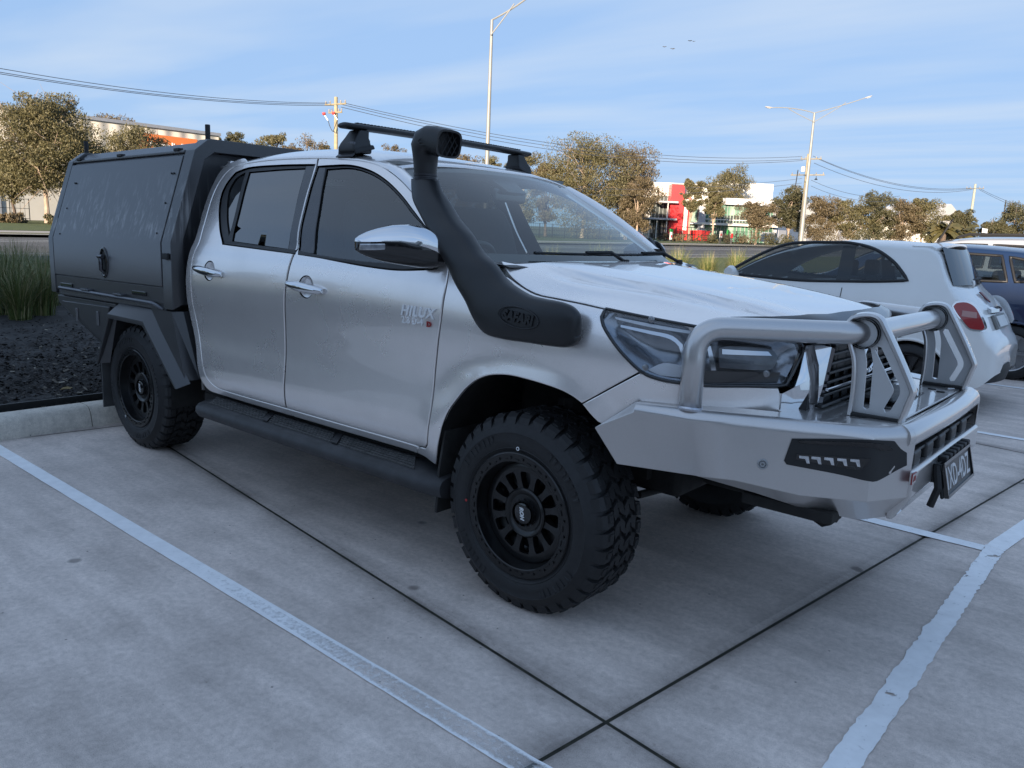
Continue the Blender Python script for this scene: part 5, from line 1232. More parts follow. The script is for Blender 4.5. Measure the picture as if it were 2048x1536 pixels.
# ================================================================== ground
def concrete_mat(name, base=(.61, .525, .47), joints=True):
    m, nt, b, o = nodes_of(name)
    n1 = noise(nt, .55, 6, .6); n2 = noise(nt, 3.2, 8, .65); n3 = noise(nt, 42, 5, .7); n4 = noise(nt, 320, 2, .6)
    r1 = ramp(nt, n1.outputs[0], [(.30, [c*.80 for c in base]), (.52, base), (.74, [c*1.16 for c in base])])
    r2 = ramp(nt, n2.outputs[0], [(.28, .80), (.50, 1.0), (.74, 1.16)])
    r3 = ramp(nt, n3.outputs[0], [(.28, .82), (.62, 1.10)])
    r4 = ramp(nt, n4.outputs[0], [(.30, .74), (.44, 1.02), (.7, 1.20)])
    def mul(a, b_):
        x = nn(nt, 'ShaderNodeMix', data_type='RGBA', blend_type='MULTIPLY'); x.inputs[0].default_value = 1; nt.links.new(a, x.inputs[6]); nt.links.new(b_, x.inputs[7]); return x.outputs[2]
    c = mul(mul(mul(r1.outputs[0], r2.outputs[0]), r3.outputs[0]), r4.outputs[0])
    # oil drips and dark spots
    vo = nn(nt, 'ShaderNodeTexVoronoi'); vo.inputs['Scale'].default_value = 2.3; nt.links.new(nt.nodes['TC'].outputs['Object'], vo.inputs['Vector'])
    sp = ramp(nt, vo.outputs['Distance'], [(.045, .50), (.075, 1.0)])
    v2 = nn(nt, 'ShaderNodeTexVoronoi'); v2.inputs['Scale'].default_value = 9.0; nt.links.new(nt.nodes['TC'].outputs['Object'], v2.inputs['Vector'])
    s2 = ramp(nt, v2.outputs['Distance'], [(.028, .30), (.045, 1.0)])
    c = mul(mul(c, sp.outputs[0]), s2.outputs[0])
    v3 = nn(nt, 'ShaderNodeTexVoronoi'); v3.inputs['Scale'].default_value = 26.0; nt.links.new(nt.nodes['TC'].outputs['Object'], v3.inputs['Vector'])
    s3 = ramp(nt, v3.outputs['Distance'], [(.035, .45), (.06, 1.0)]); c = mul(c, s3.outputs[0])
    # faint curing streaks
    st = noise(nt, 1.0, 5, .6, vec=mapping(nt, (1.1, 9, 1), (0, 0, R_(22)))); sr = ramp(nt, st.outputs[0], [(.32, .88), (.68, 1.10)]); c = mul(c, sr.outputs[0])
    # grime grows along the joints: distance to the slab edge is stored on the mesh
    at = nn(nt, 'ShaderNodeAttribute', attribute_name='edge'); er = ramp(nt, at.outputs['Fac'], [(0.0, .42), (.10, .66), (.45, .93), (1.0, 1.0)])
    if joints:
        nz = noise(nt, 2.5, 4); mixn = nn(nt, 'ShaderNodeMath', operation='MULTIPLY_ADD'); mixn.inputs[1].default_value = .55; mixn.inputs[2].default_value = -.22; nt.links.new(nz.outputs[0], mixn.inputs[0])
        ad = nn(nt, 'ShaderNodeMath', operation='ADD'); nt.links.new(at.outputs['Fac'], ad.inputs[0]); nt.links.new(mixn.outputs[0], ad.inputs[1]); nt.links.new(ad.outputs[0], er.inputs[0])
        c = mul(c, er.outputs[0])
    nt.links.new(c, b.inputs['Base Color']); b.inputs['Roughness'].default_value = .78; b.inputs['Specular IOR Level'].default_value = .35
    ad2 = nn(nt, 'ShaderNodeMath', operation='ADD'); nt.links.new(n3.outputs[0], ad2.inputs[0]); nt.links.new(n4.outputs[0], ad2.inputs[1]); bump(nt, b, ad2.outputs[0], .22, .004)
    return m
CONC = concrete_mat('concrete')
EARTH = simple('joint_earth', (.028, .027, .018), .9, var=.7, vscale=18)
# slabs of the car park, laid a little askew to the bays
J0 = np.array([.661, -1.261]); DU = np.array([1.0, -.1375]); DU /= np.linalg.norm(DU); DV = np.array([.1186, 1.0]); DV /= np.linalg.norm(DV)
SU, SV = 4.4, 4.9
park = MB(); park.add([(-3.8, -26, -.007), (30, -26, -.007), (30, 26, -.007), (-3.8, 26, -.007)], [(0, 1, 2, 3)])
park = tag(park.build('car_park', EARTH), kind='structure')
for i in range(-2, 6):
    for j in range(-5, 5):
        a = J0+DU*SU*i+DV*SV*j; near = (i in (-1, 0) and j in (-1, 0, 1))
        nu, nv = (24, 24) if near else (8, 8); g = .0065
        us = np.unique(np.concatenate([[0, .03, .08, .16, .3], np.linspace(.3, SU-2*g-.3, nu), SU-2*g-np.array([.3, .16, .08, .03, 0])])); vs_ = np.unique(np.concatenate([[0, .03, .08, .16, .3], np.linspace(.3, SV-2*g-.3, nv), SV-2*g-np.array([.3, .16, .08, .03, 0])]))
        U, V = np.meshgrid(us, vs_, indexing='ij'); P = a[None]+(U.ravel()+g)[:, None]*DU+(V.ravel()+g)[:, None]*DV
        if P[:, 0].max() < -3.9 or P[:, 0].min() > 26 or abs(P[:, 1]).min() > 22: continue
        e = np.minimum(np.minimum(U.ravel(), SU-2*g-U.ravel()), np.minimum(V.ravel(), SV-2*g-V.ravel()))
        z = np.where(e < .001, -.005, 0.0); n = len(vs_)
        F = [(p*n+q, (p+1)*n+q, (p+1)*n+q+1, p*n+q+1) for p in range(len(us)-1) for q in range(n-1)]
        # keep inside the kerb
        P[:, 0] = np.maximum(P[:, 0], -3.80)
        vsl = [(x, y, zz) for (x, y), zz in zip(P, z)]; me = bpy.data.meshes.new('concrete_slab'); me.from_pydata(vsl, [], F); me.update()
        at = me.attributes.new('edge', 'FLOAT', 'POINT'); at.data.foreach_set('value', np.clip(e/.22, 0, 1).astype(np.float32)); link_mesh('concrete_slab', me, CONC, park)
# moss and dirt in the two joints that show
def line_paint(name, worn, centre):
    m = bpy.data.materials.new(name); m.use_nodes = True; nt = m.node_tree; b = nt.nodes['Principled BSDF']; o = nt.nodes['Material Output']
    uv = nn(nt, 'ShaderNodeUVMap'); sp = nn(nt, 'ShaderNodeSeparateXYZ'); nt.links.new(uv.outputs[0], sp.inputs[0])
    n0 = noise(nt, 14, 6, .6); r0 = ramp(nt, n0.outputs[0], [(.3, (.80, .80, .80)), (.7, (.93, .93, .93))]); nt.links.new(r0.outputs[0], b.inputs['Base Color']); b.inputs['Roughness'].default_value = .6
    tr = nn(nt, 'ShaderNodeBsdfTransparent'); mx = nn(nt, 'ShaderNodeMixShader')
    n = noise(nt, 5.0, 9, .72, dist=.4); th = ramp(nt, n.outputs[0], [(worn, 0.0), (worn+.02, 1.0)])
    if centre:      # wheel-worn middle: the paint survives along both edges
        ab = nn(nt, 'ShaderNodeMath', operation='SUBTRACT'); ab.inputs[1].default_value = .5; nt.links.new(sp.outputs['Y'], ab.inputs[0])
        a2 = nn(nt, 'ShaderNodeMath', operation='ABSOLUTE'); nt.links.new(ab.outputs[0], a2.inputs[0])
        ed = nn(nt, 'ShaderNodeMapRange'); ed.inputs['From Min'].default_value = .28; ed.inputs['From Max'].default_value = .47; ed.inputs['To Min'].default_value = 0; ed.inputs['To Max'].default_value = .85; nt.links.new(a2.outputs[0], ed.inputs['Value'])
        ln = nn(nt, 'ShaderNodeMapRange'); ln.inputs['From Min'].default_value = .50; ln.inputs['From Max'].default_value = .20; ln.inputs['To Max'].default_value = .95; nt.links.new(sp.outputs['X'], ln.inputs['Value'])
        n5 = noise(nt, 55, 8, .75); ad = nn(nt, 'ShaderNodeMath', operation='ADD'); nt.links.new(ed.outputs[0], ad.inputs[0]); nt.links.new(ln.outputs[0], ad.inputs[1])
        n6 = nn(nt, 'ShaderNodeMapRange'); n6.inputs['From Min'].default_value = .35; n6.inputs['From Max'].default_value = .75; n6.inputs['To Min'].default_value = .0; n6.inputs['To Max'].default_value = .75; nt.links.new(n5.outputs[0], n6.inputs['Value'])
        ad2 = nn(nt, 'ShaderNodeMath', operation='ADD'); nt.links.new(ad.outputs[0], ad2.inputs[0]); nt.links.new(n6.outputs[0], ad2.inputs[1])
        cl = ramp(nt, ad2.outputs[0], [(.25, .16), (.95, 1.0)]); nt.links.new(cl.outputs[0], mx.inputs[0])
    else:
        n5 = noise(nt, 40, 8, .75); t2 = ramp(nt, n5.outputs[0], [(.28, .35), (.40, 1.0)]); ml = nn(nt, 'ShaderNodeMath', operation='MULTIPLY'); nt.links.new(th.outputs[0], ml.inputs[0]); nt.links.new(t2.outputs[0], ml.inputs[1]); nt.links.new(ml.outputs[0], mx.inputs[0])
    nt.links.new(tr.outputs[0], mx.inputs[1]); nt.links.new(b.outputs[0], mx.inputs[2]); nt.links.new(mx.outputs[0], o.inputs[0]); return m
PAINT_W = line_paint('line_paint', .36, False); PAINT_C = line_paint('line_paint_worn', .3, True)
def strip(name, pts_l, pts_r, mat, rag=.0015, z=.004, n=160):
    """painted strip between two edge lines (same number of points), ragged edges"""
    L_ = np.array(pts_l, float); R2 = np.array(pts_r, float); t0 = np.linspace(0, 1, len(L_)); t = np.linspace(0, 1, n)
    l = np.stack([np.interp(t, t0, L_[:, k]) for k in (0, 1)], 1); r = np.stack([np.interp(t, t0, R2[:, k]) for k in (0, 1)], 1)
    d = (r-l)/np.linalg.norm(r-l, axis=1)[:, None]; e1 = np.convolve(NR.randn(n+4), np.ones(3)/3, 'same')[2:-2]; e2 = np.convolve(NR.randn(n+4), np.ones(3)/3, 'same')[2:-2]
    l = l+d*(e1*rag)[:, None]; r = r+d*(e2*rag)[:, None]
    me = bpy.data.meshes.new(name); me.from_pydata([(*p, z) for p in l]+[(*p, z) for p in r], [], [(i, i+1, n+i+1, n+i) for i in range(n-1)]); me.update()
    uv = me.uv_layers.new(name='UVMap')
    for poly in me.polygons:
        for li in poly.loop_indices:
            vi = me.loops[li].vertex_index; uv.data[li].uv = (t[vi % n], 0.0 if vi < n else 1.0)
    if me.polygons[0].normal.z < 0: me.flip_normals()
    o = link_mesh(name, me, mat); return tag(o, kind='structure')
strip('bay_line', [(-3.74, -1.497), (-.5, -1.530), (.62, -1.545), (1.29, -1.555)], [(-3.74, -1.572), (-.4, -1.612), (.58, -1.630), (1.29, -1.642)], PAINT_C, .0012)
strip('bay_line', [(-3.74, 1.262), (1.207, 1.262)], [(-3.74, 1.178), (1.207, 1.174)], PAINT_W, .002)
strip('bay_line', [(1.207, 1.28), (1.214, .2), (1.217, -1.03), (1.225, -3.9)], [(1.290, 1.24), (1.292, .2), (1.300, -.95), (1.305, -3.9)], PAINT_W, .0045, n=300)
strip('bay_line', [(1.207, 1.281), (1.282, 1.883), (1.36, 4.05)], [(1.291, 1.241), (1.330, 1.545), (1.44, 4.05)], PAINT_W, .002, .0042)
strip('bay_line', [(-3.74, 4.14), (1.33, 4.14)], [(-3.74, 4.06), (1.33, 4.06)], PAINT_W, .002)
strip('bay_line', [(-3.74, 6.95), (1.33, 6.95)], [(-3.74, 6.87), (1.33, 6.87)], PAINT_W, .002)
strip('bay_line', [(-3.74, 9.75), (1.33, 9.75)], [(-3.74, 9.67), (1.33, 9.67)], PAINT_W, .002)
strip('bay_line', [(-3.74, -4.30), (1.2, -4.30)], [(-3.74, -4.38), (1.2, -4.38)], PAINT_W, .002)

# kerb: cast lengths with a sloping face
KC = concrete_mat('kerb_concrete', (.58, .53, .46), False)
kerb = tag(MB().box((-3.96, -26, -.05), (-3.80, 26, .02)).build('kerb', EARTH), kind='structure')
for i in range(-10, 11):
    y0 = i*2.4-.9; prof_k = [(-3.775, .0), (-3.785, .035), (-3.80, .095), (-3.825, .125), (-3.86, .137), (-3.96, .137), (-3.96, -.02), (-3.775, -.02)]
    k = MB(); k.loft([[(x, y, z) for x, z in prof_k] for y in np.linspace(y0+.003, y0+2.397, 9)]); k.build('kerb_stone', KC, kerb, smooth=True, sharp=50)
# shallow wet-looking gutter stain is part of the slab colour; mulch bed behind the kerb
BED_X0, BED_X1 = -3.96, -11.5
bed = MB(); nx_, ny_ = 30, 160; P = []
for i in range(nx_+1):
    for j in range(ny_+1):
        x = BED_X0+(BED_X1-BED_X0)*i/nx_; y = -26+52*j/ny_; P.append((x, y, .10+.05*math.sin(math.pi*i/nx_)+NR.uniform(-.02, .02)*(0 < i < nx_)))
bed.add(P, [(i*(ny_+1)+j, (i+1)*(ny_+1)+j, (i+1)*(ny_+1)+j+1, i*(ny_+1)+j+1) for i in range(nx_) for j in range(ny_)])
MULCH = simple('mulch', (.014, .012, .011), .9, var=.75, vscale=45, bmp=.6, bscale=50)
tag(bed.build('garden_bed', MULCH), kind='structure')
# bark chips
chip = MB()
for k in range(26000):
    x = -3.98-abs(NR.randn())**1.0*1.9; y = NR.uniform(-4.6, 1.5) if k < 21000 else NR.uniform(1.5, 14)
    if x < BED_X1: continue
    f = (BED_X0-x)/(BED_X0-BED_X1); z = .112+.05*math.sin(math.pi*f)+NR.uniform(-.012, .012); a = NR.uniform(0, 6.28); l = NR.uniform(.009, .026); w = l*NR.uniform(.25, .5); tl = NR.uniform(-.5, .5); h = l*.35
    c, s = math.cos(a), math.sin(a)
    chip.add([(x-c*l+s*w, y-s*l-c*w, z-tl*l), (x+c*l+s*w, y+s*l-c*w, z+tl*l), (x+c*l*.8-s*w, y+s*l*.8+c*w, z+tl*l+h*.6), (x-c*l*.9-s*w, y-s*l*.9+c*w, z-tl*l+h)], [(0, 1, 2, 3)])
m, nt, b, o = nodes_of('bark_chips'); gi = nn(nt, 'ShaderNodeNewGeometry'); cr_ = ramp(nt, gi.outputs['Random Per Island'], [(0, (.006, .0055, .005)), (.6, (.018, .014, .012)), (.93, (.04, .032, .026)), (.97, (.16, .14, .11)), (1, (.28, .25, .2))]); nt.links.new(cr_.outputs[0], b.inputs['Base Color']); b.inputs['Roughness'].default_value = .85
tag(chip.build('bark_mulch', m), 'dark bark mulch spread over the garden bed behind the kerb', 'mulch', kind='stuff')
edg = MB(); edg.box((-4.075, -26, .10), (-4.06, 26, .165)); tag(edg.build('garden_edging', simple('edging_black', (.012, .012, .012), .55)), 'black strip edging along the mulch beside the kerb', 'edging')
# fallen dry leaves
for i in range(16):
    x = -4.0-abs(NR.randn())*1.6; y = NR.uniform(-4.2, .4); a = NR.uniform(0, 6.28); l = NR.uniform(.02, .05); z = .15+.03*min(1, (-4-x)/2)
    c, s = math.cos(a), math.sin(a); v = [(x+c*l*p-s*q*l, y+s*l*p+c*q*l, z+r*l) for p, q, r in ((-1, 0, 0), (-.3, .35, .25), (.4, .28, .3), (1, 0, .1), (.4, -.28, .0), (-.3, -.35, .1))]
    o = obj('fallen_leaf', v, [(0, 1, 2, 3), (0, 3, 4, 5)], simple('dry_leaf', (.20, .15, .07), .8, var=.4)); tag(o, 'dry tan leaf lying on the dark mulch bed', 'leaf', 'dry leaves on the mulch')

# ================================================================== the shop building behind the photographer that shades the car park
WALL_B = simple('tilt_panel', (.40, .385, .36), .8, var=.12, vscale=1.2, bmp=.1, bscale=30)
shop = thing('shop_building', 'long grey concrete showroom standing behind the photographer', 'building', (4, -31, 0))
BY, BH, BX0, BX1 = -25.0, 7.8, -12.0, 46.0
MB().box((BX0, -44, 0), (BX1, BY, BH)).build('wall', WALL_B, shop)
MB().box((BX0-.06, -44.06, BH), (BX1+.06, BY+.06, BH+.35)).build('parapet', simple('parapet', (.16, .16, .17), .6), shop)
for i in range(11):
    x = BX0+2.2+i*4.8
    w = MB().box((x, BY-.02, .3), (x+3.4, BY+.045, 3.3)).build('window', simple('shop_frame', (.05, .05, .055), .4), shop)
    MB().box((x+.08, BY+.02, .38), (x+1.66, BY+.058, 3.22)).build('pane', simple('shop_glass', (.012, .016, .018), .05, 0, 0), w)
    MB().box((x+1.74, BY+.02, .38), (x+3.32, BY+.058, 3.22)).build('pane', MATS['shop_glass'], w)
MB().box((BX0+1, BY, 3.9), (BX1-1, BY+2.0, 4.15)).build('awning', simple('awning', (.10, .10, .11), .5), shop)


# ================================================================== parked cars further along
def tyre_and_rim(parent, c, s, r, rr, spokes, rimmat, tyremat=None):
    """small-car wheel, outer face towards side s"""
    w = MB(); w.lathe([(rr, -.01), (rr-.012, .0), (rr-.02, .03), (rr-.03, .10)], c, 'y', 32, -s)
    for k in range(spokes):
        t = 2*math.pi*k/spokes; ca, sa = math.cos(t), math.sin(t); rg = []
        for q, wd in ((rr-.008, .022), (rr*.5, .016), (.03, .022)):
            p = np.array([c[0]+q*ca, c[1]+s*(-.006), c[2]+q*sa]); rg.append([p+np.array([-sa*wd, 0, ca*wd]), p+np.array([sa*wd, 0, -ca*wd]), p+np.array([sa*wd, -s*.03, -ca*wd]), p+np.array([-sa*wd, -s*.03, ca*wd])])
        w.loft(rg)
    w.lathe([(.0001, -.012), (.035, -.010), (.04, .02)], c, 'y', 16, -s)
    w.lathe([(rr-.02, .06), (.001, .065)], c, 'y', 24, -s)
    wh = w.build('wheel', rimmat, parent, smooth=True)
    t = MB(); t.lathe([(rr-.004, .005), (rr+.02, -.012), (r-.03, -.010), (r-.006, .008), (r, .03), (r, .15), (r-.02, .17), (rr, .18)], c, 'y', 40, -s); t.build('tyre', TYRE, wh, smooth=True)
    return wh
def car_shell(name, parent, mat, X, ZB, ZT, W, OFF, rim_r, arches, cuts, ns=90, nose_round=True, crown=.075, cy=0.0):
    """body lofted across stations; cuts: (x,z) polygons removed on both sides; arches: (x, z, r)"""
    xs = np.linspace(X[0], X[-1], ns); t = np.linspace(0, 1, ns); xs = X[0]+(X[-1]-X[0])*(.5-.5*np.cos(math.pi*t))*.55+(X[-1]-X[0])*t*.45
    def width(x, z): return interp(x, *W)-interp(z, *OFF)
    rows = []
    for x in xs:
        zb, zt = float(interp(x, *ZB)), float(interp(x, *ZT)); ze = max(zb+.02, zt-crown*min(1, (zt-zb)/.3)); half = []
        for k in np.linspace(0, 1, 26): z = zb+(ze-zb)*k; half.append((float(width(x, z)), z))
        w = half[-1][0]
        for a in np.linspace(0, math.pi/2, 12)[1:]: half.append((w*max(0, math.cos(a))**(2/2.6), ze+(zt-ze)*math.sin(a)**(2/2.2)))
        rows.append([(x, -y, z) for y, z in half]+[(x, y, z) for y, z in reversed(half[:-1])])
    n = len(rows[0]); V = [(p[0], p[1]+cy, p[2]) for r in rows for p in r]; F = []
    cutp = [np.array(c) for c in cuts]
    for i in range(len(rows)-1):
        for k in range(n-1):
            q = [rows[i][k], rows[i][k+1], rows[i+1][k+1], rows[i+1][k]]; cx, cyy, cz = np.mean(q, 0); side_ = k < 27 or k > n-29
            if side_:
                if any((cx-ax)**2+(cz-az)**2 < ar*ar for ax, az, ar in arches): continue
                if any(inside(np.array([[cx, cz]]), c)[0] for c in cutp): continue
            F.append((i*n+k, i*n+k+1, (i+1)*n+k+1, (i+1)*n+k))
    F += [tuple(range(n-1, -1, -1)), tuple((len(rows)-1)*n+k for k in range(n))]
    o = obj(name, V, F, mat, parent, smooth=True, sharp=0)
    def surf(x, z, s=-1): return np.stack([x, cy+s*width(x, z), z+0*x], -1)
    return o, surf
def drape_side(name, poly, surf, mat, parent, lift, sides=(-1, 1), step=.08, holes=()):
    O = np.asarray(poly, float); O = O if area2(O) > 0 else O[::-1]; V_, F_, loops = fill(O, [(h if area2(h) > 0 else h[::-1]) for h in holes], step); out = []
    for s in sides:
        q = surf(V_[:, 0], V_[:, 1], s); q[:, 1] += s*lift; b = q.copy(); b[:, 1] -= s*.012; n = len(q)
        fs = [tuple(t) for t in F_]+[tuple(i+n for i in t) for t in F_]
        for l in loops: fs += [(l[i], l[(i+1) % len(l)], l[(i+1) % len(l)]+n, l[i]+n) for i in range(len(l))]
        out.append(obj(name, [*q, *b], fs, mat, parent, smooth=True, sharp=40))
    return out
def pane_side(name, poly, surf, mat, parent, lift, sides=(-1, 1)):
    O = np.asarray(poly, float); O = O if area2(O) > 0 else O[::-1]; V_, F_, loops = fill(O, (), .08)
    for s in sides:
        q = surf(V_[:, 0], V_[:, 1], s); q[:, 1] += s*lift; me = bpy.data.meshes.new(name); me.from_pydata([tuple(p) for p in q], [], [tuple(t) for t in F_]); me.update()
        if me.polygons[0].normal.y*s < 0: me.flip_normals()
        me.shade_smooth(); link_mesh(name, me, mat, parent)
def ring_tube(name, poly, surf, mat, parent, r, lift=0.0, sides=(-1, 1)):
    for s in sides:
        P = surf(np.array([p[0] for p in poly]), np.array([p[1] for p in poly]), s); P[:, 1] += s*lift; MB().tube([*P, P[0]], r, 6).build(name, mat, parent, smooth=True, sharp=0)
def paint_plain(name, col, metal=0.0, rough=.4):
    return simple(name, col, rough, metal, 1.0, var=.03, vscale=3, rvar=.04)

# ---- white three-door hatchback, nose to the kerb, one empty bay from the ute
FYC = 5.43
hatch = thing('white_hatchback', 'small rounded white three-door hatchback with a roof spoiler', 'hatchback', (-1.2, FYC, 0))
WHITE = paint_plain('pearl_white', (.80, .785, .755))
FX = (-3.08, .575)
fZT = ([-3.08, -3.04, -2.95, -2.75, -2.4, -2.1, -1.95, -1.75, -1.5, -1.2, -.9, -.5, -.2, -.03, .02, .10, .175, .25, .34, .43, .50, .55, .575], [.62, .70, .78, .88, .97, 1.03, 1.09, 1.22, 1.35, 1.445, 1.487, 1.500, 1.488, 1.465, 1.42, 1.26, 1.135, 1.06, .98, .86, .72, .66, .60])
fZB = ([-3.08, -2.9, -2.4, -.1, .3, .5, .575], [.42, .25, .22, .22, .24, .27, .36])
fW = ([-3.08, -3.0, -2.85, -2.6, -2.2, -1.2, -.3, .05, .25, .40, .50, .56, .58], [.42, .60, .70, .77, .808, .812, .812, .80, .77, .715, .65, .57, .50])
fOFF = ([.2, .32, .5, .68, .82, .95, 1.02, 1.08, 1.25, 1.40, 1.50], [.06, .02, .0, -.006, .006, .028, .048, .07, .13, .20, .27])
def fsurf0(x, z): return np.stack([x, FYC-(interp(x, *fW)-interp(z, *fOFF)), z], -1)
f_win = solve_all(fsurf0, [(1460,540),(1526.4,505),(1577.6,487),(1620,484),(1665,484),(1700,485),(1749,497),(1785.8,521),(1806,545),(1816.8,562),(1750,563.5),(1687,563),(1606.8,561.5),(1530,555),(1467,547)], (-1.7, 1.1))
f_win_c = catmull(f_win, True, .05, 33)
fb, fsurf = car_shell('body', hatch, WHITE, FX, fZB, fZT, fW, fOFF, .28, [(-.07, .30, .335), (-2.37, .30, .335)], [offset_poly(f_win_c if area2(f_win_c) > 0 else f_win_c[::-1], .015)], 120, crown=.085, cy=FYC)
FG = emission_free_glass('hatch_glass', (.42, .45, .45), .06, ior=1.6)
split_x = f_win[11][0]
ring_tube('window_trim', offset_poly(f_win_c if area2(f_win_c) > 0 else f_win_c[::-1], .004), fsurf, TRIM, fb, .016)
pane_side('side_window', f_win_c, fsurf, FG, fb, .004)
drape_side('door_pillar', [(split_x-.07, f_win[11][1]-.004), (split_x+.06, f_win[11][1]-.004), (split_x+.035, 1.43), (split_x-.085, 1.43)], fsurf, TRIM, fb, .006)
# door cut lines
for sx in (-1, 1):
    P = fsurf(np.full(20, split_x+.0)+np.linspace(0, .0, 20), np.linspace(1.04, .38, 20), sx); P[:, 1] += sx*.001; MB().tube(list(P), .004, 5).build('door_seam', RUBBER, fb)
    P = fsurf(np.linspace(-2.0, .05, 30), np.linspace(.87, .90, 30), sx); P[:, 1] += sx*.001; MB().tube(list(P), .004, 5).build('waist_crease', WHITE, fb, smooth=True)
    MB().tube([(-1.78, FYC+sx*.80, 1.10), (-1.80, FYC+sx*.90, 1.12), (-1.80, FYC+sx*.95, 1.12)], [.03, .07, .05], 10).build('door_mirror', WHITE, fb, smooth=True)
    for ax in (-.07, -2.37):
        P = [(ax+.335*math.cos(k), .30+.335*math.sin(k)) for k in np.linspace(-.25, math.pi+.25, 30)]; Q = fsurf(np.array([p[0] for p in P]), np.array([p[1] for p in P]), sx)
        MB().tube(list(Q), .016, 6).build('arch_lip', WHITE, fb, smooth=True)
        MB().lathe([(.34, .0), (.34, .30), (.001, .30)], (ax, FYC+sx*.78, .30), 'y', 24, -sx).build('wheel_well', DARK, fb)
        tyre_and_rim(hatch, (ax, FYC+sx*.80, .295), sx, .295, .205, 10, simple('rim_dark', (.05, .05, .052), .3, .8))
    # side skirt
    MB().box((-1.98, FYC+(sx*.82 if sx > 0 else -.82)-.03, .20), (-.46, FYC+(sx*.82 if sx > 0 else -.82)+.03, .30)).build('side_skirt', WHITE, fb, bevel=.02)
# windscreen and rear window as raised panes following the shell
def top_pane(name, x0, x1, wf, ZT, mat, parent, cy, lift=.004, w0=.6, w1=.5, n=10):
    V_ = []; F_ = []
    for i in range(n+1):
        x = x0+(x1-x0)*i/n; z = float(interp(x, *ZT)); w = w0+(w1-w0)*i/n
        dz = (float(interp(x+.01, *ZT))-float(interp(x-.01, *ZT)))/.02; nv = np.array([-dz, 0, 1.0]); nv /= np.linalg.norm(nv)
        for j in range(n+1):
            v = -1+2*j/n; V_.append(np.array([x, cy+v*w, z-.02*abs(v)**2.5*1.0])+nv*lift)
    F_ = [(i*(n+1)+j, i*(n+1)+j+1, (i+1)*(n+1)+j+1, (i+1)*(n+1)+j) for i in range(n) for j in range(n)]
    me = bpy.data.meshes.new(name); me.from_pydata([tuple(v) for v in V_], [], F_); me.update()
    if me.polygons[0].normal.z < 0: me.flip_normals()
    me.shade_smooth(); return link_mesh(name, me, mat, parent)
DARKGLASS = simple('dark_glass', (.012, .015, .017), .03, 0, 0, rvar=.01, var=.1)
top_pane('windscreen', -1.93, -1.28, None, fZT, DARKGLASS, fb, FYC, .006, .62, .52)
# hatch: rear window, spoiler, wiper, lamps, plate
def on_rear(u, v, x): p = on_x(u, v, x); return p
rw = [(1846,509),(1880,520),(1918,505),(1968,563),(1897,566)]
rwp = []
V_ = []; n = 10
for i in range(n+1):
    f = i/n; x = .045+.155*f; z = 1.435-.315*f
    for j in range(n+1): v = -1+2*j/n; V_.append((x-.05*abs(v)**2+.022, FYC+v*(.50+.10*f), z+.02*abs(v)**2*(1-f)))
me = bpy.data.meshes.new('rear_window'); me.from_pydata(V_, [], [(i*(n+1)+j, i*(n+1)+j+1, (i+1)*(n+1)+j+1, (i+1)*(n+1)+j) for i in range(n) for j in range(n)]); me.update()
if me.polygons[0].normal.x < 0: me.flip_normals()
me.shade_smooth(); link_mesh('rear_window', me, DARKGLASS, fb)
sp = MB(); rg = []
for v in np.linspace(-1, 1, 21):
    y = FYC+v*.56; c = 1-abs(v)**3
    rg.append([(-.22, y, 1.485-.03*v*v), (-.05, y, 1.495-.04*v*v), (.085*c-.02, y, 1.488-.05*v*v), (.09*c-.02, y, 1.470-.05*v*v), (-.02, y, 1.43-.05*v*v), (-.20, y, 1.44-.03*v*v)])
spo = sp.loft(rg).build('roof_spoiler', WHITE, fb, smooth=True, sharp=40)
us = MB(); rg = []
for v in np.linspace(-1, 1, 15):
    y = FYC+v*.53; c = 1-abs(v)**3; rg.append([(.083*c-.022, y, 1.470-.05*v*v), (.06*c-.03, y, 1.425-.05*v*v), (-.01, y, 1.41-.05*v*v)])
us.loft(rg, cap=False, close=False).build('spoiler_underside', RUBBER, spo, smooth=True)
MB().tube([(.185, FYC-.02, 1.145), (.205, FYC+.10, 1.165), (.205, FYC+.30, 1.172)], .014, 6).build('rear_wiper', RUBBER, fb)
MB().lathe([(.0001, .03), (.035, .02), (.04, -.02)], (.20, FYC, 1.125), 'x', 14).build('wiper_hub', WHITE, fb, smooth=True)
MB().tube([(-.14, FYC-.01, 1.50), (-.03, FYC-.01, 1.72)], [.012, .006], 6).build('aerial', RUBBER, fb)
for sx in (-1, 1):
    # oval tail lamp wrapped round the corner
    px_l = [(1908,612),(1914,606),(1934,605),(1950,614),(1962,634),(1970,655),(1966,660),(1942,657),(1926,640),(1914,624)]
    A = [on_y(u, v, FYC-.76) for u, v in px_l]; cc = np.mean(A, 0)
    def shell_pt(p, s, lift):
        q = fsurf(np.array([p[0]]), np.array([p[2]]), s)[0]; return q+np.array([lift*.7, s*lift*.7, 0])
    S_ = solve_all(fsurf0, px_l, (.25, .95)); S_c = catmull(S_, True, .03, 60)
    drape_side('lamp_chrome_rim', offset_poly(S_c if area2(S_c) > 0 else S_c[::-1], -.015), fsurf, CHROME, fb, .004, (sx,), .05)
    tl = drape_side('tail_lamp', S_c, fsurf, simple('tail_red', (.32, .012, .015), .12, 0, .8), fb, .014, (sx,), .05)[0]
    m_ = np.mean(S_, 0); drape_side('lamp_clear_band', [(m_[0]-.05, m_[1]-.01), (m_[0]+.06, m_[1]-.02), (m_[0]+.055, m_[1]+.03), (m_[0]-.05, m_[1]+.04)], fsurf, simple('lamp_clear_pink', (.42, .20, .18), .12, 0, .8), tl, .018, (sx,), .05)
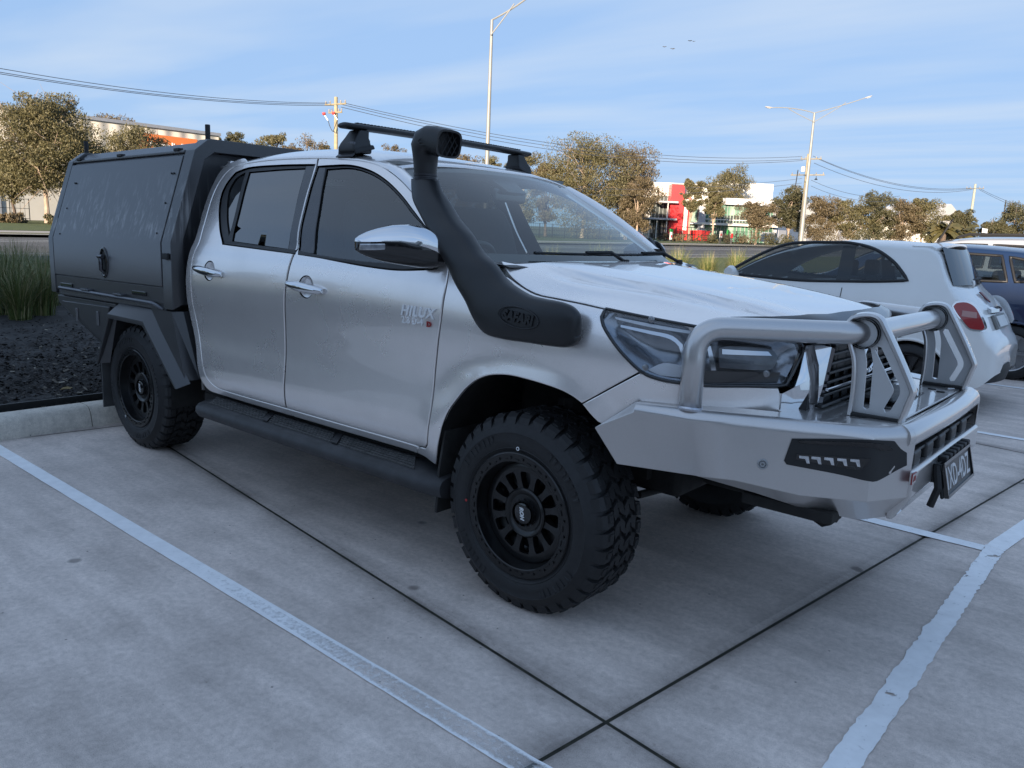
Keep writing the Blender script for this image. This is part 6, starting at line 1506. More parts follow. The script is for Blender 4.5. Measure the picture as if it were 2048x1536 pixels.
# number plate recess, chrome handle, badge, diffuser
def rear_x(z): return float(np.interp(-z, [-v for v in fZT[1][13:]], fZT[0][13:]))
hp = MB(); rg = []
for v in np.linspace(-1, 1, 13): rg.append([(rear_x(.90)+.02-.02*v*v+a, FYC+v*.27, .90+b) for a, b in ((0, .035), (.035, .02), (.04, -.01), (.01, -.03))])
hp.loft(rg).build('hatch_handle', CHROME, fb, smooth=True)
MB().prism([(rear_x(.86)+.005, FYC-.24, .86), (rear_x(.86)+.005, FYC+.24, .86), (rear_x(.74)+.005, FYC+.24, .74), (rear_x(.74)+.005, FYC-.24, .74)], (.02, 0, .012)).build('plate_recess', simple('recess_grey', (.22, .22, .21), .6), fb)
pl2 = MB().prism([(rear_x(.85)+.03, FYC-.185, .855), (rear_x(.85)+.03, FYC+.185, .855), (rear_x(.755)+.03, FYC+.185, .765), (rear_x(.755)+.03, FYC-.185, .765)], (.004, 0, .003)).build('number_plate', simple('plate_pale', (.62, .63, .62), .4), fb)
MB().prism([(rear_x(1.05)+.012, FYC-.045, 1.055), (rear_x(1.05)+.012, FYC+.045, 1.055), (rear_x(.99)+.012, FYC+.035, .99), (rear_x(.96)+.012, FYC, .965), (rear_x(.99)+.012, FYC-.035, .99)], (.01, 0, .006)).build('hatch_badge', simple('hatch_badge', (.20, .06, .06), .3, .5), fb)
df = MB(); rg = []
for v in np.linspace(-1, 1, 17): rg.append([(.555-.10*v*v+a, FYC+v*.50, z) for a, z in ((.03, .43-.05*v*v), (.045, .37), (.02, .27), (-.15, .24))])
df.loft(rg, cap=False, close=False).build('rear_diffuser', RUBBER, fb, smooth=True)
MB().box((-1.75, FYC-.62, .55), (-.15, FYC+.62, .62)).build('cabin_floor', DARK, fb)
for yy in (-.34, .34):
    for xx in (-.95, -.25):
        st_ = MB(); st_.loft([[(xx+a*1.0+b*.25, FYC+yy+c_, .62+h) for a, c_ in ((-.06, -.23), (.06, -.23), (.06, .23), (-.06, .23))] for b, h in ((0, 0), (.25, .30), (.45, .50))]); s_o = st_.build('seat', SEAT, fb, bevel=.03)
        MB().box((xx+.09, FYC+yy-.11, 1.14), (xx+.19, FYC+yy+.11, 1.30)).build('headrest', SEAT, s_o, bevel=.03)

# ---- blue hatchback and pale SUV further along
def plain_car(root, cy, X, ZT, ZB, W, OFF, mat, wins, arches, R0, glass, rear_pane=None, extras=None):
    b, sf = car_shell('body', root, mat, X, ZB, ZT, W, OFF, R0, [(a, R0, R0*1.13) for a in arches], [offset_poly((lambda q: q if area2(q) > 0 else q[::-1])(np.array(w, float)), .02) for w in wins], 90, cy=cy)
    for w in wins:
        c = catmull(w, True, .06, 40); ring_tube('window_trim', offset_poly(c if area2(c) > 0 else c[::-1], .005), sf, TRIM, b, .018); pane_side('side_window', c, sf, glass, b, .004)
    for s in (-1, 1):
        for a in arches:
            P = [(a+R0*1.13*math.cos(k), R0+R0*1.13*math.sin(k)) for k in np.linspace(-.2, math.pi+.2, 24)]; Q = sf(np.array([p[0] for p in P]), np.array([p[1] for p in P]), s); MB().tube(list(Q), .016, 6).build('arch_lip', mat, b, smooth=True)
            MB().lathe([(R0*1.15, 0), (R0*1.15, .3), (.001, .3)], (a, cy+s*.84, R0), 'y', 24, -s).build('wheel_well', DARK, b)
            tyre_and_rim(root, (a, cy+s*.87, R0), s, R0, R0*.68, 5, simple('rim_silver', (.45, .45, .46), .3, .8))
        for hx in (-.35, -1.35):
            p = sf(np.array([hx]), np.array([.98]), s)[0]; MB().tube([p+np.array([-.09, s*.02, 0]), p+np.array([.09, s*.02, .004])], .014, 8).build('handle', mat, b, smooth=True)
    return b, sf
BYC = 8.35
blue = thing('blue_hatchback', 'dark blue hatchback parked beyond the white hatchback', 'hatchback', (-1.2, BYC, 0))
BLUE = paint_plain('blue_paint', (.003, .017, .062), .2, .35)
bZT = ([-3.2, -3.1, -2.8, -2.3, -1.9, -1.4, -1.0, -.5, 0, .35, .50, .60, .74, .84, .92, .98], [.60, .75, .92, 1.03, 1.12, 1.40, 1.49, 1.515, 1.50, 1.465, 1.42, 1.32, 1.10, .98, .80, .62])
bZB = ([-3.2, -2.8, .6, .98], [.40, .22, .22, .38]); bW = ([-3.2, -3.0, -2.6, -1, .2, .6, .85, .95, .98], [.55, .74, .86, .885, .885, .85, .78, .68, .60])
bOFF = ([.2, .4, .7, .95, 1.05, 1.3, 1.5], [.05, .0, 0, .03, .06, .16, .26])
bw = [[(-1.60, 1.07), (-1.10, 1.38), (-.62, 1.41), (-.62, 1.08)], [(-.54, 1.08), (-.54, 1.41), (.05, 1.395), (.16, 1.10)], [(.23, 1.10), (.12, 1.39), (.38, 1.33), (.60, 1.14)]]
bb, bsf = plain_car(blue, BYC, (-3.2, .98), bZT, bZB, bW, bOFF, BLUE, bw, (-2.35, .30), .31, emission_free_glass('blue_car_glass', (.40, .45, .46), .10, ior=1.7))
top_pane('windscreen', -1.85, -1.15, None, bZT, DARKGLASS, bb, BYC, .006, .68, .58); top_pane('rear_window', .49, .72, None, bZT, DARKGLASS, bb, BYC, .008, .56, .62)
for s in (-1, 1): drape_side('tail_lamp', [(.62, .98), (.84, .95), (.86, .80), (.70, .82)], bsf, MATS['tail_red'], bb, .006, (s,))
for yy in (-.36, .36):
    for xx in (-.95, -.05): MB().box((xx, BYC+yy-.22, .7), (xx+.14, BYC+yy+.22, 1.22)).build('seat', SEAT, bb, bevel=.04)
SYC = 11.2
suv = thing('pale_suv', 'silver SUV with black roof rails, farthest car in the row', 'SUV', (-1.2, SYC, 0))
SUVP = paint_plain('suv_paint', (.55, .56, .57), .6, .35)
sZT = ([-3.3, -3.2, -2.9, -2.3, -2.0, -1.5, -1.0, -.5, .2, .7, .85, .98, 1.10, 1.2, 1.25], [.70, .88, 1.02, 1.12, 1.20, 1.50, 1.63, 1.665, 1.66, 1.62, 1.55, 1.35, 1.08, .90, .70])
sW = ([-3.3, -3.1, -2.7, -1, .4, .9, 1.1, 1.22, 1.25], [.60, .78, .90, .915, .915, .88, .80, .70, .62])
sw_ = [[(-1.70, 1.18), (-1.15, 1.50), (-.62, 1.54), (-.62, 1.20)], [(-.54, 1.20), (-.54, 1.54), (.20, 1.53), (.24, 1.22)], [(.32, 1.22), (.28, 1.53), (.66, 1.48), (.86, 1.28)]]
sb_, ssf = plain_car(suv, SYC, (-3.3, 1.25), sZT, ([-3.3, -2.9, .9, 1.25], [.5, .3, .3, .5]), sW, ([.2, .4, .8, 1.05, 1.15, 1.4, 1.66], [.05, 0, 0, .03, .06, .15, .26]), SUVP, sw_, (-2.4, .32), .35, MATS['blue_car_glass'])
top_pane('windscreen', -1.95, -1.12, None, sZT, DARKGLASS, sb_, SYC, .006, .70, .60); top_pane('rear_window', .85, 1.08, None, sZT, DARKGLASS, sb_, SYC, .008, .56, .64)
for s in (-1, 1): MB().tube([(-1.05, SYC+s*.60, 1.63), (-.9, SYC+s*.60, 1.68), (.5, SYC+s*.60, 1.70), (.72, SYC+s*.60, 1.645)], .02, 8).build('roof_rail', RUBBER, sb_, smooth=True)

# ================================================================== land, road and verges (the road runs along y)
def land_strip(name, x0, x1, mat, dz=0.0, y0=-140, y1=420, nx=8, ny=70, kind='structure'):
    P = []
    for i in range(nx+1):
        for j in range(ny+1):
            x = x0+(x1-x0)*i/nx; y = y0+(y1-y0)*j/ny; P.append((x, y, slope_z(x, y)+dz))
    o = obj(name, P, [(i*(ny+1)+j, i*(ny+1)+j+1, (i+1)*(ny+1)+j+1, (i+1)*(ny+1)+j) for i in range(nx) for j in range(ny)], mat); return tag(o, kind=kind)
def grass_mat(name, a, b_, scale=1.2):
    m, nt, b, o = nodes_of(name); n = noise(nt, scale, 8, .7); n2 = noise(nt, scale*30, 4, .7)
    r = ramp(nt, n.outputs[0], [(.3, a), (.7, b_)]); r2 = ramp(nt, n2.outputs[0], [(.3, .65), (.7, 1.2)])
    x = nn(nt, 'ShaderNodeMix', data_type='RGBA', blend_type='MULTIPLY'); x.inputs[0].default_value = 1; nt.links.new(r.outputs[0], x.inputs[6]); nt.links.new(r2.outputs[0], x.inputs[7]); nt.links.new(x.outputs[2], b.inputs['Base Color'])
    b.inputs['Roughness'].default_value = .9; bump(nt, b, n2.outputs[0], .6, .05); return m
LAWN = grass_mat('lawn', (.055, .085, .018), (.105, .12, .03)); DRYGRASS = grass_mat('dry_verge', (.10, .10, .04), (.16, .145, .06), .4)
ASPH = simple('asphalt', (.075, .073, .071), .85, var=.18, vscale=.6, bmp=.3, bscale=30)
FARC = simple('far_concrete', (.36, .33, .29), .85, var=.12, vscale=.8)
land_strip('terrain', -700, -11.2, grass_mat('far_ground', (.06, .07, .03), (.10, .10, .045), .1), -.14, -500, 900, 24, 60)
land_strip('near_verge', -22.0, -11.3, LAWN, -.02, nx=6)
land_strip('road', -42.6, -22.3, ASPH, -.10, nx=10)
land_strip('near_gutter', -22.3, -21.9, FARC, .0)
land_strip('far_kerb', -43.4, -42.6, FARC, .04)
land_strip('footpath', -49.5, -46.2, FARC, .015)
land_strip('far_verge', -46.2, -43.4, DRYGRASS, .02)
land_strip('verge_lawn', -78, -49.5, LAWN, .03, nx=12)
WHITE_PAINT = simple('road_paint', (.55, .55, .53), .7)
def dash(x, y0, y1, w=.12):
    P = [(x-w/2, y0), (x+w/2, y0), (x+w/2, y1), (x-w/2, y1)]; o = obj('lane_line', [(a, b, slope_z(a, b)-.094) for a, b in P], [(0, 1, 2, 3)], WHITE_PAINT); return tag(o, kind='structure')
for y in range(-12, 120, 12):
    for x in (-26.2, -38.6): dash(x, y, y+4.5)
dash(-22.8, -60, 160); dash(-42.2, -60, 160); dash(-31.5, -60, 160, .15); dash(-33.0, -60, 160, .15)

# ---- strappy grass clumps
BLADE = None
m, nt, b, o = nodes_of('strappy_leaf'); gi = nn(nt, 'ShaderNodeNewGeometry'); cr_ = ramp(nt, gi.outputs['Random Per Island'], [(0, (.045, .075, .018)), (.40, (.10, .135, .032)), (.70, (.17, .17, .055)), (.85, (.27, .23, .11)), (1, (.36, .30, .16))]); nt.links.new(cr_.outputs[0], b.inputs['Base Color']); b.inputs['Roughness'].default_value = .55
BLADE = m
def clump_mesh(seed, n=420, h=.95, spread=.55):
    r = np.random.RandomState(seed); mb = MB()
    for k in range(n):
        a = r.uniform(0, 6.283); q = r.uniform(0, .16); bx, by = q*math.cos(a), q*math.sin(a); a2 = a+r.uniform(-.6, .6); L = h*r.uniform(.55, 1.12); out = spread*r.uniform(.15, 1.1); w = r.uniform(.004, .0075); dx, dy = math.cos(a2), math.sin(a2); sx, sy = -dy*w, dx*w; P = []
        for t in (0, .3, .6, .85, 1.0):
            rr = out*t**1.7; z = L*(t-.28*(out/spread)*t**3.2); ww = 1-t*.9; P.append((bx+dx*rr-sx*ww, by+dy*rr-sy*ww, z)); P.append((bx+dx*rr+sx*ww, by+dy*rr+sy*ww, z))
        mb.add(P, [(2*i, 2*i+1, 2*i+3, 2*i+2) for i in range(4)])
    me = bpy.data.meshes.new('grass_clump'); me.from_pydata(mb.v, [], mb.f); me.update(); me.materials.append(BLADE); return me
CM = [clump_mesh(i, 460 if i < 2 else 380) for i in range(4)]
def bed_z(x): f = (BED_X0-x)/(BED_X0-BED_X1); return .10+.05*math.sin(math.pi*min(1, max(0, f)))
def clump(x, y, s, k, label, group):
    o = bpy.data.objects.new('grass_clump', CM[k % 4]); COL.objects.link(o); o.location = (x, y, bed_z(x)-.01); o.scale = (s, s, s*1.0); o.rotation_euler.z = k*1.7; return tag(o, label, 'grass', group)
left = [(-7.35, -1.35, 1.15, 'tall grass clump nearest the rear corner of the ute canopy'), (-7.9, -2.15, 1.2, 'wide grass clump at the left edge, in front of the road')]
pts_l = [(42, 640), (85, 632), (10, 628), (60, 612), (100, 606), (25, 600), (78, 590), (5, 585), (45, 580), (95, 575)]
for k, (u, v) in enumerate(pts_l):
    p = on_z(u, v, .14); words = ['front', 'front', 'front', 'second', 'second', 'second', 'third', 'third', 'rear', 'rear'][k]; place = ['middle', 'canopy side', 'left', 'middle', 'canopy side', 'left', 'middle', 'left', 'middle', 'canopy side'][k]
    clump(p[0], p[1], 0.80+.10*((k*7) % 3), k, f'strappy green grass clump on the mulch, {words} row, {place}', 'grass clumps left of the ute')
ORD = 'first second third fourth fifth sixth seventh eighth ninth tenth eleventh twelfth thirteenth fourteenth fifteenth'.split()
for k in range(15):
    y = 11.5+k*1.05; x = -9.4-.45*(k % 2)-.02*y
    clump(x, y, 1.05+.12*((k*5) % 4)/2, k+1, f'{ORD[k]} strappy grass clump right of the ute bonnet in the row along the road', 'grass clumps behind the parked cars')
for k in range(8):
    clump(-9.6-.5*(k % 2), 2.6+k*1.1, 1.0, k, f'{ORD[k]} strappy grass clump from the left in the row seen through the ute windows', 'grass clumps seen through the ute')

# ---- gum trees
BARK_P = simple('bark_pale', (.34, .26, .20), .85, var=.3, vscale=3, bmp=.3, bscale=12)
BARK_D = simple('bark_dark', (.10, .075, .06), .9, var=.4, vscale=4, bmp=.4, bscale=14)
def leaf_mat(name, cols):
    m, nt, b, o = nodes_of(name); gi = nn(nt, 'ShaderNodeNewGeometry'); cr_ = ramp(nt, gi.outputs['Random Per Island'], [(i/(len(cols)-1), c) for i, c in enumerate(cols)]); n_ = noise(nt, .9, 3); ad_ = nn(nt, 'ShaderNodeMix', data_type='FLOAT'); ad_.inputs[0].default_value = .62; nt.links.new(gi.outputs['Random Per Island'], ad_.inputs[2]); nt.links.new(n_.outputs[0], ad_.inputs[3]); nt.links.new(ad_.outputs[0], cr_.inputs[0]); nt.links.new(cr_.outputs[0], b.inputs['Base Color']); b.inputs['Roughness'].default_value = .6
    tr = nn(nt, 'ShaderNodeBsdfTranslucent'); nt.links.new(cr_.outputs[0], tr.inputs[0]); mx = nn(nt, 'ShaderNodeMixShader'); mx.inputs[0].default_value = .25; nt.links.new(b.outputs[0], mx.inputs[1]); nt.links.new(tr.outputs[0], mx.inputs[2]); nt.links.new(mx.outputs[0], o.inputs[0]); return m
LEAF_O = leaf_mat('gum_leaf_olive', [(.06, .062, .028), (.105, .098, .044), (.145, .125, .058), (.19, .15, .08)])
LEAF_B = leaf_mat('gum_leaf_brown', [(.065, .053, .032), (.11, .087, .047), (.15, .115, .064), (.20, .15, .092)])
LEAF_D = leaf_mat('gum_leaf_dark', [(.034, .040, .020), (.066, .068, .032), (.10, .09, .044), (.13, .11, .06)])
def leaf_quads(mb, r, c, rad, n, size, flat=.8):
    for _ in range(n):
        d = r.randn(3); d /= np.linalg.norm(d); q = rad*(r.uniform(.25, 1.0)**.5); p = c+d*q*np.array([1, 1, flat]); s = size*r.uniform(.6, 1.3)
        a = r.randn(3); a[2] -= .8; a /= np.linalg.norm(a); b = np.cross(a, r.randn(3)); b /= max(1e-6, np.linalg.norm(b)); w = s*.42
        mb.add([p-a*s, p+b*w*.9-a*s*.1, p+a*s, p-b*w], [(0, 1, 2, 3)])
def gum_tree(name, label, base, H, W, seed, leaf, bark, crown_lo=.32, n=42, leaves=110, size=.16, lean=0.0, group=None, dens=1.0):
    """base point, total height, crown width; foliage clumps gathered in billows on forked limbs"""
    r = np.random.RandomState(seed); t = thing(name, label, 'tree', tuple(base), group); B = np.array(base, float); tb = MB(); LV = []
    top = B+np.array([lean, lean*.3, H*.66]); rt = .0125*H+.05
    mid = B+(top-B)*.45+np.array([r.uniform(-.2, .2), r.uniform(-.2, .2), 0])
    tb.tube([B+np.array([0, 0, -.2]), B+(mid-B)*.4+np.array([.05, .02, 0]), mid, top], [rt*1.35, rt, rt*.8, rt*.3], 8)
    nb = max(10, int(n/3.6)); cents = []
    for k in range(nb):                                      # billows
        f = (k+.5)/nb*.9+r.uniform(-.05, .05); f = min(.95, max(.03, f)); prof = math.sin(math.pi*(.16+.74*f))**.7; a = k*2.4+r.uniform(-.5, .5); br = W*r.uniform(.21, .31)*(1.0 if f < .75 else .88)
        q = max(0, W/2*prof-br*.75)*math.sqrt(r.uniform(.15, 1.0)); z = crown_lo*H+(1-crown_lo)*H*f; cents.append((B+np.array([q*math.cos(a)+lean*f, q*math.sin(a), min(z, H-br*.62)]), br))
        s0 = B+(top-B)*min(1, max(.38, (z/H)*.8)); c = cents[-1][0]; mm = (s0+c)/2+np.array([0, 0, .05*H*r.uniform(-.3, .8)])
        tb.tube([s0, mm, c], [rt*.5, rt*.30, rt*.10], 5)
        for _ in range(3): e = c+r.randn(3)*br*.5; tb.tube([mm+(c-mm)*.5, (c+e)/2, e], [rt*.2, rt*.13, rt*.04], 4)
    for c, br in cents:
        m = 11; N = int(leaves*1.15)
        for _ in range(m):
            d = r.randn(3); d /= np.linalg.norm(d); d[2] = d[2]*.85+.1; cc = c+d*br*r.uniform(.3, .9)*np.array([1, 1, .75]); rad = br*r.uniform(.28, .5)
            dd = r.randn(N, 3); dd /= np.linalg.norm(dd, axis=1)[:, None]; P = cc+dd*(rad*r.uniform(.2, 1.0, N)**.5)[:, None]*np.array([1, 1, .7]); s = size*.78*r.uniform(.5, 1.2, N)[:, None]
            A = r.randn(N, 3); A[:, 2] -= .9; A /= np.linalg.norm(A, axis=1)[:, None]; Bv = np.cross(A, r.randn(N, 3)); Bv /= np.linalg.norm(Bv, axis=1)[:, None]; w = s*.38
            LV.append(np.stack([P-A*s, P+Bv*w-A*s*.1, P+A*s, P-Bv*w], 1).reshape(-1, 3))
    tb.build('trunk', bark, t, smooth=True)
    V = np.concatenate(LV); nq = len(V)//4; me = bpy.data.meshes.new('crown'); me.vertices.add(len(V)); me.vertices.foreach_set('co', V.astype(np.float32).ravel()); me.loops.add(nq*4); me.loops.foreach_set('vertex_index', np.arange(nq*4, dtype=np.int32)); me.polygons.add(nq); me.polygons.foreach_set('loop_start', np.arange(0, nq*4, 4, dtype=np.int32)); me.update(calc_edges=True)
    link_mesh('crown', me, leaf, t); return t
def tree_at(name, label, u, vtop, depth, W_px, seed, leaf, bark, **k):
    top = at_depth(u, vtop, depth); b = (top[0], top[1], slope_z(top[0], top[1])); return gum_tree(name, label, b, top[2]-b[2], 1.22*W_px*depth/FPX, seed, leaf, bark, **k)
GT = 'gum_tree'
p = on_land(86, 447)
tree_at(GT, 'big olive gum with a pale leaning trunk, left edge of the street', 78, 184, 64, 200, 1, LEAF_O, BARK_P, n=95, leaves=130, size=.15, crown_lo=.30, lean=-.3, group='gum trees across the road')
tree_at(GT, 'low gum with a thin dark trunk beside the big pale one', 22, 300, 66, 120, 2, LEAF_O, BARK_D, n=40, leaves=100, size=.15, crown_lo=.38, group='gum trees across the road')
tree_at(GT, 'dark gum between the pale-trunked gum and the ute canopy', 165, 262, 68, 95, 3, LEAF_D, BARK_D, n=36, leaves=100, size=.15, crown_lo=.3, group='gum trees across the road')
tree_at(GT, 'thin grey-brown gum standing behind, in front of the warehouse wall', 222, 221, 92, 95, 4, LEAF_B, BARK_D, n=34, leaves=70, size=.18, crown_lo=.45, group='gum trees across the road')
tree_at(GT, 'wide low gum hiding the left part of the orange sign', 268, 254, 84, 190, 5, LEAF_O, BARK_D, n=70, leaves=110, size=.17, crown_lo=.25, group='gum trees across the road')
tree_at(GT, 'small dark gum right of the orange sign', 468, 250, 100, 62, 6, LEAF_D, BARK_D, n=26, leaves=90, size=.19, crown_lo=.3, group='gum trees across the road')
tree_at(GT, 'rounded gum above the middle of the ute canopy', 541, 254, 100, 78, 7, LEAF_O, BARK_D, n=34, leaves=90, size=.19, crown_lo=.3, group='gum trees across the road')
tree_at(GT, 'sparse brown gum left of the timber power pole', 618, 264, 104, 92, 8, LEAF_B, BARK_P, n=30, leaves=38, size=.19, crown_lo=.25, group='gum trees across the road')
tree_at(GT, 'dark bushy gum just right of the timber power pole', 715, 285, 112, 70, 9, LEAF_D, BARK_D, n=26, leaves=80, size=.2, crown_lo=.2, group='gum trees across the road')
tree_at(GT, 'brown gum showing under the left half of the roof bar', 790, 285, 118, 80, 10, LEAF_B, BARK_D, n=28, leaves=80, size=.2, crown_lo=.2, group='gum trees across the road')
tree_at(GT, 'small gum under the roof bar beside the lamp post', 935, 298, 115, 75, 11, LEAF_B, BARK_P, n=26, leaves=60, size=.2, crown_lo=.2, group='gum trees across the road')
tree_at(GT, 'olive gum behind the far foot of the roof bar', 1048, 300, 112, 92, 12, LEAF_O, BARK_P, n=34, leaves=90, size=.2, crown_lo=.2, group='gum trees across the road')
tree_at(GT, 'tallest olive gum, rising above the windscreen corner', 1175, 272, 108, 190, 13, LEAF_O, BARK_P, n=90, leaves=115, size=.2, crown_lo=.16, group='gum trees across the road')
tree_at(GT, 'tall brown gum against the white office wall', 1262, 292, 112, 130, 14, LEAF_B, BARK_P, n=70, leaves=110, size=.2, crown_lo=.18, group='gum trees across the road')
tree_at(GT, 'lower reddish brown gum in front of the tall ones', 1280, 352, 100, 85, 15, LEAF_B, BARK_P, n=40, leaves=100, size=.18, crown_lo=.25, group='gum trees across the road')
tree_at(GT, 'slender gum in front of the red wall of the office', 1387, 354, 128, 50, 16, LEAF_O, BARK_P, n=24, leaves=80, size=.2, crown_lo=.5, group='gum trees across the road')
tree_at(GT, 'tall loose gum behind the green glass front', 1462, 332, 165, 100, 17, LEAF_O, BARK_D, n=46, leaves=90, size=.26, crown_lo=.4, group='gum trees across the road')
tree_at(GT, 'slim gum in front of the green glass front', 1433, 366, 128, 52, 18, LEAF_O, BARK_P, n=22, leaves=80, size=.2, crown_lo=.45, group='gum trees across the road')
tree_at(GT, 'low brown gum with a pinkish forked trunk by the office corner', 1519, 403, 118, 84, 19, LEAF_B, BARK_P, n=30, leaves=90, size=.19, crown_lo=.42, group='gum trees across the road')
tree_at(GT, 'dense dark gum left of the twin-arm lamp post', 1585, 372, 122, 72, 20, LEAF_D, BARK_P, n=44, leaves=110, size=.2, crown_lo=.3, group='gum trees across the road')
for k, (u, v, w, lf, lab) in enumerate(((1648, 392, 88, LEAF_B, 'brown gum right of the twin-arm lamp post, first of the row'), (1705, 396, 90, LEAF_O, 'rounded olive gum, second right of the twin-arm lamp post'), (1762, 384, 92, LEAF_D, 'dark gum in the middle of the row behind the white hatchback roof'), (1812, 398, 84, LEAF_B, 'brown gum left of the palms behind the hatchback aerial'), (1855, 392, 80, LEAF_O, 'olive gum behind the palms'), (1990, 440, 60, LEAF_D, 'low dark gum right of the concrete power pole'), (2040, 405, 90, LEAF_D, 'dark gum cut by the right edge of the picture'), (1925, 420, 70, LEAF_D, 'far dark gum behind the right-hand power pole'))):
    tree_at(GT, lab, u, v, 130, w, 30+k, lf, BARK_P, n=38, leaves=100, size=.22, crown_lo=.22, group='gum trees across the road')
for k, (u, v, d, w, lf, lab) in enumerate(((432, 266, 104, 60, LEAF_O, 'low gum behind the front peg of the canopy'), (505, 268, 106, 66, LEAF_B, 'low gum filling the gap between the small dark gum and the rounded one'), (580, 272, 108, 70, LEAF_B, 'low brown gum between the rounded gum and the sparse one'), (655, 280, 110, 60, LEAF_O, 'low gum behind the timber power pole'), (870, 305, 118, 80, LEAF_O, 'gum top just behind the snorkel head'), (985, 312, 118, 80, LEAF_O, 'gum top right of the single-arm lamp post under the roof bar'), (1098, 312, 112, 70, LEAF_B, 'brown gum left of the tallest gum'))):
    tree_at(GT, lab, u, v, d, w, 120+k, lf, BARK_D, n=34, leaves=90, size=.2, crown_lo=.2, group='gum trees across the road')
# street trees beyond the shop, behind the photographer: they only show mirrored in the ute's doors
for k, (x, y, h, w) in enumerate(((-54, -40, 6, 6), (-66, -40, 7, 7.5), (-80, -44, 6.5, 8))):
    gum_tree(GT, f'{ORD[k]} street gum behind the photographer, seen only as a reflection', (x, y, 0), h, w, 80+k, LEAF_D, BARK_D, n=40, leaves=90, size=.28, crown_lo=.22, group='street gums behind the photographer')
# palms
def palm(u, vtop, depth, seed, label):
    top = at_depth(u, vtop, depth); b = np.array([top[0], top[1], slope_z(top[0], top[1])]); H = top[2]-b[2]; t = thing('palm_tree', label, 'palm', tuple(b), 'palms at the far corner'); r = np.random.RandomState(seed)
    MB().tube([b, b+np.array([0, 0, H*.55])], [.45, .35], 10).build('trunk', BARK_D, t, smooth=True); lb = MB(); c = b+np.array([0, 0, H*.58])
    for k in range(46):
        a = r.uniform(0, 6.28); e = r.uniform(-.4, 1.4); L = r.uniform(2.2, 3.1); dx, dy = math.cos(a), math.sin(a); pts = []
        for q in np.linspace(0, 1, 7): pts.append(c+np.array([dx*L*q*math.cos(e*(1-q*.5)), dy*L*q*math.cos(e*(1-q*.5)), L*q*math.sin(e)-1.6*q*q]))
        for i in range(1, 7):
            for sg in (-1, 1):
                s = np.array([-dy, dx, 0])*sg; lb.add([pts[i-1], pts[i], pts[i]+s*.45-np.array([0, 0, .35]), pts[i-1]+s*.42-np.array([0, 0, .30])], [(0, 1, 2, 3)])
    lb.build('crown', leaf_mat('palm_leaf_%d' % seed, [(.04, .045, .016), (.09, .08, .03), (.15, .12, .055)]), t)
palm(1893, 428, 118, 1, 'left palm with drooping fronds, behind the hatchback aerial'); palm(1925, 440, 122, 2, 'right palm with drooping fronds, beside the power pole')
# low planting on the far verge
for k, (u, v, w) in enumerate(((20, 432, 50), (135, 436, 60), (1350, 470, 50), (1430, 472, 60), (1490, 470, 60), (1560, 468, 50), (1660, 462, 60), (1740, 462, 60))):
    d = 62 if u < 200 else 118; c = at_depth(u, v, d); gz = slope_z(c[0], c[1]); hgt = max(.7, c[2]-gz+.3); lb = MB(); r = np.random.RandomState(60+k); W = w*d/FPX
    for q in range(26): leaf_quads(lb, r, np.array([c[0]+r.uniform(-.5, .5)*W, c[1]+r.uniform(-.5, .5)*W, gz+r.uniform(.1, .8)*hgt]), hgt*.35, 60, .13)
    o = lb.build('shrub', LEAF_D if k % 2 else LEAF_B); tag(o, f'low {"dark green" if k % 2 else "brownish"} shrub, {["far left below the gums", "below the leaning gum trunk", "left of the skip bins", "right of the skip bins", "below the forked gum", "before the blue shed", "under the brown gum row", "under the dark gum in the row"][k]}', 'shrub', 'low shrubs on the far verge')

# ================================================================== buildings across the road
def ribbed(name, col, sc=3.2):
    m, nt, b, o = nodes_of(name); sp = nn(nt, 'ShaderNodeSeparateXYZ'); tc = nn(nt, 'ShaderNodeTexCoord', name='TC'); nt.links.new(tc.outputs['Object'], sp.inputs[0])
    w = nn(nt, 'ShaderNodeMath', operation='SINE'); ml = nn(nt, 'ShaderNodeMath', operation='MULTIPLY'); ml.inputs[1].default_value = sc*6.283; nt.links.new(sp.outputs['Y'], ml.inputs[0]); nt.links.new(ml.outputs[0], w.inputs[0])
    n = noise(nt, .25, 5); r = ramp(nt, n.outputs[0], [(.3, [c*.9 for c in col]), (.7, [c*1.06 for c in col])]); nt.links.new(r.outputs[0], b.inputs['Base Color']); b.inputs['Roughness'].default_value = .55; bump(nt, b, w.outputs[0], .8, .08); return m
def wall_span(x, u0, u1, vtop, uref):
    """ends in y and top height of a wall in the plane x, from its left and right image edges"""
    a = on_x(u0, vtop, x); b = on_x(u1, vtop, x); t = on_x(uref, vtop, x); return a[1], b[1], t[2]
# warehouse with the orange sign
WX = -92.0
y0 = on_x(-160, 250, WX)[1]; y1 = on_x(437, 270, WX)[1]; zt = on_x(345, 260.5, WX)[2]; gz = slope_z(WX, (y0+y1)/2)
ware = thing('post_warehouse', 'long cream ribbed warehouse with an orange sign, behind the left gums', 'warehouse', (WX-20, (y0+y1)/2, gz))
CREAM = ribbed('cream_cladding', (.58, .55, .49), .55)
MB().box((WX-45, y0, gz-1), (WX, y1, zt)).build('wall', CREAM, ware)
MB().box((WX-45.2, y0-.2, zt), (WX+.25, y1+.2, zt+.35)).build('gutter', simple('gutter_grey', (.22, .24, .28), .5), ware)
MB().box((WX, y0, gz-.5), (WX+.12, y1, gz+2.6)).build('precast_base', simple('precast', (.42, .42, .40), .8, var=.1, vscale=.4), ware)
nc = max(4, int((y1-y0)/6))
for k in range(nc+1): MB().box((WX+.12, y0+(y1-y0)*k/nc-.12, gz-.5), (WX+.32, y0+(y1-y0)*k/nc+.12, gz+2.7)).build('panel_joint', MATS['gutter_grey'], ware)
sa = on_x(282, 268, WX+.3); sb2 = on_x(394.5, 279, WX+.3); sz0 = on_x(390, 312, WX+.3)[2]
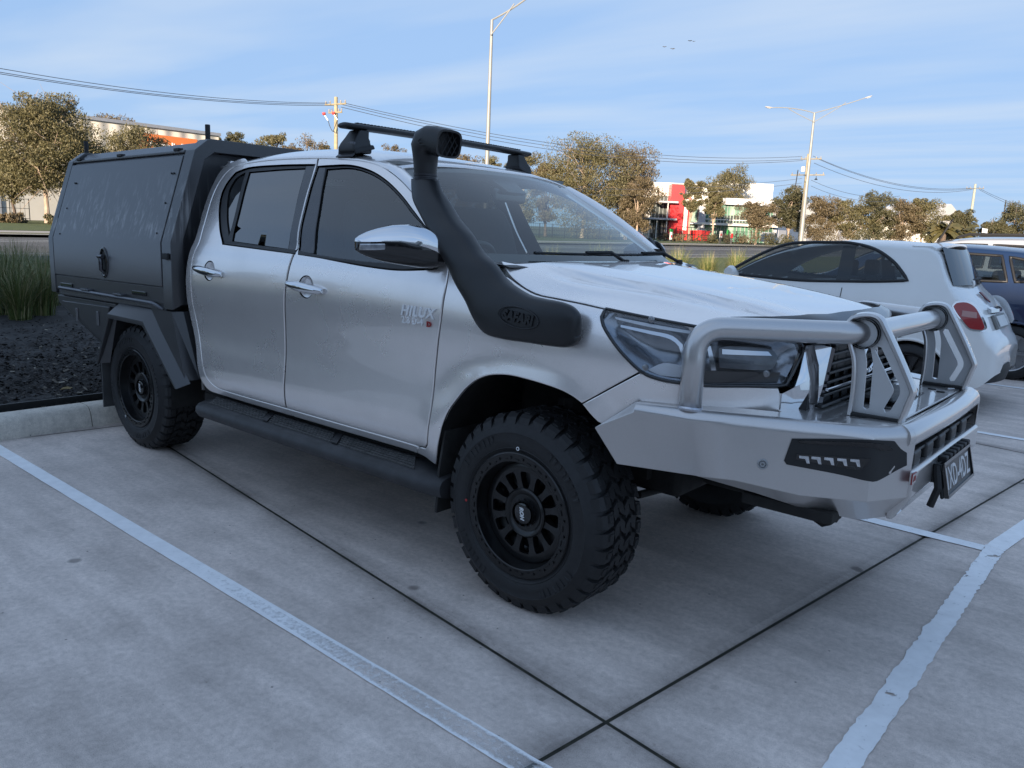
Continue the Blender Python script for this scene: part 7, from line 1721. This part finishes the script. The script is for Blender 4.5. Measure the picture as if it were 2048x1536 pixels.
sg = MB().box((WX+.05, sa[1], sz0), (WX+.30, sb2[1], sb2[2])).build('sign_board', simple('sign_orange', (.60, .17, .045), .5, var=.04), ware)
pc = on_x(374.5, 296, WX+.32); hh = (on_x(374.5, 288.5, WX)[2]-on_x(374.5, 302, WX)[2]); wpost = on_x(388, 296, WX)[1]-on_x(361, 296, WX)[1]; wall_txt = wpost*3.35
text_obj('sign_lettering', 'Australia Post', (WX+.33, on_x(388, 296, WX)[1]-wall_txt/2, pc[2]), (0, 1, 0), (0, 0, 1), simple('sign_white', (.85, .85, .85), .5), sg, wall_txt, hh, size=1.0, extrude=.03, offset=.02)

# two-storey office: white band, red blade, green glass
OD = 150.0
_o = at_depth(1440, 476, OD); OR_ = np.array([math.sin(YAW), -math.cos(YAW), 0.0]); ON_ = np.array([-math.cos(YAW), -math.sin(YAW), 0.0]); ogz = slope_z(_o[0], _o[1])
office = thing('glass_office', 'two-storey white office with a red blade wall and green glass front', 'office', (_o[0], _o[1], ogz))
OWHITE = simple('office_white', (.66, .64, .60), .6, var=.05, vscale=.5); ORED = simple('office_red', (.66, .022, .028), .4, 0, .2, var=.05); OGREY = simple('office_grey', (.36, .37, .41), .5); OFRAME = simple('office_frame', (.30, .33, .32), .5); ODARK = simple('office_dark', (.03, .04, .04), .4)
m, nt, b, o = nodes_of('office_glass'); wv = noise(nt, 1.0, 3, vec=mapping(nt, (.8, .8, .12))); cr_ = ramp(nt, wv.outputs[0], [(.30, (.03, .075, .055)), (.5, (.09, .20, .14)), (.68, (.30, .42, .33))]); nt.links.new(cr_.outputs[0], b.inputs['Base Color']); b.inputs['Roughness'].default_value = .25; b.inputs['Specular IOR Level'].default_value = .4; OGLASS = m  # green tint; upright pale and dark streaks are reflections painted into the colour
def fpt(u, v, d):
    """point of the office front, d metres proud: along-front distance and height"""
    r = ray(u, v); p0 = _o+ON_*d; t = np.dot(p0-CAM, ON_)/np.dot(r, ON_); p = CAM+r*t; return np.dot(p-_o, OR_), p[2]
def ob(name, u0, u1, v0, v1, d0, d1, mat, parent=None, bev=0, foot=False):
    a0, _ = fpt(u0, (v0+v1)/2, d1); a1, _ = fpt(u1, (v0+v1)/2, d1); _, z1 = fpt((u0+u1)/2, v0, d1); _, z0 = fpt((u0+u1)/2, v1, d1)
    if v1 > 470 or foot: z0 = ogz-.3
    V = [_o*np.array([1, 1, 0])+OR_*a+ON_*d+np.array([0, 0, z]) for d in (d0, d1) for a, z in ((a0, z0), (a1, z0), (a1, z1), (a0, z1))]
    return MB().add(V, [(0, 3, 2, 1), (4, 5, 6, 7), (0, 1, 5, 4), (1, 2, 6, 5), (2, 3, 7, 6), (3, 0, 4, 7)]).build(name, mat, parent or office, bevel=bev)
ob('main_block', 1278, 1418, 366, 482, -26, 0, OWHITE); ob('glass_wing', 1412, 1556, 398, 482, -26, -.2, OGREY)
ob('red_blade', 1340, 1366, 368, 482, 0, 3.0, ORED); ob('white_blade', 1366.5, 1374, 398, 482, 0, 2.2, OWHITE); ob('red_fin', 1375, 1378.5, 390, 482, 0, 2.4, ORED)
w0 = ob('stair_glass', 1379, 1397, 402, 482, 0, .25, OGLASS)
for u in np.arange(1383, 1396, 5.0): ob('mullion', u, u+.9, 402, 482, .25, .45, OFRAME, w0)
w1 = ob('upper_glass', 1411, 1546, 412, 446, -.2, .25, OGLASS)
for u in np.arange(1417, 1545, 6.2): ob('mullion', u, u+.9, 412, 446, .25, .45, OFRAME, w1)
for k, u in enumerate(np.arange(1418.2, 1544, 6.2)): ob('pane', u, u+4.6, 431, 440, .26, .34, ODARK, w1)
for k, u in enumerate(np.arange(1412.2, 1544, 6.2)): ob('pane', u, u+4.6, 441.5, 446, .26, .34, ODARK, w1)
ob('transom', 1411, 1546, 440, 441.5, .26, .5, OWHITE, w1)
ob('white_ledge', 1379, 1556, 447, 451.5, -.2, 1.6, OWHITE)
w2 = ob('lower_glass', 1379, 1546, 452, 482, -.2, .3, OGLASS)
for u in np.arange(1384, 1545, 8.0): ob('mullion', u, u+1.2, 452, 482, .3, .5, OFRAME, w2)
ob('grey_panel', 1397, 1411, 412, 462, 0, 1.2, OGREY); ob('grey_parapet', 1452, 1556, 398, 411, -.2, 1.4, simple('parapet_light', (.48, .49, .52), .5))
w3 = ob('entry_glass', 1300, 1340, 391, 482, 0, .3, ODARK)
for u in np.arange(1302, 1340, 7.5): ob('mullion', u, u+.9, 391, 482, .3, .5, OFRAME, w3)
ob('canopy_blade', 1316, 1357, 402, 405.5, 0, 4.5, OGREY); ob('canopy_blade', 1283, 1354, 435.5, 439, 0, 5.0, OGREY)
for u in (1297.5, 1312, 1333): ob('canopy_post', u, u+1.7, 406 if u > 1330 else 439, 482, 4.0, 4.4, OWHITE)
for k, u in enumerate((1302, 1322, 1328)): ob('door_banner', u, u+3.5, 446, 466, .5, .6, OWHITE, w3)
ob('rear_hall', 1430, 1546, 366, 400, -60, -30, OWHITE, foot=True)
# yard: fence, gate, skips, signs
def plank(name, label, cat, u0, u1, v0, v1, depth, th, mat, group=None):
    c = at_depth((u0+u1)/2, v1, depth); gz_ = slope_z(c[0], c[1]); a = on_x(u0, (v0+v1)/2, c[0]); b = on_x(u1, (v0+v1)/2, c[0]); z1 = on_x((u0+u1)/2, v0, c[0])[2]
    t = thing(name, label, cat, (c[0], c[1], gz_), group); return t, c[0], a[1], b[1], gz_, z1
for k, (u0, u1, lab) in enumerate(((1384, 1400.5, 'left red skip bin behind the yard gate'), (1401.5, 1417, 'right red skip bin behind the yard gate'))):
    t, x, ya, yb, g0, z1 = plank('skip_bin', lab, 'skip bin', u0, u1, 461.5, 480, 136, 1.5, None, 'red skip bins')
    sk = MB(); sk.loft([[(x-1.6, ya+.15, g0+.12), (x, ya+.15, g0+.12), (x, yb-.15, g0+.12), (x-1.6, yb-.15, g0+.12)], [(x-1.8, ya, z1-.12), (x+.2, ya, z1-.12), (x+.2, yb, z1-.12), (x-1.8, yb, z1-.12)]]); sk.build('bin_body', simple('skip_red', (.60, .03, .03), .5, var=.06), t)
    MB().box((x-1.9, ya-.06, z1-.12), (x+.28, yb+.06, z1)).build('bin_rim', MATS['skip_red'], t)
gx_ = at_depth(1400, 480, 128)[0]; ya = on_x(1352, 470, gx_)[1]; yb = on_x(1437, 470, gx_)[1]; g0 = slope_z(gx_, (ya+yb)/2); z1 = on_x(1400, 456, gx_)[2]
gate = thing('yard_gate', 'black steel sliding gate in front of the red skip bins', 'gate', (gx_, (ya+yb)/2, g0)); BLK = simple('gate_black', (.012, .013, .014), .5)
for z in (g0+.15, (g0+z1)/2, z1): MB().box((gx_-.04, ya, z-.05), (gx_+.04, yb, z+.05)).build('rail', BLK, gate)
for k in range(13): y = ya+(yb-ya)*k/12; MB().box((gx_-.03, y-.035, g0+.1), (gx_+.03, y+.035, z1)).build('picket', BLK, gate)
MB().tube([(gx_+.05, ya+(yb-ya)*.42, g0+.2), (gx_+.05, ya+(yb-ya)*.78, z1)], .04, 6).build('brace', BLK, gate)
def fence_run(u0, u1, v, h, depth, label, name='mesh_fence'):
    x = at_depth((u0+u1)/2, v, depth)[0]; ya = on_x(u0, v, x)[1]; yb = on_x(u1, v, x)[1]; g0 = slope_z(x, (ya+yb)/2); t = thing(name, label, 'fence', (x, (ya+yb)/2, g0)); n = max(3, int((yb-ya)/2.4))
    for k in range(n+1): y = ya+(yb-ya)*k/n; MB().box((x-.03, y-.03, g0-.2), (x+.03, y+.03, g0+h)).build('post', BLK, t)
    for z in (.2, h*.55, h-.05): MB().box((x-.015, ya, g0+z-.02), (x+.015, yb, g0+z+.02)).build('rail', BLK, t)
    pk = MB(); m_ = int((yb-ya)/.35)
    for k in range(m_): y = ya+(yb-ya)*k/m_; pk.box((x-.01, y-.01, g0+.2), (x+.01, y+.01, g0+h-.05))
    tag(pk.build('pickets', BLK, t), kind='stuff'); return t
fence_run(1286, 1350, 478, 1.9, 118, 'black picket fence left of the yard gate, by the red blade'); fence_run(1440, 1530, 478, 1.9, 118, 'black picket fence right of the yard gate')
fence_run(-60, 60, 440, 2.0, 72, 'dark steel fence behind the gums at the left edge'); fence_run(900, 1240, 470, 1.8, 96, 'dark steel fence seen through the ute windscreen')
def sign_post(u, v0, v1, w_px, depth, colr, label, two=None):
    c = at_depth(u, (v0+v1)/2, depth); g0 = slope_z(c[0], c[1]); hw = w_px*depth/FPX/2; zt_ = at_depth(u, v0, depth)[2]; zb = at_depth(u, v1, depth)[2]; t = thing('sign_panel', label, 'sign', (c[0], c[1], g0), 'small yard signs')
    MB().box((c[0]-.05, c[1]-hw, max(zb, g0+.05)), (c[0]+.05, c[1]+hw, zt_)).build('panel', colr, t)
    for s in (-.7, .7): MB().box((c[0]-.1, c[1]+s*hw-.04, g0-.1), (c[0]-.05, c[1]+s*hw+.04, zt_-.05)).build('post', MATS['dull_steel'], t)
    if two: MB().box((c[0]+.05, c[1]-hw*.62, zb+(zt_-zb)*.25), (c[0]+.07, c[1]+hw*.62, zb+(zt_-zb)*.6)).build('emblem', two, t)
SGREEN = simple('sign_green', (.03, .38, .08), .5); SWH = MATS['sign_white']
sign_post(1342, 464, 479, 7, 114, SWH, 'white sign with a red mark at the foot of the red blade', ORED); sign_post(1343, 458, 464, 11, 119, SGREEN, 'small green sign left of the yard gate')
sign_post(1442, 462, 475, 8, 114, SWH, 'white sign with a red mark right of the yard gate', ORED); sign_post(1456, 460, 470, 8, 119, SGREEN, 'small green sign right of the yard gate'); sign_post(1464, 467, 476, 6, 114, ORED, 'small red sign by the brown shrub')
# sheds and far roofs
def shed(u0, u1, v0, v1, depth, mat, label, name='shed', roof=None):
    x = at_depth((u0+u1)/2, v1, depth)[0]; ya = on_x(u0, v0, x)[1]; yb = on_x(u1, v0, x)[1]; g0 = slope_z(x, (ya+yb)/2); z1 = on_x((u0+u1)/2, v0, x)[2]; t = thing(name, label, 'building', (x, (ya+yb)/2, g0), 'far industrial buildings')
    MB().box((x-14, ya, g0-1), (x, yb, z1)).build('wall', mat, t); yc = (ya+yb)/2; rise = (yb-ya)*.10
    MB().prism([(x+.3, ya-.3, z1), (x+.3, yb+.3, z1), (x+.3, yc, z1+rise)], (-14.6, 0, 0)).build('roof', roof or OWHITE, t)
    MB().box((x, ya+(yb-ya)*.3, g0), (x+.1, ya+(yb-ya)*.55, g0+min(3.2, (z1-g0)*.7))).build('roller_door', OGREY, t); return t
shed(1538, 1600, 450, 478, 170, simple('shed_blue', (.10, .14, .22), .6), 'blue-grey shed right of the office'); shed(1585, 1680, 432, 470, 185, OWHITE, 'white gabled shed behind the twin-arm lamp post', roof=OWHITE); shed(1860, 1928, 436, 470, 220, OWHITE, 'white gabled shed behind the palms')
shed(1640, 1735, 450, 470, 200, simple('shed_pale', (.50, .50, .50), .6), 'pale low shed under the brown gum row'); shed(-40, 130, 372, 440, 86, CREAM, 'pale ribbed shed behind the leaning gum')
# white van
vx = at_depth(1556, 476, 138); g0 = slope_z(vx[0], vx[1]); van = thing('white_van', 'white delivery van parked by the blue-grey shed', 'van', (vx[0], vx[1], g0))
yv = on_x(1541, 470, vx[0])[1]; L_ = 3.9; vb = MB(); sec = [(0, .35), (0, 1.75), (.15, 1.95), (2.4, 1.95), (3.1, 1.30), (3.85, 1.10), (3.95, .8), (3.95, .35)]
vb.prism([(vx[0], yv+a, g0+b) for a, b in sec], (-1.7, 0, 0)); vo = vb.build('body', OWHITE, van, bevel=.06)
MB().prism([(vx[0]+.01, yv+a, g0+b) for a, b in ((1.7, 1.30), (1.7, 1.78), (2.35, 1.78), (2.9, 1.30))], (.01, 0, 0)).build('side_window', ODARK, vo)
for a in (.75, 3.2): MB().lathe([(.0001, -.03), (.2, -.03), (.31, 0), (.31, .15)], (vx[0], yv+a, g0+.31), 'x', 16, -1).build('wheel', TYRE, van)

# ================================================================== poles and wires
GALV = simple('galvanised', (.27, .27, .255), .55, .3, var=.08, vscale=2); TIMBER = simple('pole_timber', (.30, .26, .17), .85, var=.25, vscale=2, bmp=.2, bscale=8)
def lamp_arm(parent, a, mid, tip, low):
    MB().tube(bez(a, mid, tip, 10), .045, 6).build('arm', GALV, parent, smooth=True); MB().tube(bez(low, (np.array(low)+np.array(tip))/2+np.array([0, 0, .25]), np.array(a)+(np.array(tip)-np.array(a))*.62+np.array([0, 0, .12]), 8), .035, 6).build('brace', GALV, parent, smooth=True)
def luminaire(parent, tip, d):
    d = np.array(d, float); d /= np.linalg.norm(d); tip = np.array(tip); s = np.cross(d, (0, 0, 1)); rg = []
    for q, w, h in ((0, .05, .04), (.12, .10, .07), (.45, .13, .08), (.72, .09, .05), (.78, .03, .02)): rg.append([tip+d*q+s*w*math.cos(k)+np.array([0, 0, 1])*(h*math.sin(k)*(1 if math.sin(k) > 0 else .8)) for k in np.linspace(0, 2*math.pi, 10, endpoint=False)])
    l = MB().loft(rg).build('luminaire', simple('luminaire', (.38, .37, .36), .5), parent, smooth=True)
    MB().prism([tip+d*.2+s*.09-np.array([0, 0, .075]), tip+d*.6+s*.08-np.array([0, 0, .06]), tip+d*.6-s*.08-np.array([0, 0, .06]), tip+d*.2-s*.09-np.array([0, 0, .075])], (0, 0, -.03)).build('lens', simple('lamp_lens', (.5, .5, .48), .2), l)
# single-arm lamp post beyond the ute
dp = 41.0; tp = at_depth(984, 40, dp); bp_ = np.array([tp[0], tp[1], slope_z(tp[0], tp[1])])
lp = thing('lamp_post', 'tall single-arm steel lamp post rising behind the ute roof bar', 'lamp post', tuple(bp_), 'street lamp posts'); low = at_depth(982, 70, dp)
MB().tube([bp_-np.array([0, 0, .2]), bp_+np.array([0, 0, .01]), tp], [.14, .14, .075], 12).build('pole', GALV, lp, smooth=True)
tip = at_depth(1055, -4, dp); lamp_arm(lp, tp, at_depth(1020, 22, dp), tip, low); luminaire(lp, tip, tip-tp)
# twin-arm lamp post
dp = 82.0; tp = at_depth(1629, 226, dp); b2 = np.array([tp[0], tp[1], slope_z(tp[0], tp[1])])
lp2 = thing('lamp_post', 'tall twin-arm steel lamp post with two lamps, right of the red office', 'lamp post', tuple(b2), 'street lamp posts')
MB().tube([b2-np.array([0, 0, .2]), b2, tp], [.24, .24, .10], 12).build('pole', GALV, lp2, smooth=True)
for tu, tv, mu, mv in ((1545, 215.5, 1585, 213), (1730, 196, 1690, 210)):
    tip = at_depth(tu, tv, dp); lamp_arm(lp2, tp, at_depth(mu, mv, dp), tip, at_depth(1628, 244, dp)); luminaire(lp2, tip, tip-tp)
# power poles
def cross_arm(parent, c, along, L, name='cross_arm', mat=None):
    along = np.array(along, float); along /= np.linalg.norm(along); a = c-along*L/2; b = c+along*L/2; MB().tube([a, b], .07, 4).build(name, mat or TIMBER, parent); ins = []
    for q in (-.92, -.5, .5, .92):
        p_ = c+along*L/2*q; MB().lathe([(.05, .0), (.075, .06), (.04, .10), (.07, .16), (.03, .26), (.0001, .27)], p_+np.array([0, 0, .06]), 'z', 8).build('insulator', simple('porcelain', (.30, .27, .24), .3), parent); ins.append(p_+np.array([0, 0, .30]))
    return ins
AL = np.array([1.0, .15, 0.0])
d1 = 70.0; t1 = at_depth(672, 194, d1); pb1 = np.array([t1[0], t1[1], slope_z(t1[0], t1[1])])
pp1 = thing('power_pole', 'timber power pole with red-capped fuses, left of the roof bar', 'power pole', tuple(pb1), 'power poles along the road'); MB().tube([pb1-np.array([0, 0, .2]), t1], [.21, .15], 10).build('pole', TIMBER, pp1, smooth=True)
i1 = cross_arm(pp1, at_depth(671, 208.5, d1), AL, 2.5); cross_arm(pp1, at_depth(670.5, 225, d1), AL, 1.6)
for u, v in ((648, 228), (667, 227)):
    c = at_depth(u, v, d1); MB().lathe([(.0001, .16), (.14, .12), (.17, .0), (.10, -.10)], c, 'z', 10).build('fuse_cap', simple('fuse_red', (.50, .05, .045), .5), pp1, smooth=True); e = at_depth(u+8, v+13, d1); MB().tube([c, e], .05, 6).build('fuse_tube', SWH, pp1)
    MB().tube(bez(e, at_depth(664, 268, d1), at_depth(669, 262, d1), 8), .03, 5).build('cable_drop', BLK, pp1)
d2 = 103.0; t2 = at_depth(1617, 308, d2); pb2 = np.array([t2[0], t2[1], slope_z(t2[0], t2[1])])
pp2 = thing('power_pole', 'power pole with a transformer platform behind the twin-arm lamp post', 'power pole', tuple(pb2), 'power poles along the road'); MB().tube([pb2-np.array([0, 0, .2]), t2], [.22, .15], 10).build('pole', TIMBER, pp2, smooth=True)
i2 = cross_arm(pp2, at_depth(1622, 318, d2), AL, 2.6); cross_arm(pp2, at_depth(1615, 350, d2), AL, 4.2)
tc_ = at_depth(1606, 338, d2); MB().lathe([(.0001, .30), (.20, .28), (.24, .1), (.24, -.3), (.0001, -.32)], tc_, 'z', 12).build('switch_can', SWH, pp2, smooth=True); MB().tube([at_depth(1596, 340, d2), at_depth(1590, 378, d2)], .06, 6).build('stay', BLK, pp2)
sl_ = at_depth(1632, 358, d2); MB().lathe([(.03, .35), (.05, .1), (.24, -.1), (.0001, -.12)], sl_, 'z', 10).build('street_light', BLK, pp2)
d3 = 132.0; t3 = at_depth(1951, 368, d3); pb3 = np.array([t3[0], t3[1], slope_z(t3[0], t3[1])])
pp3 = thing('power_pole', 'pale concrete power pole right of the palms', 'power pole', tuple(pb3), 'power poles along the road'); MB().tube([pb3-np.array([0, 0, .2]), t3], [.26, .17], 10).build('pole', simple('pole_concrete', (.32, .33, .27), .8), pp3, smooth=True)
i3 = cross_arm(pp3, at_depth(1950, 377, d3), AL, 2.6, mat=GALV)
d4 = 150.0; t4 = at_depth(2012, 400, d4); pb4 = np.array([t4[0], t4[1], slope_z(t4[0], t4[1])])
pp4 = thing('power_pole', 'thin dark pole near the right edge of the picture', 'power pole', tuple(pb4), 'power poles along the road'); MB().tube([pb4, t4], [.14, .10], 8).build('pole', BLK, pp4, smooth=True)
WIRE = simple('wire', (.09, .10, .12), .5, .3)
def wire(P0, P1, sag, label, r=.028, n=18):
    P0, P1 = np.array(P0), np.array(P1); pts = [P0+(P1-P0)*t-np.array([0, 0, 4*sag*t*(1-t)]) for t in np.linspace(0, 1, n)]; o = MB().tube(pts, r, 4).build('power_line', WIRE); return tag(o, label, 'wire', 'overhead wires')
# to the left the line leaves the frame towards the camera side
wl = [at_depth(-60, 126, 46), at_depth(-60, 134, 46), at_depth(-60, 137.5, 46)]
for k in range(3): wire(wl[k], at_depth((660, 655, 668)[k], (206, 208, 211)[k], d1), .55, f'{["top", "middle", "lowest"][k]} wire of the three crossing the sky left of the timber pole', .020)
for k, (va, vb) in enumerate((((688, 206), (1604, 313)), ((684, 209), (1610, 318)), ((682, 214), (1606, 321)))): wire(at_depth(*va, d1), at_depth(*vb, d2), 1.7+.12*k, f'{["top", "middle", "lowest"][k]} wire of the three running behind the roof bar', .024)
for k, (va, vb) in enumerate((((1626, 312), (1940, 376)), ((1632, 316), (1950, 377)), ((1628, 326), (1945, 379)))): wire(at_depth(*va, d2), at_depth(*vb, d3), 1.5+.1*k, f'{["top", "middle", "lowest"][k]} wire of the three between the twin-arm lamp post and the concrete pole', .028)
for k, (va, vb) in enumerate((((1955, 375), (2100, 425)), ((1958, 379), (2100, 432)))): wire(at_depth(*va, d3), at_depth(*vb, 165), .6, f'{["upper", "lower"][k]} wire leaving the concrete pole to the right', .03)
for k, (va, vb) in enumerate((((1040, 372), (1604, 357)), ((1040, 385), (1604, 366)), ((1622, 360), (1800, 392)), ((1622, 372), (1800, 400)))): wire(at_depth(*va, 96), at_depth(*vb, d2), .8, ['low upper wire in front of the brown gums left of the lamp post', 'low lower wire in front of the brown gums left of the lamp post', 'low upper wire from the transformer pole to the right', 'low lower wire from the transformer pole to the right'][k], .022)
# a distant directional board and birds
sign_post(1970, 457, 466, 46, 120, SWH, 'long white direction board beside the right-hand pole')
for k, (u, v, s, lab) in enumerate(((1329, 94, 1.0, 'lowest bird on the left of the four in the sky'), (1345, 98, 1.1, 'bird beside the lowest one, wings up'), (1380, 82, 1.0, 'upper right bird, wings spread'), (1388, 83, .7, 'small bird farthest right in the flock'))):
    c = at_depth(u, v, 90); r_ = np.array(_r2); f = np.array([math.cos(k), math.sin(k), 0]); s *= .62; w = .45*s; up_ = np.array([0, 0, 1])
    MB().add([c-f*.20*s, c+f*.22*s, c+r_*w*.5+up_*.14*s, c+r_*w+up_*.06*s, c-r_*w*.5+up_*.14*s, c-r_*w+up_*.06*s, c+up_*.05*s-f*.1*s, c-up_*.05*s+f*.05*s], [(0, 7, 1, 6), (6, 1, 2), (2, 1, 3), (6, 4, 1), (4, 5, 1), (0, 6, 2), (0, 4, 6)]).build('bird', simple('bird', (.05, .05, .05), .7))
    tag(bpy.data.objects[[o.name for o in COL.objects if o.name.startswith('bird')][-1]], lab, 'bird', 'birds in the sky')
